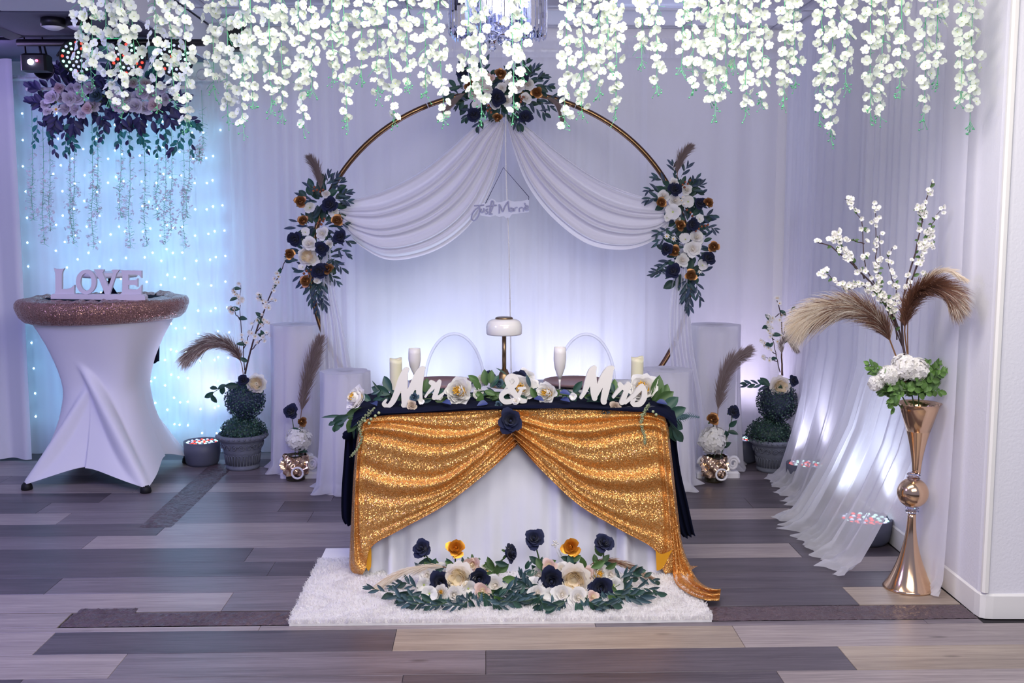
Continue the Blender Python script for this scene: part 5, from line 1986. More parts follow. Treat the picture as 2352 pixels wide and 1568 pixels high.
# ------------------------------------------------------------------ small gold wrapped vases on the floor
def small_vase(px, pbot, y, lb):
    c = fl(px, pbot)
    c = np.array([c[0], y, 0])
    t = thing('gold_vase', 'glass vase wrapped in shiny gold cloth with ring buckle, ' + lb, 'vase', c, 'gold wrapped vases on the floor')
    g = G()
    g.lathe([(0.058, 0.0), (0.06, 0.01), (0.06, 0.16), (0.054, 0.16), (0.054, 0.012), (1e-5, 0.010)], 28, c)
    part('glass', g, M_glass, t)
    g = G()

    def fn(u, v):
        a = 2 * PI * u
        z = 0.035 + 0.125 * v + 0.012 * math.sin(a * 2 + 1) * (v - .3)
        r = 0.068 + 0.008 * math.sin(5 * a + 9 * v) + 0.010 * math.sin(PI * v) + 0.005 * math.sin(a * 11 - 14 * v)
        return (c[0] + r * math.cos(a), c[1] + r * math.sin(a), z)
    g.grid(fn, 60, 14, wrap=True)
    part('wrap', g, M_gold, t)
    g = G()
    P = [(c[0] + 0.028 + 0.034 * math.cos(2 * PI * k / 28), c[1] - 0.088, 0.062 + 0.034 * math.sin(2 * PI * k / 28)) for k in range(29)]
    g.tube(P, 0.0065, 8)
    part('ring_buckle', g, M_plaster, t, label='white ring buckle')
    for k in range(2):
        g = G()
        g.grid(lambda u, v, k=k: (c[0] + (0.05 if k else -0.06) + (0.03 if k else -0.028) * v + 0.006 * math.sin(u * 9), c[1] - 0.05 + 0.02 * u, 0.07 + 0.045 * u + 0.01 * v), 6, 4)
        part('bow', g, M_gold, t)
    return c


def stem_flower(kind, label, px, py, d, y, base, dirn=None, leaves=2, cat='artificial flower', name=None, group=None):
    h = at(px, py, y)
    t = thing(name or FNAME[kind] if kind != 'h' else 'hydrangea', label, cat, base, group)
    g = G()
    g.tube(cr([base, (Vector(base) * .4 + Vector(h) * .6) + Vector((0.01, 0.01, 0)), h], 10), 0.0028, 6)
    part('stem', g, M_stem, t)
    if kind == 'h':
        inst('bloom', random.choice(HY), t, h, facing((0.1, -0.7, 0.8)), sz(d, y))
    else:
        flower(kind, t, px, py, d, y, dirn, name='bloom')
    for k in range(leaves):
        f = 0.45 + 0.4 * k / max(1, leaves)
        p = Vector(base) * (1 - f) + Vector(h) * f
        leaf3('dark', t, p, (random.uniform(-1, 1), -.5, random.uniform(-.1, .6)), sz(26, y))
    return t


random.seed(77)
for (px, pb, y, lb, items) in (
        (679, 1101, 6.47, 'left of the table', [('h', 'round white hydrangea head in the left gold vase', 686, 1007, 64, None, 0), ('g', 'copper gold rose above the left hydrangea', 694, 969, 24, (0.5, -1, 0), 1), ('n', 'navy rose above the left hydrangea', 668, 945, 36, (-.2, -1, .5), 3)]),
        (1640, 1105, 6.36, 'right of the table', [('h', 'round white hydrangea head in the right gold vase', 1637, 1010, 72, None, 0), ('g', 'copper gold rose above the right hydrangea', 1637, 962, 32, (0, -1, .5), 2), ('n', 'navy rose on a leafy stem above the right hydrangea', 1685, 945, 34, (.5, -1, .4), 5)])):
    c = small_vase(px, pb, y, lb)
    for kind, label, x, y_, d, dr, nl in items:
        stem_flower(kind, label, x, y_, d, y - (0.0 if kind == 'h' else 0.02), c + np.array([0, 0, 0.03]), dr, nl)
    for (a, b) in (((px + 2, pb - 80), 0),):
        pass
pampas('pampas_plume', 'taupe pampas plume standing in the left gold vase', [(685, 1040), (690, 965), (700, 900), (716, 840), (732, 788)], 6.47, 0.15, [M_plume['taupe'], M_plume['grey']], 11, 1700, 0.33, 0.05, spread=0.5,
       mi_fn=lambda f, r: 0 if r.random() < .75 else 1, stem_mat=M_brownstem, group='pampas plumes')
pampas('pampas_plume', 'taupe pampas plume leaning right in the right gold vase', [(1643, 1040), (1648, 960), (1653, 900), (1672, 845), (1712, 808)], 6.36, 0.16, [M_plume['taupe'], M_plume['grey']], 12, 1700, 0.33, 0.2, spread=0.5,
       mi_fn=lambda f, r: 0 if r.random() < .7 else 1, group='pampas plumes', side=(0.35, 0, -0.1))


# ------------------------------------------------------------------ potted topiaries
def ball_foliage(c, r, n, seed, sq=1.0, zmin=-1.0):
    rr = np.random.default_rng(seed)
    g = G()
    for k in range(n):
        z = 1 - 2 * (k + 0.5) / n
        if z < zmin:
            continue
        a = k * 2.39996
        q = math.sqrt(1 - z * z)
        d = Vector((q * math.cos(a), q * math.sin(a), z))
        p = Vector(c) + Vector((d.x, d.y, d.z * sq)) * r * rr.uniform(0.86, 1.04)
        t1 = d.orthogonal().normalized()
        t1.rotate(Quaternion(d, rr.uniform(0, 6.28)))
        l, w = rr.uniform(.010, .017), rr.uniform(.004, .007)
        up = (d * rr.uniform(.3, 1.2) + t1).normalized()
        sd = d.cross(up).normalized()
        g.add([p, p + up * l * .5 + sd * w, p + up * l, p + up * l * .5 - sd * w], [(0, 1, 2, 3)], int(rr.choice([0, 0, 0, 1, 2])))
    g.lathe([(1e-5, -r * .86 * sq if zmin < -.9 else 0)] + [(r * .86 * math.cos(a), r * .86 * sq * math.sin(a)) for a in np.linspace(-1.3 if zmin < -.9 else 0, 1.5, 9)] + [(1e-5, r * .86 * sq)], 16, c, 0)
    return g


def topiary(px, pbot, prim, y, lower, upper, lab, blue):
    c = at(px, pbot, y)
    cx_ = c[0]
    zr = at(px, prim, y)[2]
    t = thing('potted_topiary', lab, 'potted plant', (cx_, y, 0), 'two-ball topiaries in grey urns')
    k = zr / 0.235
    g = G()
    R = sz(58, y)
    g.lathe([(R * .62, 0), (R * .66, .008), (R * .66, .02), (R * .62, .028), (R * .70, .11 * k), (R * .74, .118 * k), (R * .74, .128 * k), (R * .76, .135 * k), (R * .83, .185 * k), (R * .86, .195 * k), (R * .97, .205 * k), (R, .216 * k), (R, .228 * k), (R * .95, .236 * k), (R * .86, .236 * k), (R * .82, .2 * k), (1e-5, .2 * k)], 48, (cx_, y, 0))
    part('pot', g, M_stone, t)
    g = G()
    for q in range(34):  # flutes round the foot
        a = 2 * PI * q / 34
        r0, r1 = R * .65, R * .715
        P = [(cx_ + r * math.cos(a + s * .055), y + r * math.sin(a + s * .055), z) for r, z, s in ((r0, .034, -1), (r1, .096 * k, -1), (r1 * 1.012, .104 * k, 0), (r1, .096 * k, 1), (r0, .034, 1))]
        g.tube(P, .0032, 4)
    part('flutes', g, M_stone, t, kind='stuff')
    g = G()
    for q in range(18):  # scrolls on the band
        a0 = 2 * PI * q / 18
        P = []
        for m in range(22):
            s = m / 21 * 3.3 * PI
            rr = .020 * (1 - .72 * m / 21)
            zc = .160 * k + rr * math.sin(s)
            rad = R * (.76 + .07 * (zc - .135 * k) / (.05 * k)) + 0.004
            a = a0 + rr * math.cos(s) / rad * (1 if q % 2 else -1)
            P.append((cx_ + rad * math.cos(a), y + rad * math.sin(a), zc))
        g.tube(P, .0032, 4)
    for q in range(30):  # leaf beads on the rim
        a = 2 * PI * q / 30
        g.ball((cx_ + R * 1.0 * math.cos(a), y + R * 1.0 * math.sin(a), .222 * k), .0085, 6, 4)
    part('scroll_band', g, M_stone, t, kind='stuff')
    lc = at(lower[0], lower[1], y)
    lc[1] = y
    uc = at(upper[0], upper[1], y)
    g = ball_foliage((lc[0], y, lc[2] - 0.03), sz(lower[2], y), 2600, 5, 0.80, -0.15)
    part('lower_ball', g, [M_box, M_boxl, M_boxb], t, kind='stuff')
    g = ball_foliage(uc, sz(upper[2], y), 2600, 6)
    part('upper_ball', g, [M_boxb, M_box, M_boxl] if blue else [M_boxb, M_boxl, M_box], t, kind='stuff')
    g = G()
    g.tube([(cx_, y, .19 * k), (lc[0], y, lc[2]), tuple(uc)], .010, 8)
    part('trunk', g, M_bark, t)
    return uc


TL = topiary(558, 1070, 995, 6.80, (559, 985, 52), (563, 918, 44), 'two-ball topiary in a carved grey urn beside the cocktail table', False)
TR = topiary(1775, 1078, 1005, 6.64, (1768, 990, 54), (1785, 922, 46), 'two-ball topiary in a carved grey urn near the back right corner', True)
random.seed(90)
stem_flower('a', 'large cream garden rose on the left topiary', 589, 880, 44, 6.72, TL, (0.1, -1, 0.15), 2)
stem_flower('n', 'navy rose beside the cream rose on the left topiary', 559, 873, 28, 6.72, TL, (-0.3, -1, 0.4), 1)
t = thing('ivy_sprig', 'green ivy sprig reaching left from the topiary by the cocktail table', 'foliage sprig', at(548, 890, 6.74))
g = G()
g.tube(cr([at(550, 888, 6.74), at(525, 884, 6.74), at(500, 895, 6.74), at(482, 907, 6.74)], 12), 0.002, 5)
part('stem', g, M_stem, t)
for px, py, a, L in ((548, 885, 180, 32), (520, 884, 200, 22), (512, 884, 260, 26), (490, 900, 215, 26), (486, 905, 290, 26), (500, 893, 170, 22)):
    leaf('dark', t, px, py, a, L, 6.74)
stem_flower('a', 'large cream garden rose on the right topiary', 1792, 887, 48, 6.56, TR, (0.0, -1, 0.1), 2)
stem_flower('n', 'navy rose beside the cream rose on the right topiary', 1823, 874, 26, 6.56, TR, (0.4, -1, 0.4), 1)
t = thing('eucalyptus_sprig', 'dark eucalyptus sprig pointing left from the right topiary', 'foliage sprig', at(1770, 885, 6.58))
sprig(t, [(1772, 888), (1745, 882), (1715, 882)], 6.58, ['euc', 'slate', 'dark'], 26, 9, 30)

# blossom branches and plumes in the topiaries
branch('blossom_branch', 'tall white cherry blossom branch rising from the left topiary', [
    [(563, 858), (572, 815), (597, 740), (622, 672), (645, 622), (655, 600)], [(562, 850), (558, 790), (552, 730), (551, 690), (553, 655)],
    [(575, 805), (600, 780), (618, 765)], [(600, 735), (612, 700), (628, 690)], [(552, 735), (538, 715), (532, 710)], [(551, 700), (545, 680), (540, 668)],
    [(590, 760), (605, 745), (612, 735)], [(625, 665), (635, 650), (637, 632)], [(560, 800), (572, 770), (585, 735)], [(610, 705), (600, 690), (595, 680)]],
    6.74, 62, 0.032, CB, 5, leaves=13, leafL=20, r0=0.007, group='cherry blossom branches')
branch('blossom_branch', 'white cherry blossom branch rising from the right topiary', [
    [(1797, 862), (1795, 815), (1798, 765), (1792, 715), (1783, 684)], [(1792, 855), (1782, 815), (1775, 780), (1768, 740)],
    [(1798, 770), (1808, 740), (1818, 715)], [(1783, 815), (1762, 795), (1748, 780)], [(1778, 780), (1765, 765), (1760, 742)], [(1790, 720), (1770, 735), (1765, 728)], [(1785, 830), (1770, 825), (1755, 820)]],
    6.58, 44, 0.032, CB, 6, leaves=11, leafL=20, r0=0.006, group='cherry blossom branches')
pampas('pampas_plume', 'drooping taupe pampas plume arching left from the left topiary', [(560, 872), (553, 830), (530, 798), (495, 786), (455, 800), (432, 818)], 6.74, 0.17, [M_plume['taupe'], M_plume['pale'], M_plume['brown']], 13, 2000, 0.20, 0.6, spread=0.6,
       mi_fn=lambda f, r: 1 if r.random() < .15 + .6 * max(0, f - .45) else (0 if r.random() < .6 else 2), group='pampas plumes')
pampas('pampas_plume', 'small grey pampas plume bending right on the right topiary', [(1795, 860), (1796, 820), (1795, 795), (1806, 782), (1828, 800)], 6.57, 0.08, [M_plume['grey'], M_plume['pale'], M_plume['taupe']], 14, 800, 0.3, 0.5, spread=0.5,
       mi_fn=lambda f, r: int(r.choice([0, 1, 2])), group='pampas plumes')

# ------------------------------------------------------------------ tall gold trumpet vase with its flowers
vc = fl(2087, 1349)
vx, vy = vc[0], vc[1]
K = FPX / (vy * 0.995)
t = thing('trumpet_vase', 'tall polished rose gold trumpet vase with ball waist and crystal rings', 'vase', (vx, vy, 0))
g = G()
z = lambda py: (1352 - py) / K * 1.01
prof = [(0.108, 0.0), (0.110, 0.004), (0.104, 0.012)]
zt1 = z(1170)
for k in range(1, 17):
    f = k / 16
    prof.append((0.0175 + 0.084 * (1 - f) ** 2.1, 0.012 + (zt1 - 0.012) * f))
g.lathe(prof, 40, (vx, vy, 0))
part('trumpet_foot', g, M_gold, t)
for a, b in ((1171, 1150), (1091, 1070)):
    g = G()
    z0, z1 = z(a), z(b)
    n = 12
    h = (z1 - z0)
    g.lathe([(0.010, z0), (0.022, z0 + h * .12), (0.029, z0 + h * .32), (0.020, z0 + h * .5), (0.029, z0 + h * .68), (0.022, z0 + h * .88), (0.010, z1)], 12, (vx, vy, 0))
    part('crystal_ring', g, M_crystal, t, smooth=False, label='clear faceted crystal ring')
g = G()
zc = z(1120)
r = 36 / K
g.ball((vx, vy, zc), r, 32, 20)
part('ball', g, M_gold, t)
g = G()
z0, z1 = z(1073), z(907)
prof = []
for k in range(18):
    f = k / 17
    prof.append((0.0175 + 0.068 * f ** 1.55, z0 + (z1 - z0) * f))
prof += [(0.0935, z1 + 0.003), (0.088, z1 + 0.001), (0.080, z1 - 0.02), (0.05, z1 - 0.12), (1e-5, z1 - 0.14)]
g.lathe(prof, 40, (vx + 0.012, vy, 0))
part('trumpet_cup', g, M_gold, t)
random.seed(50)
YV = vy
VT = np.array([vx + 0.012, vy, z1 - 0.10])
for px, py, d, lb in ((2040, 862, 52, 'small white hydrangea at the left of the gold vase mouth'), (2075, 843, 66, 'big white hydrangea in the middle of the gold vase mouth'), (2105, 848, 60, 'white hydrangea facing front over the gold vase mouth'), (2012, 880, 40, 'white hydrangea drooping lowest left on the gold vase')):
    stem_flower('h', lb, px, py, d, YV - 0.04, VT, None, 0, name='hydrangea', group='hydrangeas in the trumpet vase')
t = thing('greenery_bunch', 'bushy green eucalyptus bunch filling the gold vase mouth', 'foliage', VT)
for px0, py0, px1, py1, n in ((2080, 905, 2000, 850, 12), (2085, 905, 2020, 885, 10), (2070, 905, 2045, 925, 8), (2085, 900, 2060, 870, 10), (2100, 905, 2110, 870, 12), (2110, 900, 2160, 830, 16), (2115, 900, 2172, 850, 14), (2110, 905, 2150, 880, 12), (2100, 905, 2130, 835, 10), (2080, 910, 2090, 890, 8), (2060, 905, 2050, 938, 6), (2090, 908, 2120, 880, 12), (2060, 905, 2025, 900, 10), (2105, 908, 2160, 900, 9), (2070, 908, 2075, 885, 10), (2075, 900, 1995, 835, 10), (2120, 900, 2140, 850, 14)):
    sprig(t, [(px0, py0), ((px0 + px1) / 2, (py0 + py1) / 2 - 6), (px1, py1)], YV - random.uniform(-.03, .06), ['fresh', 'fresh', 'green'], 20, int(n * 1.5), 62, yj=0.035)
g = G()
for k in range(40):
    px, py = random.uniform(2000, 2170), random.uniform(850, 910)
branch('blossom_branch', 'spreading white blossom branch leaning left in the tall gold vase', [
    [(2092, 905), (2078, 820), (2058, 740), (2032, 690), (1990, 640), (1940, 590), (1905, 565), (1872, 556)],
    [(2060, 745), (2040, 700), (2005, 650), (1985, 600), (1982, 540), (1975, 500), (1960, 475), (1940, 457)],
    [(2050, 730), (2020, 660), (2013, 580), (2012, 520), (2010, 470)],
    [(2075, 800), (2050, 740), (2030, 700), (2015, 660), (2020, 600), (2020, 540)],
    [(2065, 760), (2045, 720), (2060, 680), (2050, 640), (2040, 600), (2052, 565)],
    [(1985, 640), (1950, 590), (1930, 560), (1925, 535)],
    [(1990, 650), (1945, 665), (1940, 655), (1905, 635), (1885, 622)],
    [(2030, 690), (1990, 660), (1950, 650)],
    [(1985, 560), (1950, 550), (1920, 545), (1908, 548)],
    [(2060, 780), (2045, 700), (2020, 680)]], YV, 190, 0.0255, QB, 15, leaves=64, leafkind='green', leafL=13, r0=0.0055, group='blossom branches in the trumpet vase')
branch('blossom_branch', 'upright white blossom branch standing right in the tall gold vase', [
    [(2098, 905), (2075, 800), (2072, 700), (2090, 630), (2105, 570), (2118, 510), (2130, 450), (2142, 415)],
    [(2080, 690), (2105, 610), (2125, 560), (2135, 530), (2150, 500), (2162, 482)],
    [(2085, 660), (2112, 600), (2122, 560), (2145, 565)],
    [(2120, 510), (2115, 485), (2110, 478)], [(2080, 740), (2095, 690), (2120, 650), (2125, 625)]], YV - 0.02, 92, 0.0265, QB, 16, leaves=34, leafkind='green', leafL=13, r0=0.005, group='blossom branches in the trumpet vase')
mi_l = lambda f, r: (2 if r.random() < .2 + .75 * f else int(r.choice([0, 0, 1])))
pampas('pampas_plume', 'large cream and brown pampas plume arching left from the gold vase', [(2090, 905), (2055, 810), (2030, 755), (1985, 715), (1930, 708), (1880, 718), (1850, 738)], YV - 0.02, 0.20, [M_plume['rust'], M_plume['brown'], M_plume['cream'], M_plume['pale']], 31, 4300, 0.24, 0.55, spread=0.6, wid=0.0008,
       mi_fn=lambda f, r: int(r.choice([2, 3])) if r.random() < .1 + 1.1 * f else int(r.choice([0, 1])), rs=0.004, group='pampas plumes')
pampas('pampas_plume', 'dark rust pampas plume curling right from the gold vase', [(2093, 905, YV), (2085, 820, YV - .03), (2078, 750, YV - .07), (2095, 690, YV - .12), (2130, 662, YV - .18), (2165, 668, YV - .22), (2188, 690, YV - .25)], YV - 0.01, 0.15, [M_plume['rust'], M_plume['brown'], M_plume['cream'], M_plume['pale']], 32, 3400, 0.33, 0.6, spread=0.62, wid=0.0008,
       mi_fn=lambda f, r: int(r.choice([2, 3])) if r.random() < max(0, 1.5 * (f - .55)) else int(r.choice([0, 0, 1])), rs=0.004, group='pampas plumes')
pampas('pampas_plume', 'wispy pale pampas plume tip highest on the right of the gold vase', [(2095, 905, YV), (2085, 800, YV - .03), (2090, 700, YV - .08), (2125, 642, YV - .15), (2170, 620, YV - .2), (2215, 640, YV - .25)], YV, 0.06, [M_plume['cream'], M_plume['pale']], 33, 520, 0.5, 0.4, spread=0.4, wid=0.0007,
       mi_fn=lambda f, r: int(r.choice([0, 1])), group='pampas plumes')

# ------------------------------------------------------------------ cocktail table under white spandex
cx_, cy_ = -2.41, 6.58
RT, ZT = 0.490, 1.118
feet = [fl(62, 1124), fl(335, 1131), fl(430, 1062), None]
feet = [np.array([q[0], q[1], 0]) if q is not None else None for q in feet]
feet[3] = feet[0] + feet[2] - feet[1]
fc = sum(feet) / 4
cx_, cy_ = fc[0], fc[1]
FA = [math.atan2(q[1] - cy_, q[0] - cx_) for q in feet]
FR = [math.hypot(q[1] - cy_, q[0] - cx_) for q in feet]
t = thing('cocktail_table', 'tall cocktail table in a stretched white spandex cover', 'table', (cx_, cy_, 0))
top = [np.array([cx_ + 0.36 * math.cos(a + PI), cy_ + 0.36 * math.sin(a + PI), 1.09]) for a in FA]
# the folding legs cross from each foot to the far side of the top
LEG = [(feet[i] + np.array([0, 0, 0.03]), np.array([cx_ - (feet[i][0] - cx_) * 0.72, cy_ + (feet[i][1] - cy_) * 0.34, 1.09])) for i in range(4)]
for a, b in LEG:
    g = G()
    g.tube([a, b], 0.011, 8)
    part('leg', g, M_housing, t)
for q in feet:
    g = G()
    g.lathe([(0.030, 0.0), (0.034, 0.006), (0.030, 0.03), (0.018, 0.045)], 16, (q[0], q[1], 0))
    part('foot', g, M_rubber, t)
g = G()
g.lathe([(1e-5, ZT - 0.03), (RT - 0.01, ZT - 0.03), (RT - 0.006, ZT - 0.015), (RT - 0.01, ZT - 0.002), (1e-5, ZT)], 56, (cx_, cy_, 0))
part('tabletop', g, M_plinth, t)


def angd(a, b):
    return (a - b + PI) % (2 * PI) - PI


def cover(u, v):
    a = 2 * PI * u
    # bottom outline: four points at the feet, hollow hems between them
    da = [abs(angd(a, f)) for f in FA]
    i = int(np.argmin(da))
    d = min(da) / (PI / 4)
    d = min(d, 1.0)
    rb = FR[i] * (1 - 0.42 * math.sin(d * PI / 2) ** 0.9) + 0.03
    zb = 0.028 + 0.105 * (math.sin(d * PI / 2) ** 0.9)
    zt = ZT - 0.004
    zz = zt + (zb - zt) * v
    # waist: straight pull from rim to hem, drawn in at the middle
    h = (zt - zz) / (zt - zb)
    waist = 0.238 + 0.03 * math.cos(d * PI / 2) ** 2
    if h < 0.52:
        k = h / 0.52
        r = waist + (RT + 0.004 - waist) * (1 - k) ** 1.55
        if k < 0.03:
            r = RT + 0.004
    else:
        k = (h - 0.52) / 0.48
        r = waist + (rb - waist) * k ** 1.75
    # legs showing through
    x, y = cx_ + r * math.cos(a), cy_ + r * math.sin(a)
    bump = 0
    for q0, q1 in LEG:
        w = (zz - q0[2]) / (q1[2] - q0[2])
        if 0 <= w <= 1:
            lx, ly = q0[0] + (q1[0] - q0[0]) * w, q0[1] + (q1[1] - q0[1]) * w
            la = math.atan2(ly - cy_, lx - cx_)
            lr = math.hypot(lx - cx_, ly - cy_)
            if 0.02 < w < 0.9:
                e_ = (lr + 0.024 - (angd(a, la) * lr) ** 2 * 22 - r) / 0.010
                r += 0.010 * math.log(1 + math.exp(max(-30, min(30, e_))))
    return (cx_ + r * math.cos(a), cy_ + r * math.sin(a), zz)


g = G()
g.grid(cover, 260, 70, wrap=True)
part('cover', g, M_spandex, t)
# sequin band round the rim, its own cloth
t = thing('sequin_band', 'rose gold sequin cloth gathered round the cocktail table rim', 'cloth', (cx_, cy_, ZT))
fS = fold_fn(0, 7, 61, 0.35)
fS2 = fold_fn(0, 7, 62, 0.12)
prof = [(0.36, 0.010), (0.385, 0.030), (0.42, 0.022), (0.46, 0.024), (RT + 0.006, 0.018), (RT + 0.020, 0.000), (RT + 0.022, -0.025), (RT + 0.012, -0.055), (RT - 0.002, -0.085), (RT - 0.030, -0.112), (RT - 0.060, -0.122), (RT - 0.075, -0.118)]


def band(u, v):
    a = 2 * PI * u
    r, dz = prof[int(round(v * (len(prof) - 1)))]
    lump = fS(a) * (0.014 if v < 0.3 else 0.006) + fS2(a) * (0.010 if v < 0.25 else 0.004)
    return (cx_ + (r + lump * (1 if v > .3 else .8)) * math.cos(a), cy_ + (r + lump) * math.sin(a), ZT + dz + lump * (0.8 if v < 0.4 else 0.2) - 0.012 * (math.cos(a - 2.6)) * v)


g.__init__()
g.grid(band, 170, len(prof) - 1, wrap=True)
part('cloth', g, M_rose_seq, t)
t = thing('navy_table_cloth', 'crumpled navy cloth inside the sequin band on the cocktail table', 'cloth', (cx_, cy_, ZT))
g = G()
g.grid(lambda u, v: (cx_ + 0.375 * v * math.cos(2 * PI * u), cy_ + 0.375 * v * math.sin(2 * PI * u), ZT + 0.004 + 0.012 * v * (1 + fS(2 * PI * u + v))), 80, 8, wrap=True)
part('cloth', g, M_navycloth, t)
g = G()
g.grid(lambda u, v: tuple(at(348 + 18 * u + (6 - 3 * u) * (1 - v) * 0.5, 740 + 92 * v + 3 * math.sin(u * 5), 6.75 + 0.02 * math.sin(u * 7))), 8, 10)
part('tail', g, M_navycloth, t)

# LOVE letters on a white bar
YO = 6.30
k_, ox, oy = 3.92, 0, 380
Lp = lambda pts: [(x / k_ + ox, y / k_ + oy) for x, y in pts]


def slab(g, pts, y, th, holes=None):
    """flat letter: outline extruded back; holes bridged by building ring quads instead"""
    n = len(pts)
    V = [at(x, yy, y) for x, yy in pts]
    V += [q + np.array([0, th, 0]) for q in V[:n]]
    bm = bmesh.new()
    vs = [bm.verts.new(v) for v in V]
    f = bm.faces.new(vs[:n])
    b = bm.faces.new(vs[n:][::-1])
    for i in range(n):
        bm.faces.new((vs[i], vs[(i + 1) % n], vs[n + (i + 1) % n], vs[n + i]))
    bm.normal_update()
    bmesh.ops.triangulate(bm, faces=[f, b])
    bm.verts.index_update()
    g.add([v.co[:] for v in bm.verts], [tuple(v.index for v in f_.verts) for f_ in bm.faces])
    bm.free()


t = thing('love_sign', 'white wooden letters spelling LOVE standing on the cocktail table', 'sign', at(225, 690, YO))
g = G()
slab(g, Lp([(480, 925), (502, 930), (528, 932), (555, 930), (577, 926), (562, 952), (557, 980), (556, 1112), (600, 1112), (640, 1100), (668, 1076), (668, 1158), (490, 1158), (496, 1140), (498, 1110), (498, 980), (494, 952)]), YO, 0.022)
part('letter', g, M_lovewhite, t, smooth=False, label='letter L')
g = G()
oc, n = (774, 1048), 40
out = [(oc[0] + 92 * math.cos(2 * PI * i / n), oc[1] + 111 * math.sin(2 * PI * i / n)) for i in range(n)]
inn = [(oc[0] + 50 * math.cos(2 * PI * i / n), oc[1] + 78 * math.sin(2 * PI * i / n)) for i in range(n)]
V = [at(x, y, YO) for x, y in Lp(out)] + [at(x, y, YO) for x, y in Lp(inn)]
V += [q + np.array([0, 0.022, 0]) for q in V]
F = []
for i in range(n):
    j = (i + 1) % n
    F += [(i, j, n + j, n + i), (2 * n + i, 2 * n + j, 3 * n + j, 3 * n + i), (i, j, 2 * n + j, 2 * n + i), (n + i, n + j, 3 * n + j, 3 * n + i)]
g.add(V, F)
part('letter', g, M_lovewhite, t, smooth=False, label='letter O')
g = G()
slab(g, Lp([(842, 936), (935, 936), (930, 955), (920, 962), (975, 1090), (1020, 962), (1008, 955), (1002, 938), (1074, 938), (1062, 955), (1050, 968), (985, 1160), (945, 1160), (868, 968), (856, 955)]), YO, 0.022)
part('letter', g, M_lovewhite, t, smooth=False, label='letter V')
g = G()
slab(g, Lp([(1080, 942), (1274, 946), (1274, 1012), (1252, 990), (1225, 982), (1155, 982), (1155, 1032), (1212, 1032), (1238, 1016), (1238, 1092), (1212, 1076), (1155, 1076), (1155, 1112), (1222, 1118), (1250, 1106), (1276, 1074), (1272, 1160), (1082, 1160), (1098, 1140), (1100, 1112), (1100, 985), (1096, 960)]), YO, 0.022)
part('letter', g, M_lovewhite, t, smooth=False, label='letter E')
g = G()
slab(g, Lp([(462, 1158), (1290, 1162), (1306, 1180), (1306, 1216), (456, 1200), (456, 1178)]), YO - 0.012, 0.055)
part('base', g, M_lovewhite, t, smooth=False)
# round stand behind the letters
p = at(252, 632, 6.78)
t = thing('cake_stand', 'round white cake stand on a brass pole behind the LOVE letters', 'stand', (p[0], 6.78, ZT))
r = sz(122, 6.78) / 2
g = G()
g.lathe([(1e-5, p[2] - 0.01), (r * .95, p[2] - 0.012), (r, p[2]), (r, p[2] + 0.022), (r * .96, p[2] + 0.02), (1e-5, p[2] + 0.012)], 44, (p[0], 6.78, 0))
part('plate', g, M_plinth, t)
g = G()
g.lathe([(0.09, ZT + 0.016), (0.088, ZT + 0.022), (0.012, ZT + 0.03), (0.010, p[2] - 0.01)], 24, (p[0], 6.78, 0))
part('pole', g, M_brass, t)
g = G()
g.grid(lambda u, v: tuple(at(246 + (u - .5) * (8 + 34 * v) + 8 * v, 645 + 36 * v, 6.70 + 0.012 * math.sin(u * 16))), 14, 6)
part('ribbon', g, M_navycloth, t, label='dark navy ribbon hanging from the plate')

# ------------------------------------------------------------------ stage lights under the soffit
def led_field(parent, c, dirn, R, seed, s=1.0):
    q = Vector(dirn).normalized().to_track_quat('Z', 'Y')
    pts = [(0, 0)]
    for ring, n in ((1, 6), (2, 12), (3, 17)):
        for k in range(n):
            a = 2 * PI * k / n + ring * 0.3
            pts.append((R * 0.29 * ring * math.cos(a), R * 0.29 * ring * math.sin(a)))
    rr = random.Random(seed)
    for i, (x, y) in enumerate(pts):
        kind = rr.choice('wwrbbr')
        inst('led', LEDM[kind], parent, Vector(c) + q @ Vector((x, y, 0)), q, R * 0.092 * s)


LEDM = {}
for k, m in M_leds.items():
    gg = G()
    gg.lathe([(1.0, 0), (0.9, 0.35), (0.5, 0.65), (1e-5, 0.75)], 10)
    LEDM[k] = gg.mesh('led', m)
YP = 6.15
P0, P1 = at(40, 98, 6.3), at(470, 98, 6.3)
g = G()
g.tube([P0, P1], 0.02, 8)
solo('light_bar', g, M_black, 'black bar under the soffit carrying the stage lights', 'light bar', P0)
for i, (px, py, lb) in enumerate(((178, 131, 'leftmost of the three stage lights'), (293, 135, 'middle one of the three stage lights'), (403, 137, 'rightmost of the three stage lights'))):
    c = Vector(at(px, py, YP))
    d = Vector((0.15 - 0.05 * i + 0.25, -1, -0.25)).normalized()
    t = thing('stage_light', 'round black stage light with red and white bulbs, ' + lb, 'stage light', c, 'stage lights on the bar')
    q = d.to_track_quat('Z', 'Y')
    R = 0.098
    g = G()
    g.lathe([(1e-5, -0.16), (0.06, -0.155), (R * .92, -0.10), (R, -0.02), (R, 0.018), (R * .95, 0.018), (R * .93, 0.0), (1e-5, 0.0)], 26)
    g.v = [tuple(q @ Vector(v) + c) for v in g.v]
    part('housing', g, M_black, t)
    led_field(t, c + d * 0.004, d, R * .93, i * 3 + 1)
    g = G()
    s = q @ Vector((1, 0, 0))
    b = Vector((c[0], 6.3, P0[2]))
    g.tube([c + s * (R + .008), (c + s * (R + .008)) * .5 + (b + s * .06) * .5 + Vector((0, 0, .04)), b + s * .03, b - s * .03, (c - s * (R + .008)) * .5 + (b - s * .06) * .5 + Vector((0, 0, .04)), c - s * (R + .008)], 0.007, 6)
    part('yoke', g, M_black, t)
c = Vector(at(74, 141, 6.3))
t = thing('laser_light', 'small black laser box with white and red lenses at upper left', 'stage light', c)
g = G()
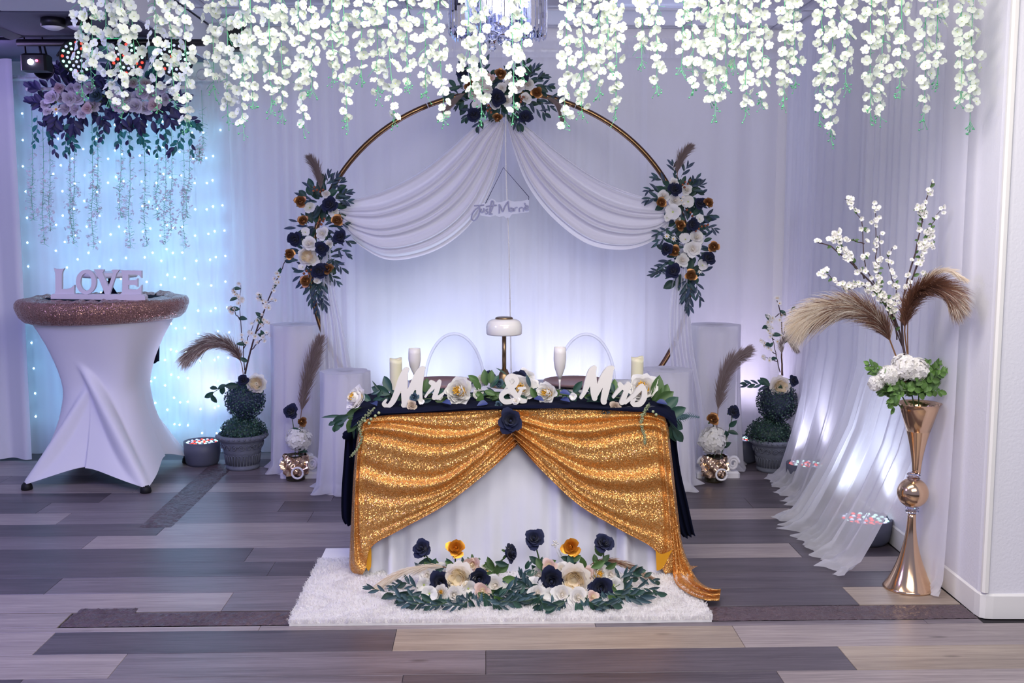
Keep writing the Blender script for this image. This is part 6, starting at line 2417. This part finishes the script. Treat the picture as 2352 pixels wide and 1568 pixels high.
g.bbox((c[0], c[1] + 0.06, c[2]), (0.15, 0.11, 0.10), 0.012)
part('housing', g, M_black, t, smooth=False)
for px, py, m, r in ((70, 142, M_laser, 0.017), (84, 139, M_laserr, 0.008)):
    g = G()
    g.ball(at(px, py, 6.295), r, 12, 8)
    part('lens', g, m, t)
g = G()
g.tube([c + Vector((-.06, .06, .05)), c + Vector((-.05, .02, .16)), c + Vector((.05, .02, .16)), c + Vector((.06, .06, .05))], 0.006, 6)
part('yoke', g, M_black, t)
c = at(100, 158, 6.5)
t = thing('dark_stage_light', 'unlit round dark stage light right of the laser box', 'stage light', c)
g = G()
g.lathe([(1e-5, -0.12), (0.05, -0.11), (0.062, 0.0), (0.056, 0.0), (0.05, -0.02), (1e-5, -0.02)], 22)
q = Vector((0.3, -1, -0.2)).to_track_quat('Z', 'Y')
g.v = [tuple(q @ Vector(v) + Vector(c)) for v in g.v]
part('housing', g, M_black, t)
g = G()
g.tube([Vector(c), Vector((c[0], 6.45, SOF))], 0.008, 6)
part('yoke', g, M_black, t)
c = at(465, 172, 7.05)
t = thing('clear_fan', 'round pale wall clip at the top edge beside the stage lights', 'clip', c)
g = G()
g.tube([(c[0] + 0.035 * math.cos(k * PI / 10), 7.05, c[2] + 0.035 * math.sin(k * PI / 10)) for k in range(21)], 0.004, 6)
part('ring', g, M_grid, t)
t.name = 'wall_clip'
WL['wall_clip'] = Vector(c)
c = at(545, 85, 6.9)
t = thing('wall_speaker', 'small dark speaker half hidden by blossoms in the upper left corner', 'speaker', c)
g = G()
g.bbox(c, (0.10, 0.10, 0.17), 0.012)
part('cabinet', g, M_black, t, smooth=False)
g = G()
g.lathe([(0.034, 0.0), (0.030, 0.006), (1e-5, 0.002)], 18)
q = Vector((0, -1, 0)).to_track_quat('Z', 'Y')
g.v = [tuple(q @ Vector(v) + Vector((c[0], c[1] - 0.051, c[2] - .03))) for v in g.v]
part('cone', g, M_housing, t)
g = G()
g.box((c[0], 7.08, c[2] + 0.01), (0.03, 0.28, 0.03))
part('bracket', g, M_grid, t, smooth=False)

# floor up lights
for i, (px, (l, a, w, col), lb) in enumerate(zip((465, 1720, 1850, 2010), UPL[:4], ('below the fairy lights', 'between right plinth and urn', 'under the sheer right of the urn', 'under the sheer behind the gold vase'))):
    x, y = l[0], l[1] - 0.02
    t = thing('uplight', 'grey round floor up light with coloured bulbs, ' + lb, 'floor light', (x, y, 0), 'floor up lights along the drapes')
    R = (0.118, 0.115, 0.115, 0.130)[i]
    g = G()
    H = (0.16, 0.16, 0.15, 0.125)[i]
    d = Vector((a[0] - x, a[1] - y, a[2])).normalized()
    g.lathe([(R * .8, 0.0), (R * .92, 0.02), (R, H * .55), (R * 1.02, H), (R * .97, H), (R * .94, H - 0.012), (1e-5, H - 0.012)], 28, (x, y, 0))
    part('housing', g, M_housing, t)
    led_field(t, (x, y, H - 0.011), (0, 0, 1), R * .92, i * 5 + 2, 1.0)

# ------------------------------------------------------------------ rose garlands under the stage lights
random.seed(62)
YW = 6.72
g = G()
P0, P1 = at(60, 205, YW + 0.05), at(450, 200, YW + 0.05)
g.tube([P0, P1], 0.010, 8)
solo('garland_rod', g, M_trimpaint, 'thin rod carrying the two rose garlands at upper left', 'rod', P0)
for gi, (cx, cy, w_, h_, ros, lab) in enumerate(((170, 228, 150, 84, [('v', 117, 224, 34), ('v', 141, 224, 28), ('v', 158, 226, 32), ('v', 180, 222, 40), ('s', 222, 219, 34), ('V', 200, 250, 28), ('v', 215, 241, 30), ('v', 150, 250, 30), ('v', 172, 252, 26), ('d', 127, 250, 28), ('v', 104, 240, 24), ('V', 135, 202, 24), ('v', 165, 203, 26), ('v', 205, 203, 30), ('v', 108, 256, 20), ('v', 188, 262, 22), ('v', 178, 200, 20)], 'left rose garland of pale flowers and violet leaves'),
                                              (322, 225, 150, 84, [('v', 270, 228, 34), ('v', 292, 222, 30), ('v', 312, 224, 30), ('v', 328, 212, 34), ('v', 310, 244, 36), ('v', 335, 248, 34), ('V', 355, 242, 34), ('V', 335, 192, 28), ('V', 306, 190, 26), ('v', 372, 205, 26), ('V', 292, 248, 24), ('v', 270, 245, 28), ('v', 380, 228, 26), ('v', 350, 218, 28), ('v', 262, 212, 22)], 'right rose garland of pale flowers and violet leaves'))):
    t = thing('rose_garland', lab + ' under the stage lights', 'garland', at(cx, cy, YW), 'rose garlands above the fairy lights')
    for k, px, py, d in ros:
        flower(k, t, px, py, d, YW - random.uniform(0.04, 0.09), name='pale_rose' if k in 'vV' else None, jit=0.25)
    ring_leaves(t, cx, cy, w_ * .60, h_ * .72, 80, ['navy'], 27, YW + 0.02, 0.2, 0.95)
    for px, py, a in ((cx - 70, cy + 10, 170), (cx - 75, cy - 20, 160), (cx - 60, cy - 40, 120), (cx - 30, cy - 48, 100), (cx + 30, cy - 48, 80), (cx + 75, cy + 5, 10), (cx + 70, cy + 20, -30), (cx + 60, cy + 35, -60), (cx, cy + 42, -90), (cx - 40, cy + 40, -110)):
        sprig(t, [(px, py), (px + 14 * math.cos(math.radians(a)), py - 14 * math.sin(math.radians(a))), (px + 28 * math.cos(math.radians(a)), py - 28 * math.sin(math.radians(a)))], YW, ['navy'], 26, 6, 45, stem=M_leaf_navy)
VN = [(85, 265, 80, 330), (100, 270, 128, 350), (118, 270, 115, 320), (145, 280, 150, 352), (160, 280, 160, 345), (152, 300, 172, 340), (225, 265, 212, 340), (235, 265, 235, 320),
      (272, 270, 272, 330), (282, 275, 298, 350), (310, 275, 322, 320), (318, 300, 340, 345), (368, 265, 360, 352), (372, 265, 382, 330), (412, 262, 414, 330), (425, 262, 443, 352), (430, 270, 455, 290), (410, 320, 392, 350)]
for gi in range(2):
    roots = [o for o in COL.objects if o.name.split('.')[0] == 'rose_garland' and not o.parent]
    for (a, b, c_, d) in VN:
        if (a < 245) != (gi == 0):
            continue
        sprig(roots[gi], [(a, b), ((a + c_) / 2 + 3, (b + d) / 2), (c_, d)], YW + 0.03, ['teal', 'teal', 'navy'], 19, 8, 46, stem=M_leaf_dk)
# thin wispy vines hanging lower in front of the fairy lights
WV = [(72, 330, 78, 505), (97, 340, 103, 560), (112, 345, 117, 530), (158, 345, 170, 560), (168, 345, 172, 545), (210, 340, 216, 568), (222, 345, 225, 490), (275, 330, 278, 500), (296, 345, 300, 568), (330, 345, 338, 565), (360, 350, 362, 500),
      (378, 345, 380, 560), (392, 340, 394, 530), (420, 330, 426, 570), (432, 345, 430, 500), (463, 300, 458, 370)]
ORDV = ['first', 'second', 'third', 'fourth', 'fifth', 'sixth', 'seventh', 'eighth']
for i, (a, b, c_, d) in enumerate(WV):
    t = thing('wispy_vine', 'thin pale wispy vine before the fairy lights, ' + (ORDV[i] + ' from the left' if i < 8 else ORDV[15 - i] + ' from the right'), 'vine', at(a, 205, YW + .05), 'wispy vines before the fairy lights')
    g = G()
    P = cr([at(a, 207, YW + .05), at(a + 3, (b * 2 + d) / 3, YW + .1), at((a + c_) / 2 - 3, (b + 2 * d) / 3, YW + .1), at(c_, d, YW + .1)], 44)
    g.tube(P, 0.0014, 4)
    for k in range(6, 44):
        for s in range(2):
            e = P[k] + np.array([random.choice([-1, 1]) * random.uniform(.012, .032), random.uniform(-.02, .02), random.uniform(-.02, .02)])
            g.tube([P[k], e], lambda q: 0.0011 - .0004 * q, 3)
    part('stem', g, M_wiststem, t)
    g = G()
    for k in range(10, 44):
        if random.random() < 0.85:
            e = P[k] + np.array([random.uniform(-.035, .035), random.uniform(-.03, .02), random.uniform(-.02, .02)])
            q = facing((random.uniform(-.8, .8), -1, random.uniform(-.5, .8)))
            s = random.uniform(.010, .018)
            g.add([Vector(e) + q @ Vector(v) * s for v in ((0, -.3, 0), (.5, .1, .1), (0, 1, 0), (-.5, .1, .1), (.9, -.2, .05), (.2, -.8, .05))], [(0, 1, 2, 3), (0, 5, 4)])
    part('petals', g, M_mauve, t, kind='stuff')

# ------------------------------------------------------------------ chandelier
YH = 4.62
cc = at(1143, 60, YH)
z = lambda py: at(1143, py, YH)[2]
t = thing('crystal_chandelier', 'round crystal chandelier of hanging prisms and glass balls', 'chandelier', (cc[0], YH, 2.9))
g = G()
g.lathe([(0.20, 2.895), (0.215, 2.88), (0.215, 2.84), (0.20, 2.835), (1e-5, 2.835)], 40, (cc[0], YH, 0))
part('canopy', g, M_grid, t)
for rr, zz_ in ((0.205, z(-20)), (0.13, z(-8)), (0.075, z(4))):
    g = G()
    g.tube([(cc[0] + rr * math.cos(2 * PI * k / 40), YH + rr * math.sin(2 * PI * k / 40), zz_) for k in range(41)], 0.005, 6)
    for k in range(4):
        a = k * PI / 2 + .3
        g.tube([(cc[0] + rr * math.cos(a), YH + rr * math.sin(a), zz_), (cc[0] + rr * math.cos(a), YH + rr * math.sin(a), 2.84)], 0.003, 5)
    part('ring', g, M_grid, t)
g = G()
w = 0.5
V = [(0, 0, 0), (-.5, -.35, -.06), (.5, -.35, -.06), (.5, .35, -.06), (-.5, .35, -.06), (-.5, -.35, -.9), (.5, -.35, -.9), (.5, .35, -.9), (-.5, .35, -.9), (0, 0, -1)]
V = [(x * .115, y * .115, zz_) for x, y, zz_ in V]
F = [(0, 2, 1), (0, 3, 2), (0, 4, 3), (0, 1, 4)] + [(1 + k, 1 + (k + 1) % 4, 5 + (k + 1) % 4, 5 + k) for k in range(4)] + [(9, 5 + k, 5 + (k + 1) % 4) for k in range(4)]
g.add(V, F)
prism = g.mesh('crystal_prism', M_crystal, smooth=False)
for rr, zt_, n, L in ((0.205, z(-20), 54, z(-20) - z(90)), (0.168, z(-16), 44, z(-16) - z(64)), (0.13, z(-8), 34, z(-8) - z(50)), (0.075, z(4), 16, z(4) - z(42))):
    for k in range(n):
        a = 2 * PI * k / n
        inst('crystal_prism', prism, t, (cc[0] + rr * math.cos(a), YH + rr * math.sin(a), zt_ - 0.004), Quaternion((0, 0, 1), a + PI / 2), L * random.uniform(.86, 1.0))
for px, py, d, dy in ((1066, 78, 22, 0), (1091, 82, 22, .05), (1131, 82, 22, -.05), (1146, 65, 20, .06), (1156, 92, 28, -.06), (1131, 109, 18, 0), (1195, 88, 22, .02), (1168, 98, 24, .05), (1110, 70, 20, -.04), (1180, 70, 20, 0)):
    p = at(px, py, YH + dy)
    g = G()
    r = sz(d, YH) / 2
    g.ball(p, r, 10, 7)
    g.tube([p + np.array([0, 0, r]), np.array([p[0], p[1], z(-4)])], 0.0015, 4)
    part('crystal_ball', g, M_crystal, t, smooth=False)

# ------------------------------------------------------------------ white blossom garlands hanging from the ceiling
# strand: (x at top, x at end, y of last blossom, y of tip); strands of one bunch hang together
BUN = [[(186, 189, 190, 216), (212, 210, 150, 182)], [(240, 252, 210, 240), (276, 283, 247, 262), (300, 320, 178, 200)], [(356, 362, 222, 250), (390, 400, 222, 248), (424, 430, 280, 306)],
       [(488, 492, 178, 226), (520, 524, 265, 287)], [(552, 561, 282, 313), (577, 580, 218, 242)], [(618, 622, 222, 262), (646, 650, 244, 266)],
       [(686, 697, 282, 312), (715, 716, 192, 216)], [(760, 765, 168, 190), (787, 799, 262, 302)], [(830, 831, 162, 186), (866, 865, 206, 228)],
       [(891, 908, 266, 283)], [(936, 936, 178, 202)], [(976, 979, 198, 222), (1008, 1018, 268, 282)], [(1074, 1083, 206, 220), (1102, 1109, 240, 277)],
       [(1178, 1181, 250, 267), (1197, 1200, 138, 178)], [(1303, 1298, 280, 297), (1337, 1338, 246, 262)], [(1375, 1376, 188, 222), (1395, 1402, 112, 166), (1416, 1413, 250, 272)],
       [(1475, 1474, 116, 148), (1508, 1506, 178, 208)], [(1569, 1566, 128, 166), (1590, 1591, 194, 216)], [(1628, 1630, 222, 236), (1646, 1640, 236, 267), (1668, 1668, 190, 205)], [(1690, 1689, 132, 158)],
       [(1718, 1712, 250, 270), (1748, 1752, 236, 244)], [(1802, 1799, 218, 238), (1822, 1828, 172, 197)], [(1889, 1884, 245, 277), (1914, 1908, 303, 327), (1947, 1942, 168, 206)],
       [(2001, 1998, 260, 283), (2029, 2020, 252, 278), (2072, 2068, 188, 222)], [(2126, 2122, 242, 296), (2152, 2156, 152, 200)], [(2210, 2205, 222, 240), (2236, 2226, 250, 305)]]
ORD = ['first', 'second', 'third', 'fourth', 'fifth', 'sixth', 'seventh', 'eighth', 'ninth', 'tenth', 'eleventh', 'twelfth', 'thirteenth']
NUM = {1: 'one strand', 2: 'two strands', 3: 'three strands'}
YG0 = 4.18
random.seed(404)
for bi, bun in enumerate(BUN):
    x0 = sum(s[0] for s in bun) / len(bun)
    yb = YG0 + random.uniform(-.05, .06)
    if x0 > 2180:
        yb = 4.14
    zc = 2.9 if x0 > 520 else (2.9 if yb < 3.9 else 2.69)
    where = (ORD[bi] + ' from the left') if bi < 13 else (ORD[25 - bi] + ' from the right')
    pt = at(x0, 0, yb)
    zc = 2.70 if pt[0] < -1.85 + 0.02 else 2.915
    zc = 2.695 if pt[0] < -1.85 else 2.913
    t = thing('blossom_garland', 'hanging white blossom garland of ' + NUM[len(bun)] + ', ' + where, 'hanging flowers', (pt[0], yb, zc), 'white blossom garlands under the ceiling')
    for si, (xa, xb, ye, yt) in enumerate(bun):
        yy = yb + random.uniform(-.03, .03)
        top_ = at(xa, 0, yy)
        pts = [np.array([top_[0] * 0.6 + pt[0] * 0.4, yy, zc]), np.array([top_[0], yy, (zc + top_[2]) / 2 if zc > top_[2] + .1 else top_[2] + 0.02])]
        n = 7
        for k in range(n):
            f = k / (n - 1)
            pts.append(at(xa + (xb - xa) * f ** 1.5 + random.uniform(-2.5, 2.5), f * yt, yy + random.uniform(-.008, .008)))
        P = cr(pts, 70)
        g = G()
        g.tube(P, lambda q: 0.0019 - 0.0009 * q, 5)
        # green tip with buds and side sprigs
        m = 70
        for k in range(8):
            i = m - 1 - random.randint(0, 7)
            e = P[i] + np.array([random.uniform(-.022, .022), random.uniform(-.01, .01), random.uniform(-.035, .0)])
            g.tube([P[i], e], 0.0010, 4)
            g.ball(e, random.uniform(.0025, .0045), 5, 4)
        for k in range(12):
            i = random.randint(14, m - 10)
            e = P[i] + np.array([random.uniform(-.035, .035), random.uniform(-.02, .01), random.uniform(-.045, .005)])
            g.tube([P[i], (P[i] + e) / 2 + np.array([0, 0, .004]), e], 0.0010, 4)
        st = part('strand', g, M_wiststem, t)
        ztop, zend = at(xa, -26, yy)[2], at(xb, ye, yy)[2]
        ztop = min(ztop, zc - 0.02)
        zs = P[:, 2]
        L = ztop - zend
        nb = max(7, int(L / 0.0195))
        for k in range(nb):
            zz_ = ztop - L * (k + random.uniform(-.35, .35)) / (nb - 1)
            i = int(np.argmin(np.abs(zs - zz_)))
            side = 1 if k % 2 else -1
            taper = 1.0 if k < nb * .75 else 0.75
            off = Vector((side * random.uniform(.004, .027) * taper, random.uniform(-.026, .012), random.uniform(-.012, .012)))
            d = (side * random.uniform(-.4, 1.4), -1, random.uniform(-.7, 1.0))
            inst('blossom', random.choice(WI), st, Vector(P[i]) + off, facing(d), random.uniform(.038, .047) * (1 if k < nb * .8 else .85))

# ------------------------------------------------------------------ flower arrangements on the rug
random.seed(70)
YR = 4.42
ZMIN[0] = 0.046


def low_leaves(t, x0, x1, n, kinds, yb=1380, hgt=34, L=40):
    for k in range(n):
        px = x0 + (x1 - x0) * (k + random.random()) / n
        c_ = (x0 + x1) / 2
        side = (px - c_) / ((x1 - x0) / 2)
        a = 270 + side * 80 + random.uniform(-38, 38)
        py = yb - random.uniform(4, hgt) * (1 - .3 * abs(side))
        yy = YR + random.uniform(-.10, .06)
        leaf(random.choice(kinds), t, px, py, a, L * random.uniform(.6, 1.05), yy, tilt=random.uniform(.1, .7))


for lab, base, items, stems in (
        ('left floor arrangement with cream garden rose and two low navy roses on the rug', (1060, 1372), [
            ('w', 981, 1320, 38), ('f', 974, 1344, 34), ('f', 986, 1363, 34), ('p', 1085, 1294, 38), ('P', 1122, 1318, 42), ('w', 1138, 1343, 44), ('p', 1108, 1357, 38), ('w', 1042, 1364, 36), ('f', 1076, 1352, 34), ('f', 1012, 1308, 30), ('P', 1012, 1360, 30),
            ('a', 1053, 1328, 68), ('n', 1011, 1338, 50), ('n', 1099, 1328, 48)],
         [('n', 970, 1259, 46, (-.3, -1, .75), [(985, 1335), (992, 1300), (975, 1270)]), ('G', 1047, 1258, 46, (.1, -1, .6), [(1050, 1330), (1046, 1295), (1046, 1270)]), ('n', 1172, 1269, 46, (1.0, -.6, .3), [(1125, 1335), (1140, 1300), (1162, 1278)])]),
        ('right floor arrangement with cream garden rose between two low navy roses on the rug', (1320, 1372), [
            ('w', 1236, 1320, 40), ('f', 1226, 1345, 38), ('w', 1234, 1362, 36), ('w', 1291, 1364, 42), ('w', 1327, 1371, 44), ('P', 1374, 1318, 46), ('w', 1402, 1318, 38), ('f', 1411, 1345, 36), ('p', 1350, 1317, 34), ('p', 1262, 1300, 34), ('p', 1360, 1370, 28), ('d', 1344, 1358, 22), ('w', 1290, 1305, 30), ('f', 1265, 1365, 30),
            ('a', 1319, 1331, 68), ('n', 1267, 1332, 56), ('n', 1381, 1350, 52)],
         [('n', 1227, 1238, 50, (-.1, -1, .7), [(1250, 1330), (1240, 1290), (1230, 1252)]), ('G', 1311, 1256, 46, (-.1, -1, .35), [(1318, 1330), (1312, 1295), (1311, 1268)]), ('n', 1386, 1247, 50, (.15, -.9, .9), [(1375, 1330), (1385, 1290), (1386, 1260)])])):
    t = thing('floor_arrangement', lab, 'flower arrangement', fl(base[0], base[1], 0.03), 'flower arrangements on the rug')
    for k, px, py, d in items:
        flower(k, t, px, py, d * 1.12, YR - (0.08 if k in 'an' else random.uniform(-.03, .04)), jit=0.25)
    x0 = base[0] - 140
    low_leaves(t, base[0] - 150, base[0] + 150, 54, ['willow', 'euc', 'willow', 'dark'])
    ring_leaves(t, base[0], 1340, 110, 48, 34, ['dark', 'green', 'euc'], 34, YR + 0.02, 0.4, 1.0)
    for k, px, py, d, dr, pts in stems:
        flower(k, t, px, py, d, YR, dr)
        g = G()
        g.tube(cr([at(x, y, YR + .01) for x, y in pts], 12), 0.0035, 6)
        part('stem', g, M_stem, t)
        bx, by = pts[1]
        for a in (150, 120, 60, 25, 200, -10):
            leaf(random.choice(['green', 'green', 'dark']), t, bx + random.uniform(-6, 6), by + random.uniform(-14, 26), a + random.uniform(-12, 12), random.uniform(26, 36), YR + random.uniform(-.03, .02))
fa = [o for o in COL.objects if o.name.startswith('floor_arrangement') and not o.parent]
L_, R_ = fa[0], fa[1]
for pts in ([(960, 1370), (920, 1366), (870, 1355), (852, 1348)], [(1000, 1378), (950, 1382), (905, 1368)], [(980, 1384), (955, 1386), (930, 1380)], [(960, 1350), (930, 1338), (900, 1345)], [(1030, 1380), (1010, 1388), (985, 1392)], [(1080, 1378), (1060, 1388), (1035, 1390)],
            [(1110, 1372), (1130, 1384), (1148, 1390)], [(1120, 1362), (1150, 1366), (1180, 1350)], [(1130, 1374), (1170, 1372), (1200, 1362)], [(1150, 1366), (1185, 1340), (1212, 1300)], [(1140, 1380), (1175, 1382), (1205, 1378)]):
    sprig(L_, pts, YR - 0.02, ['willow', 'dark', 'euc'], 30, 9, 40, yj=0.03)
for pts in ([(1240, 1370), (1215, 1378), (1190, 1380)], [(1240, 1375), (1245, 1385), (1240, 1392)], [(1300, 1380), (1285, 1390), (1272, 1394)], [(1350, 1380), (1365, 1388), (1375, 1392)], [(1400, 1372), (1405, 1382), (1390, 1392)], [(1410, 1360), (1450, 1350), (1490, 1352), (1510, 1362)],
            [(1410, 1350), (1445, 1330), (1480, 1325), (1505, 1335)], [(1415, 1345), (1435, 1318), (1462, 1312)], [(1410, 1366), (1450, 1366), (1480, 1366)], [(1230, 1360), (1210, 1345), (1200, 1325)], [(1380, 1384), (1395, 1388), (1410, 1386)]):
    sprig(R_, pts, YR - 0.02, ['willow', 'dark', 'euc'], 32, 9, 40, yj=0.03)
pampas('pampas', '', [(1040, 1305), (990, 1300), (930, 1312), (885, 1335), (862, 1352)], YR - 0.03, 0.085, [M_plume['pale'], M_plume['cream']], 41, 700, 0.1, 0.5, parent=L_, mi_fn=lambda f, r: int(r.choice([0, 0, 1])), spread=0.35)
pampas('pampas', '', [(1340, 1310), (1380, 1290), (1430, 1295), (1490, 1322)], YR + 0.06, 0.085, [M_plume['rust'], M_plume['cream']], 42, 520, 0.1, 0.35, parent=R_, mi_fn=lambda f, r: int(r.choice([0, 0, 1])), spread=0.30)
for o, pts in ((L_, ((1028, 1256), (1030, 1285), (1026, 1292))), (R_, ((1275, 1245), (1278, 1249), (1272, 1252)))):
    g = G()
    for px, py in pts:
        for k in range(6):
            p = at(px + random.uniform(-4, 4), py + random.uniform(-4, 4), YR + .02)
            g.ball(p, 0.004, 5, 4)
        g.tube([at(px, py, YR + .02), at(px + 14, py + 30, YR + .02)], 0.0008, 4)
    part('baby_breath', g, M_white, o, kind='stuff')
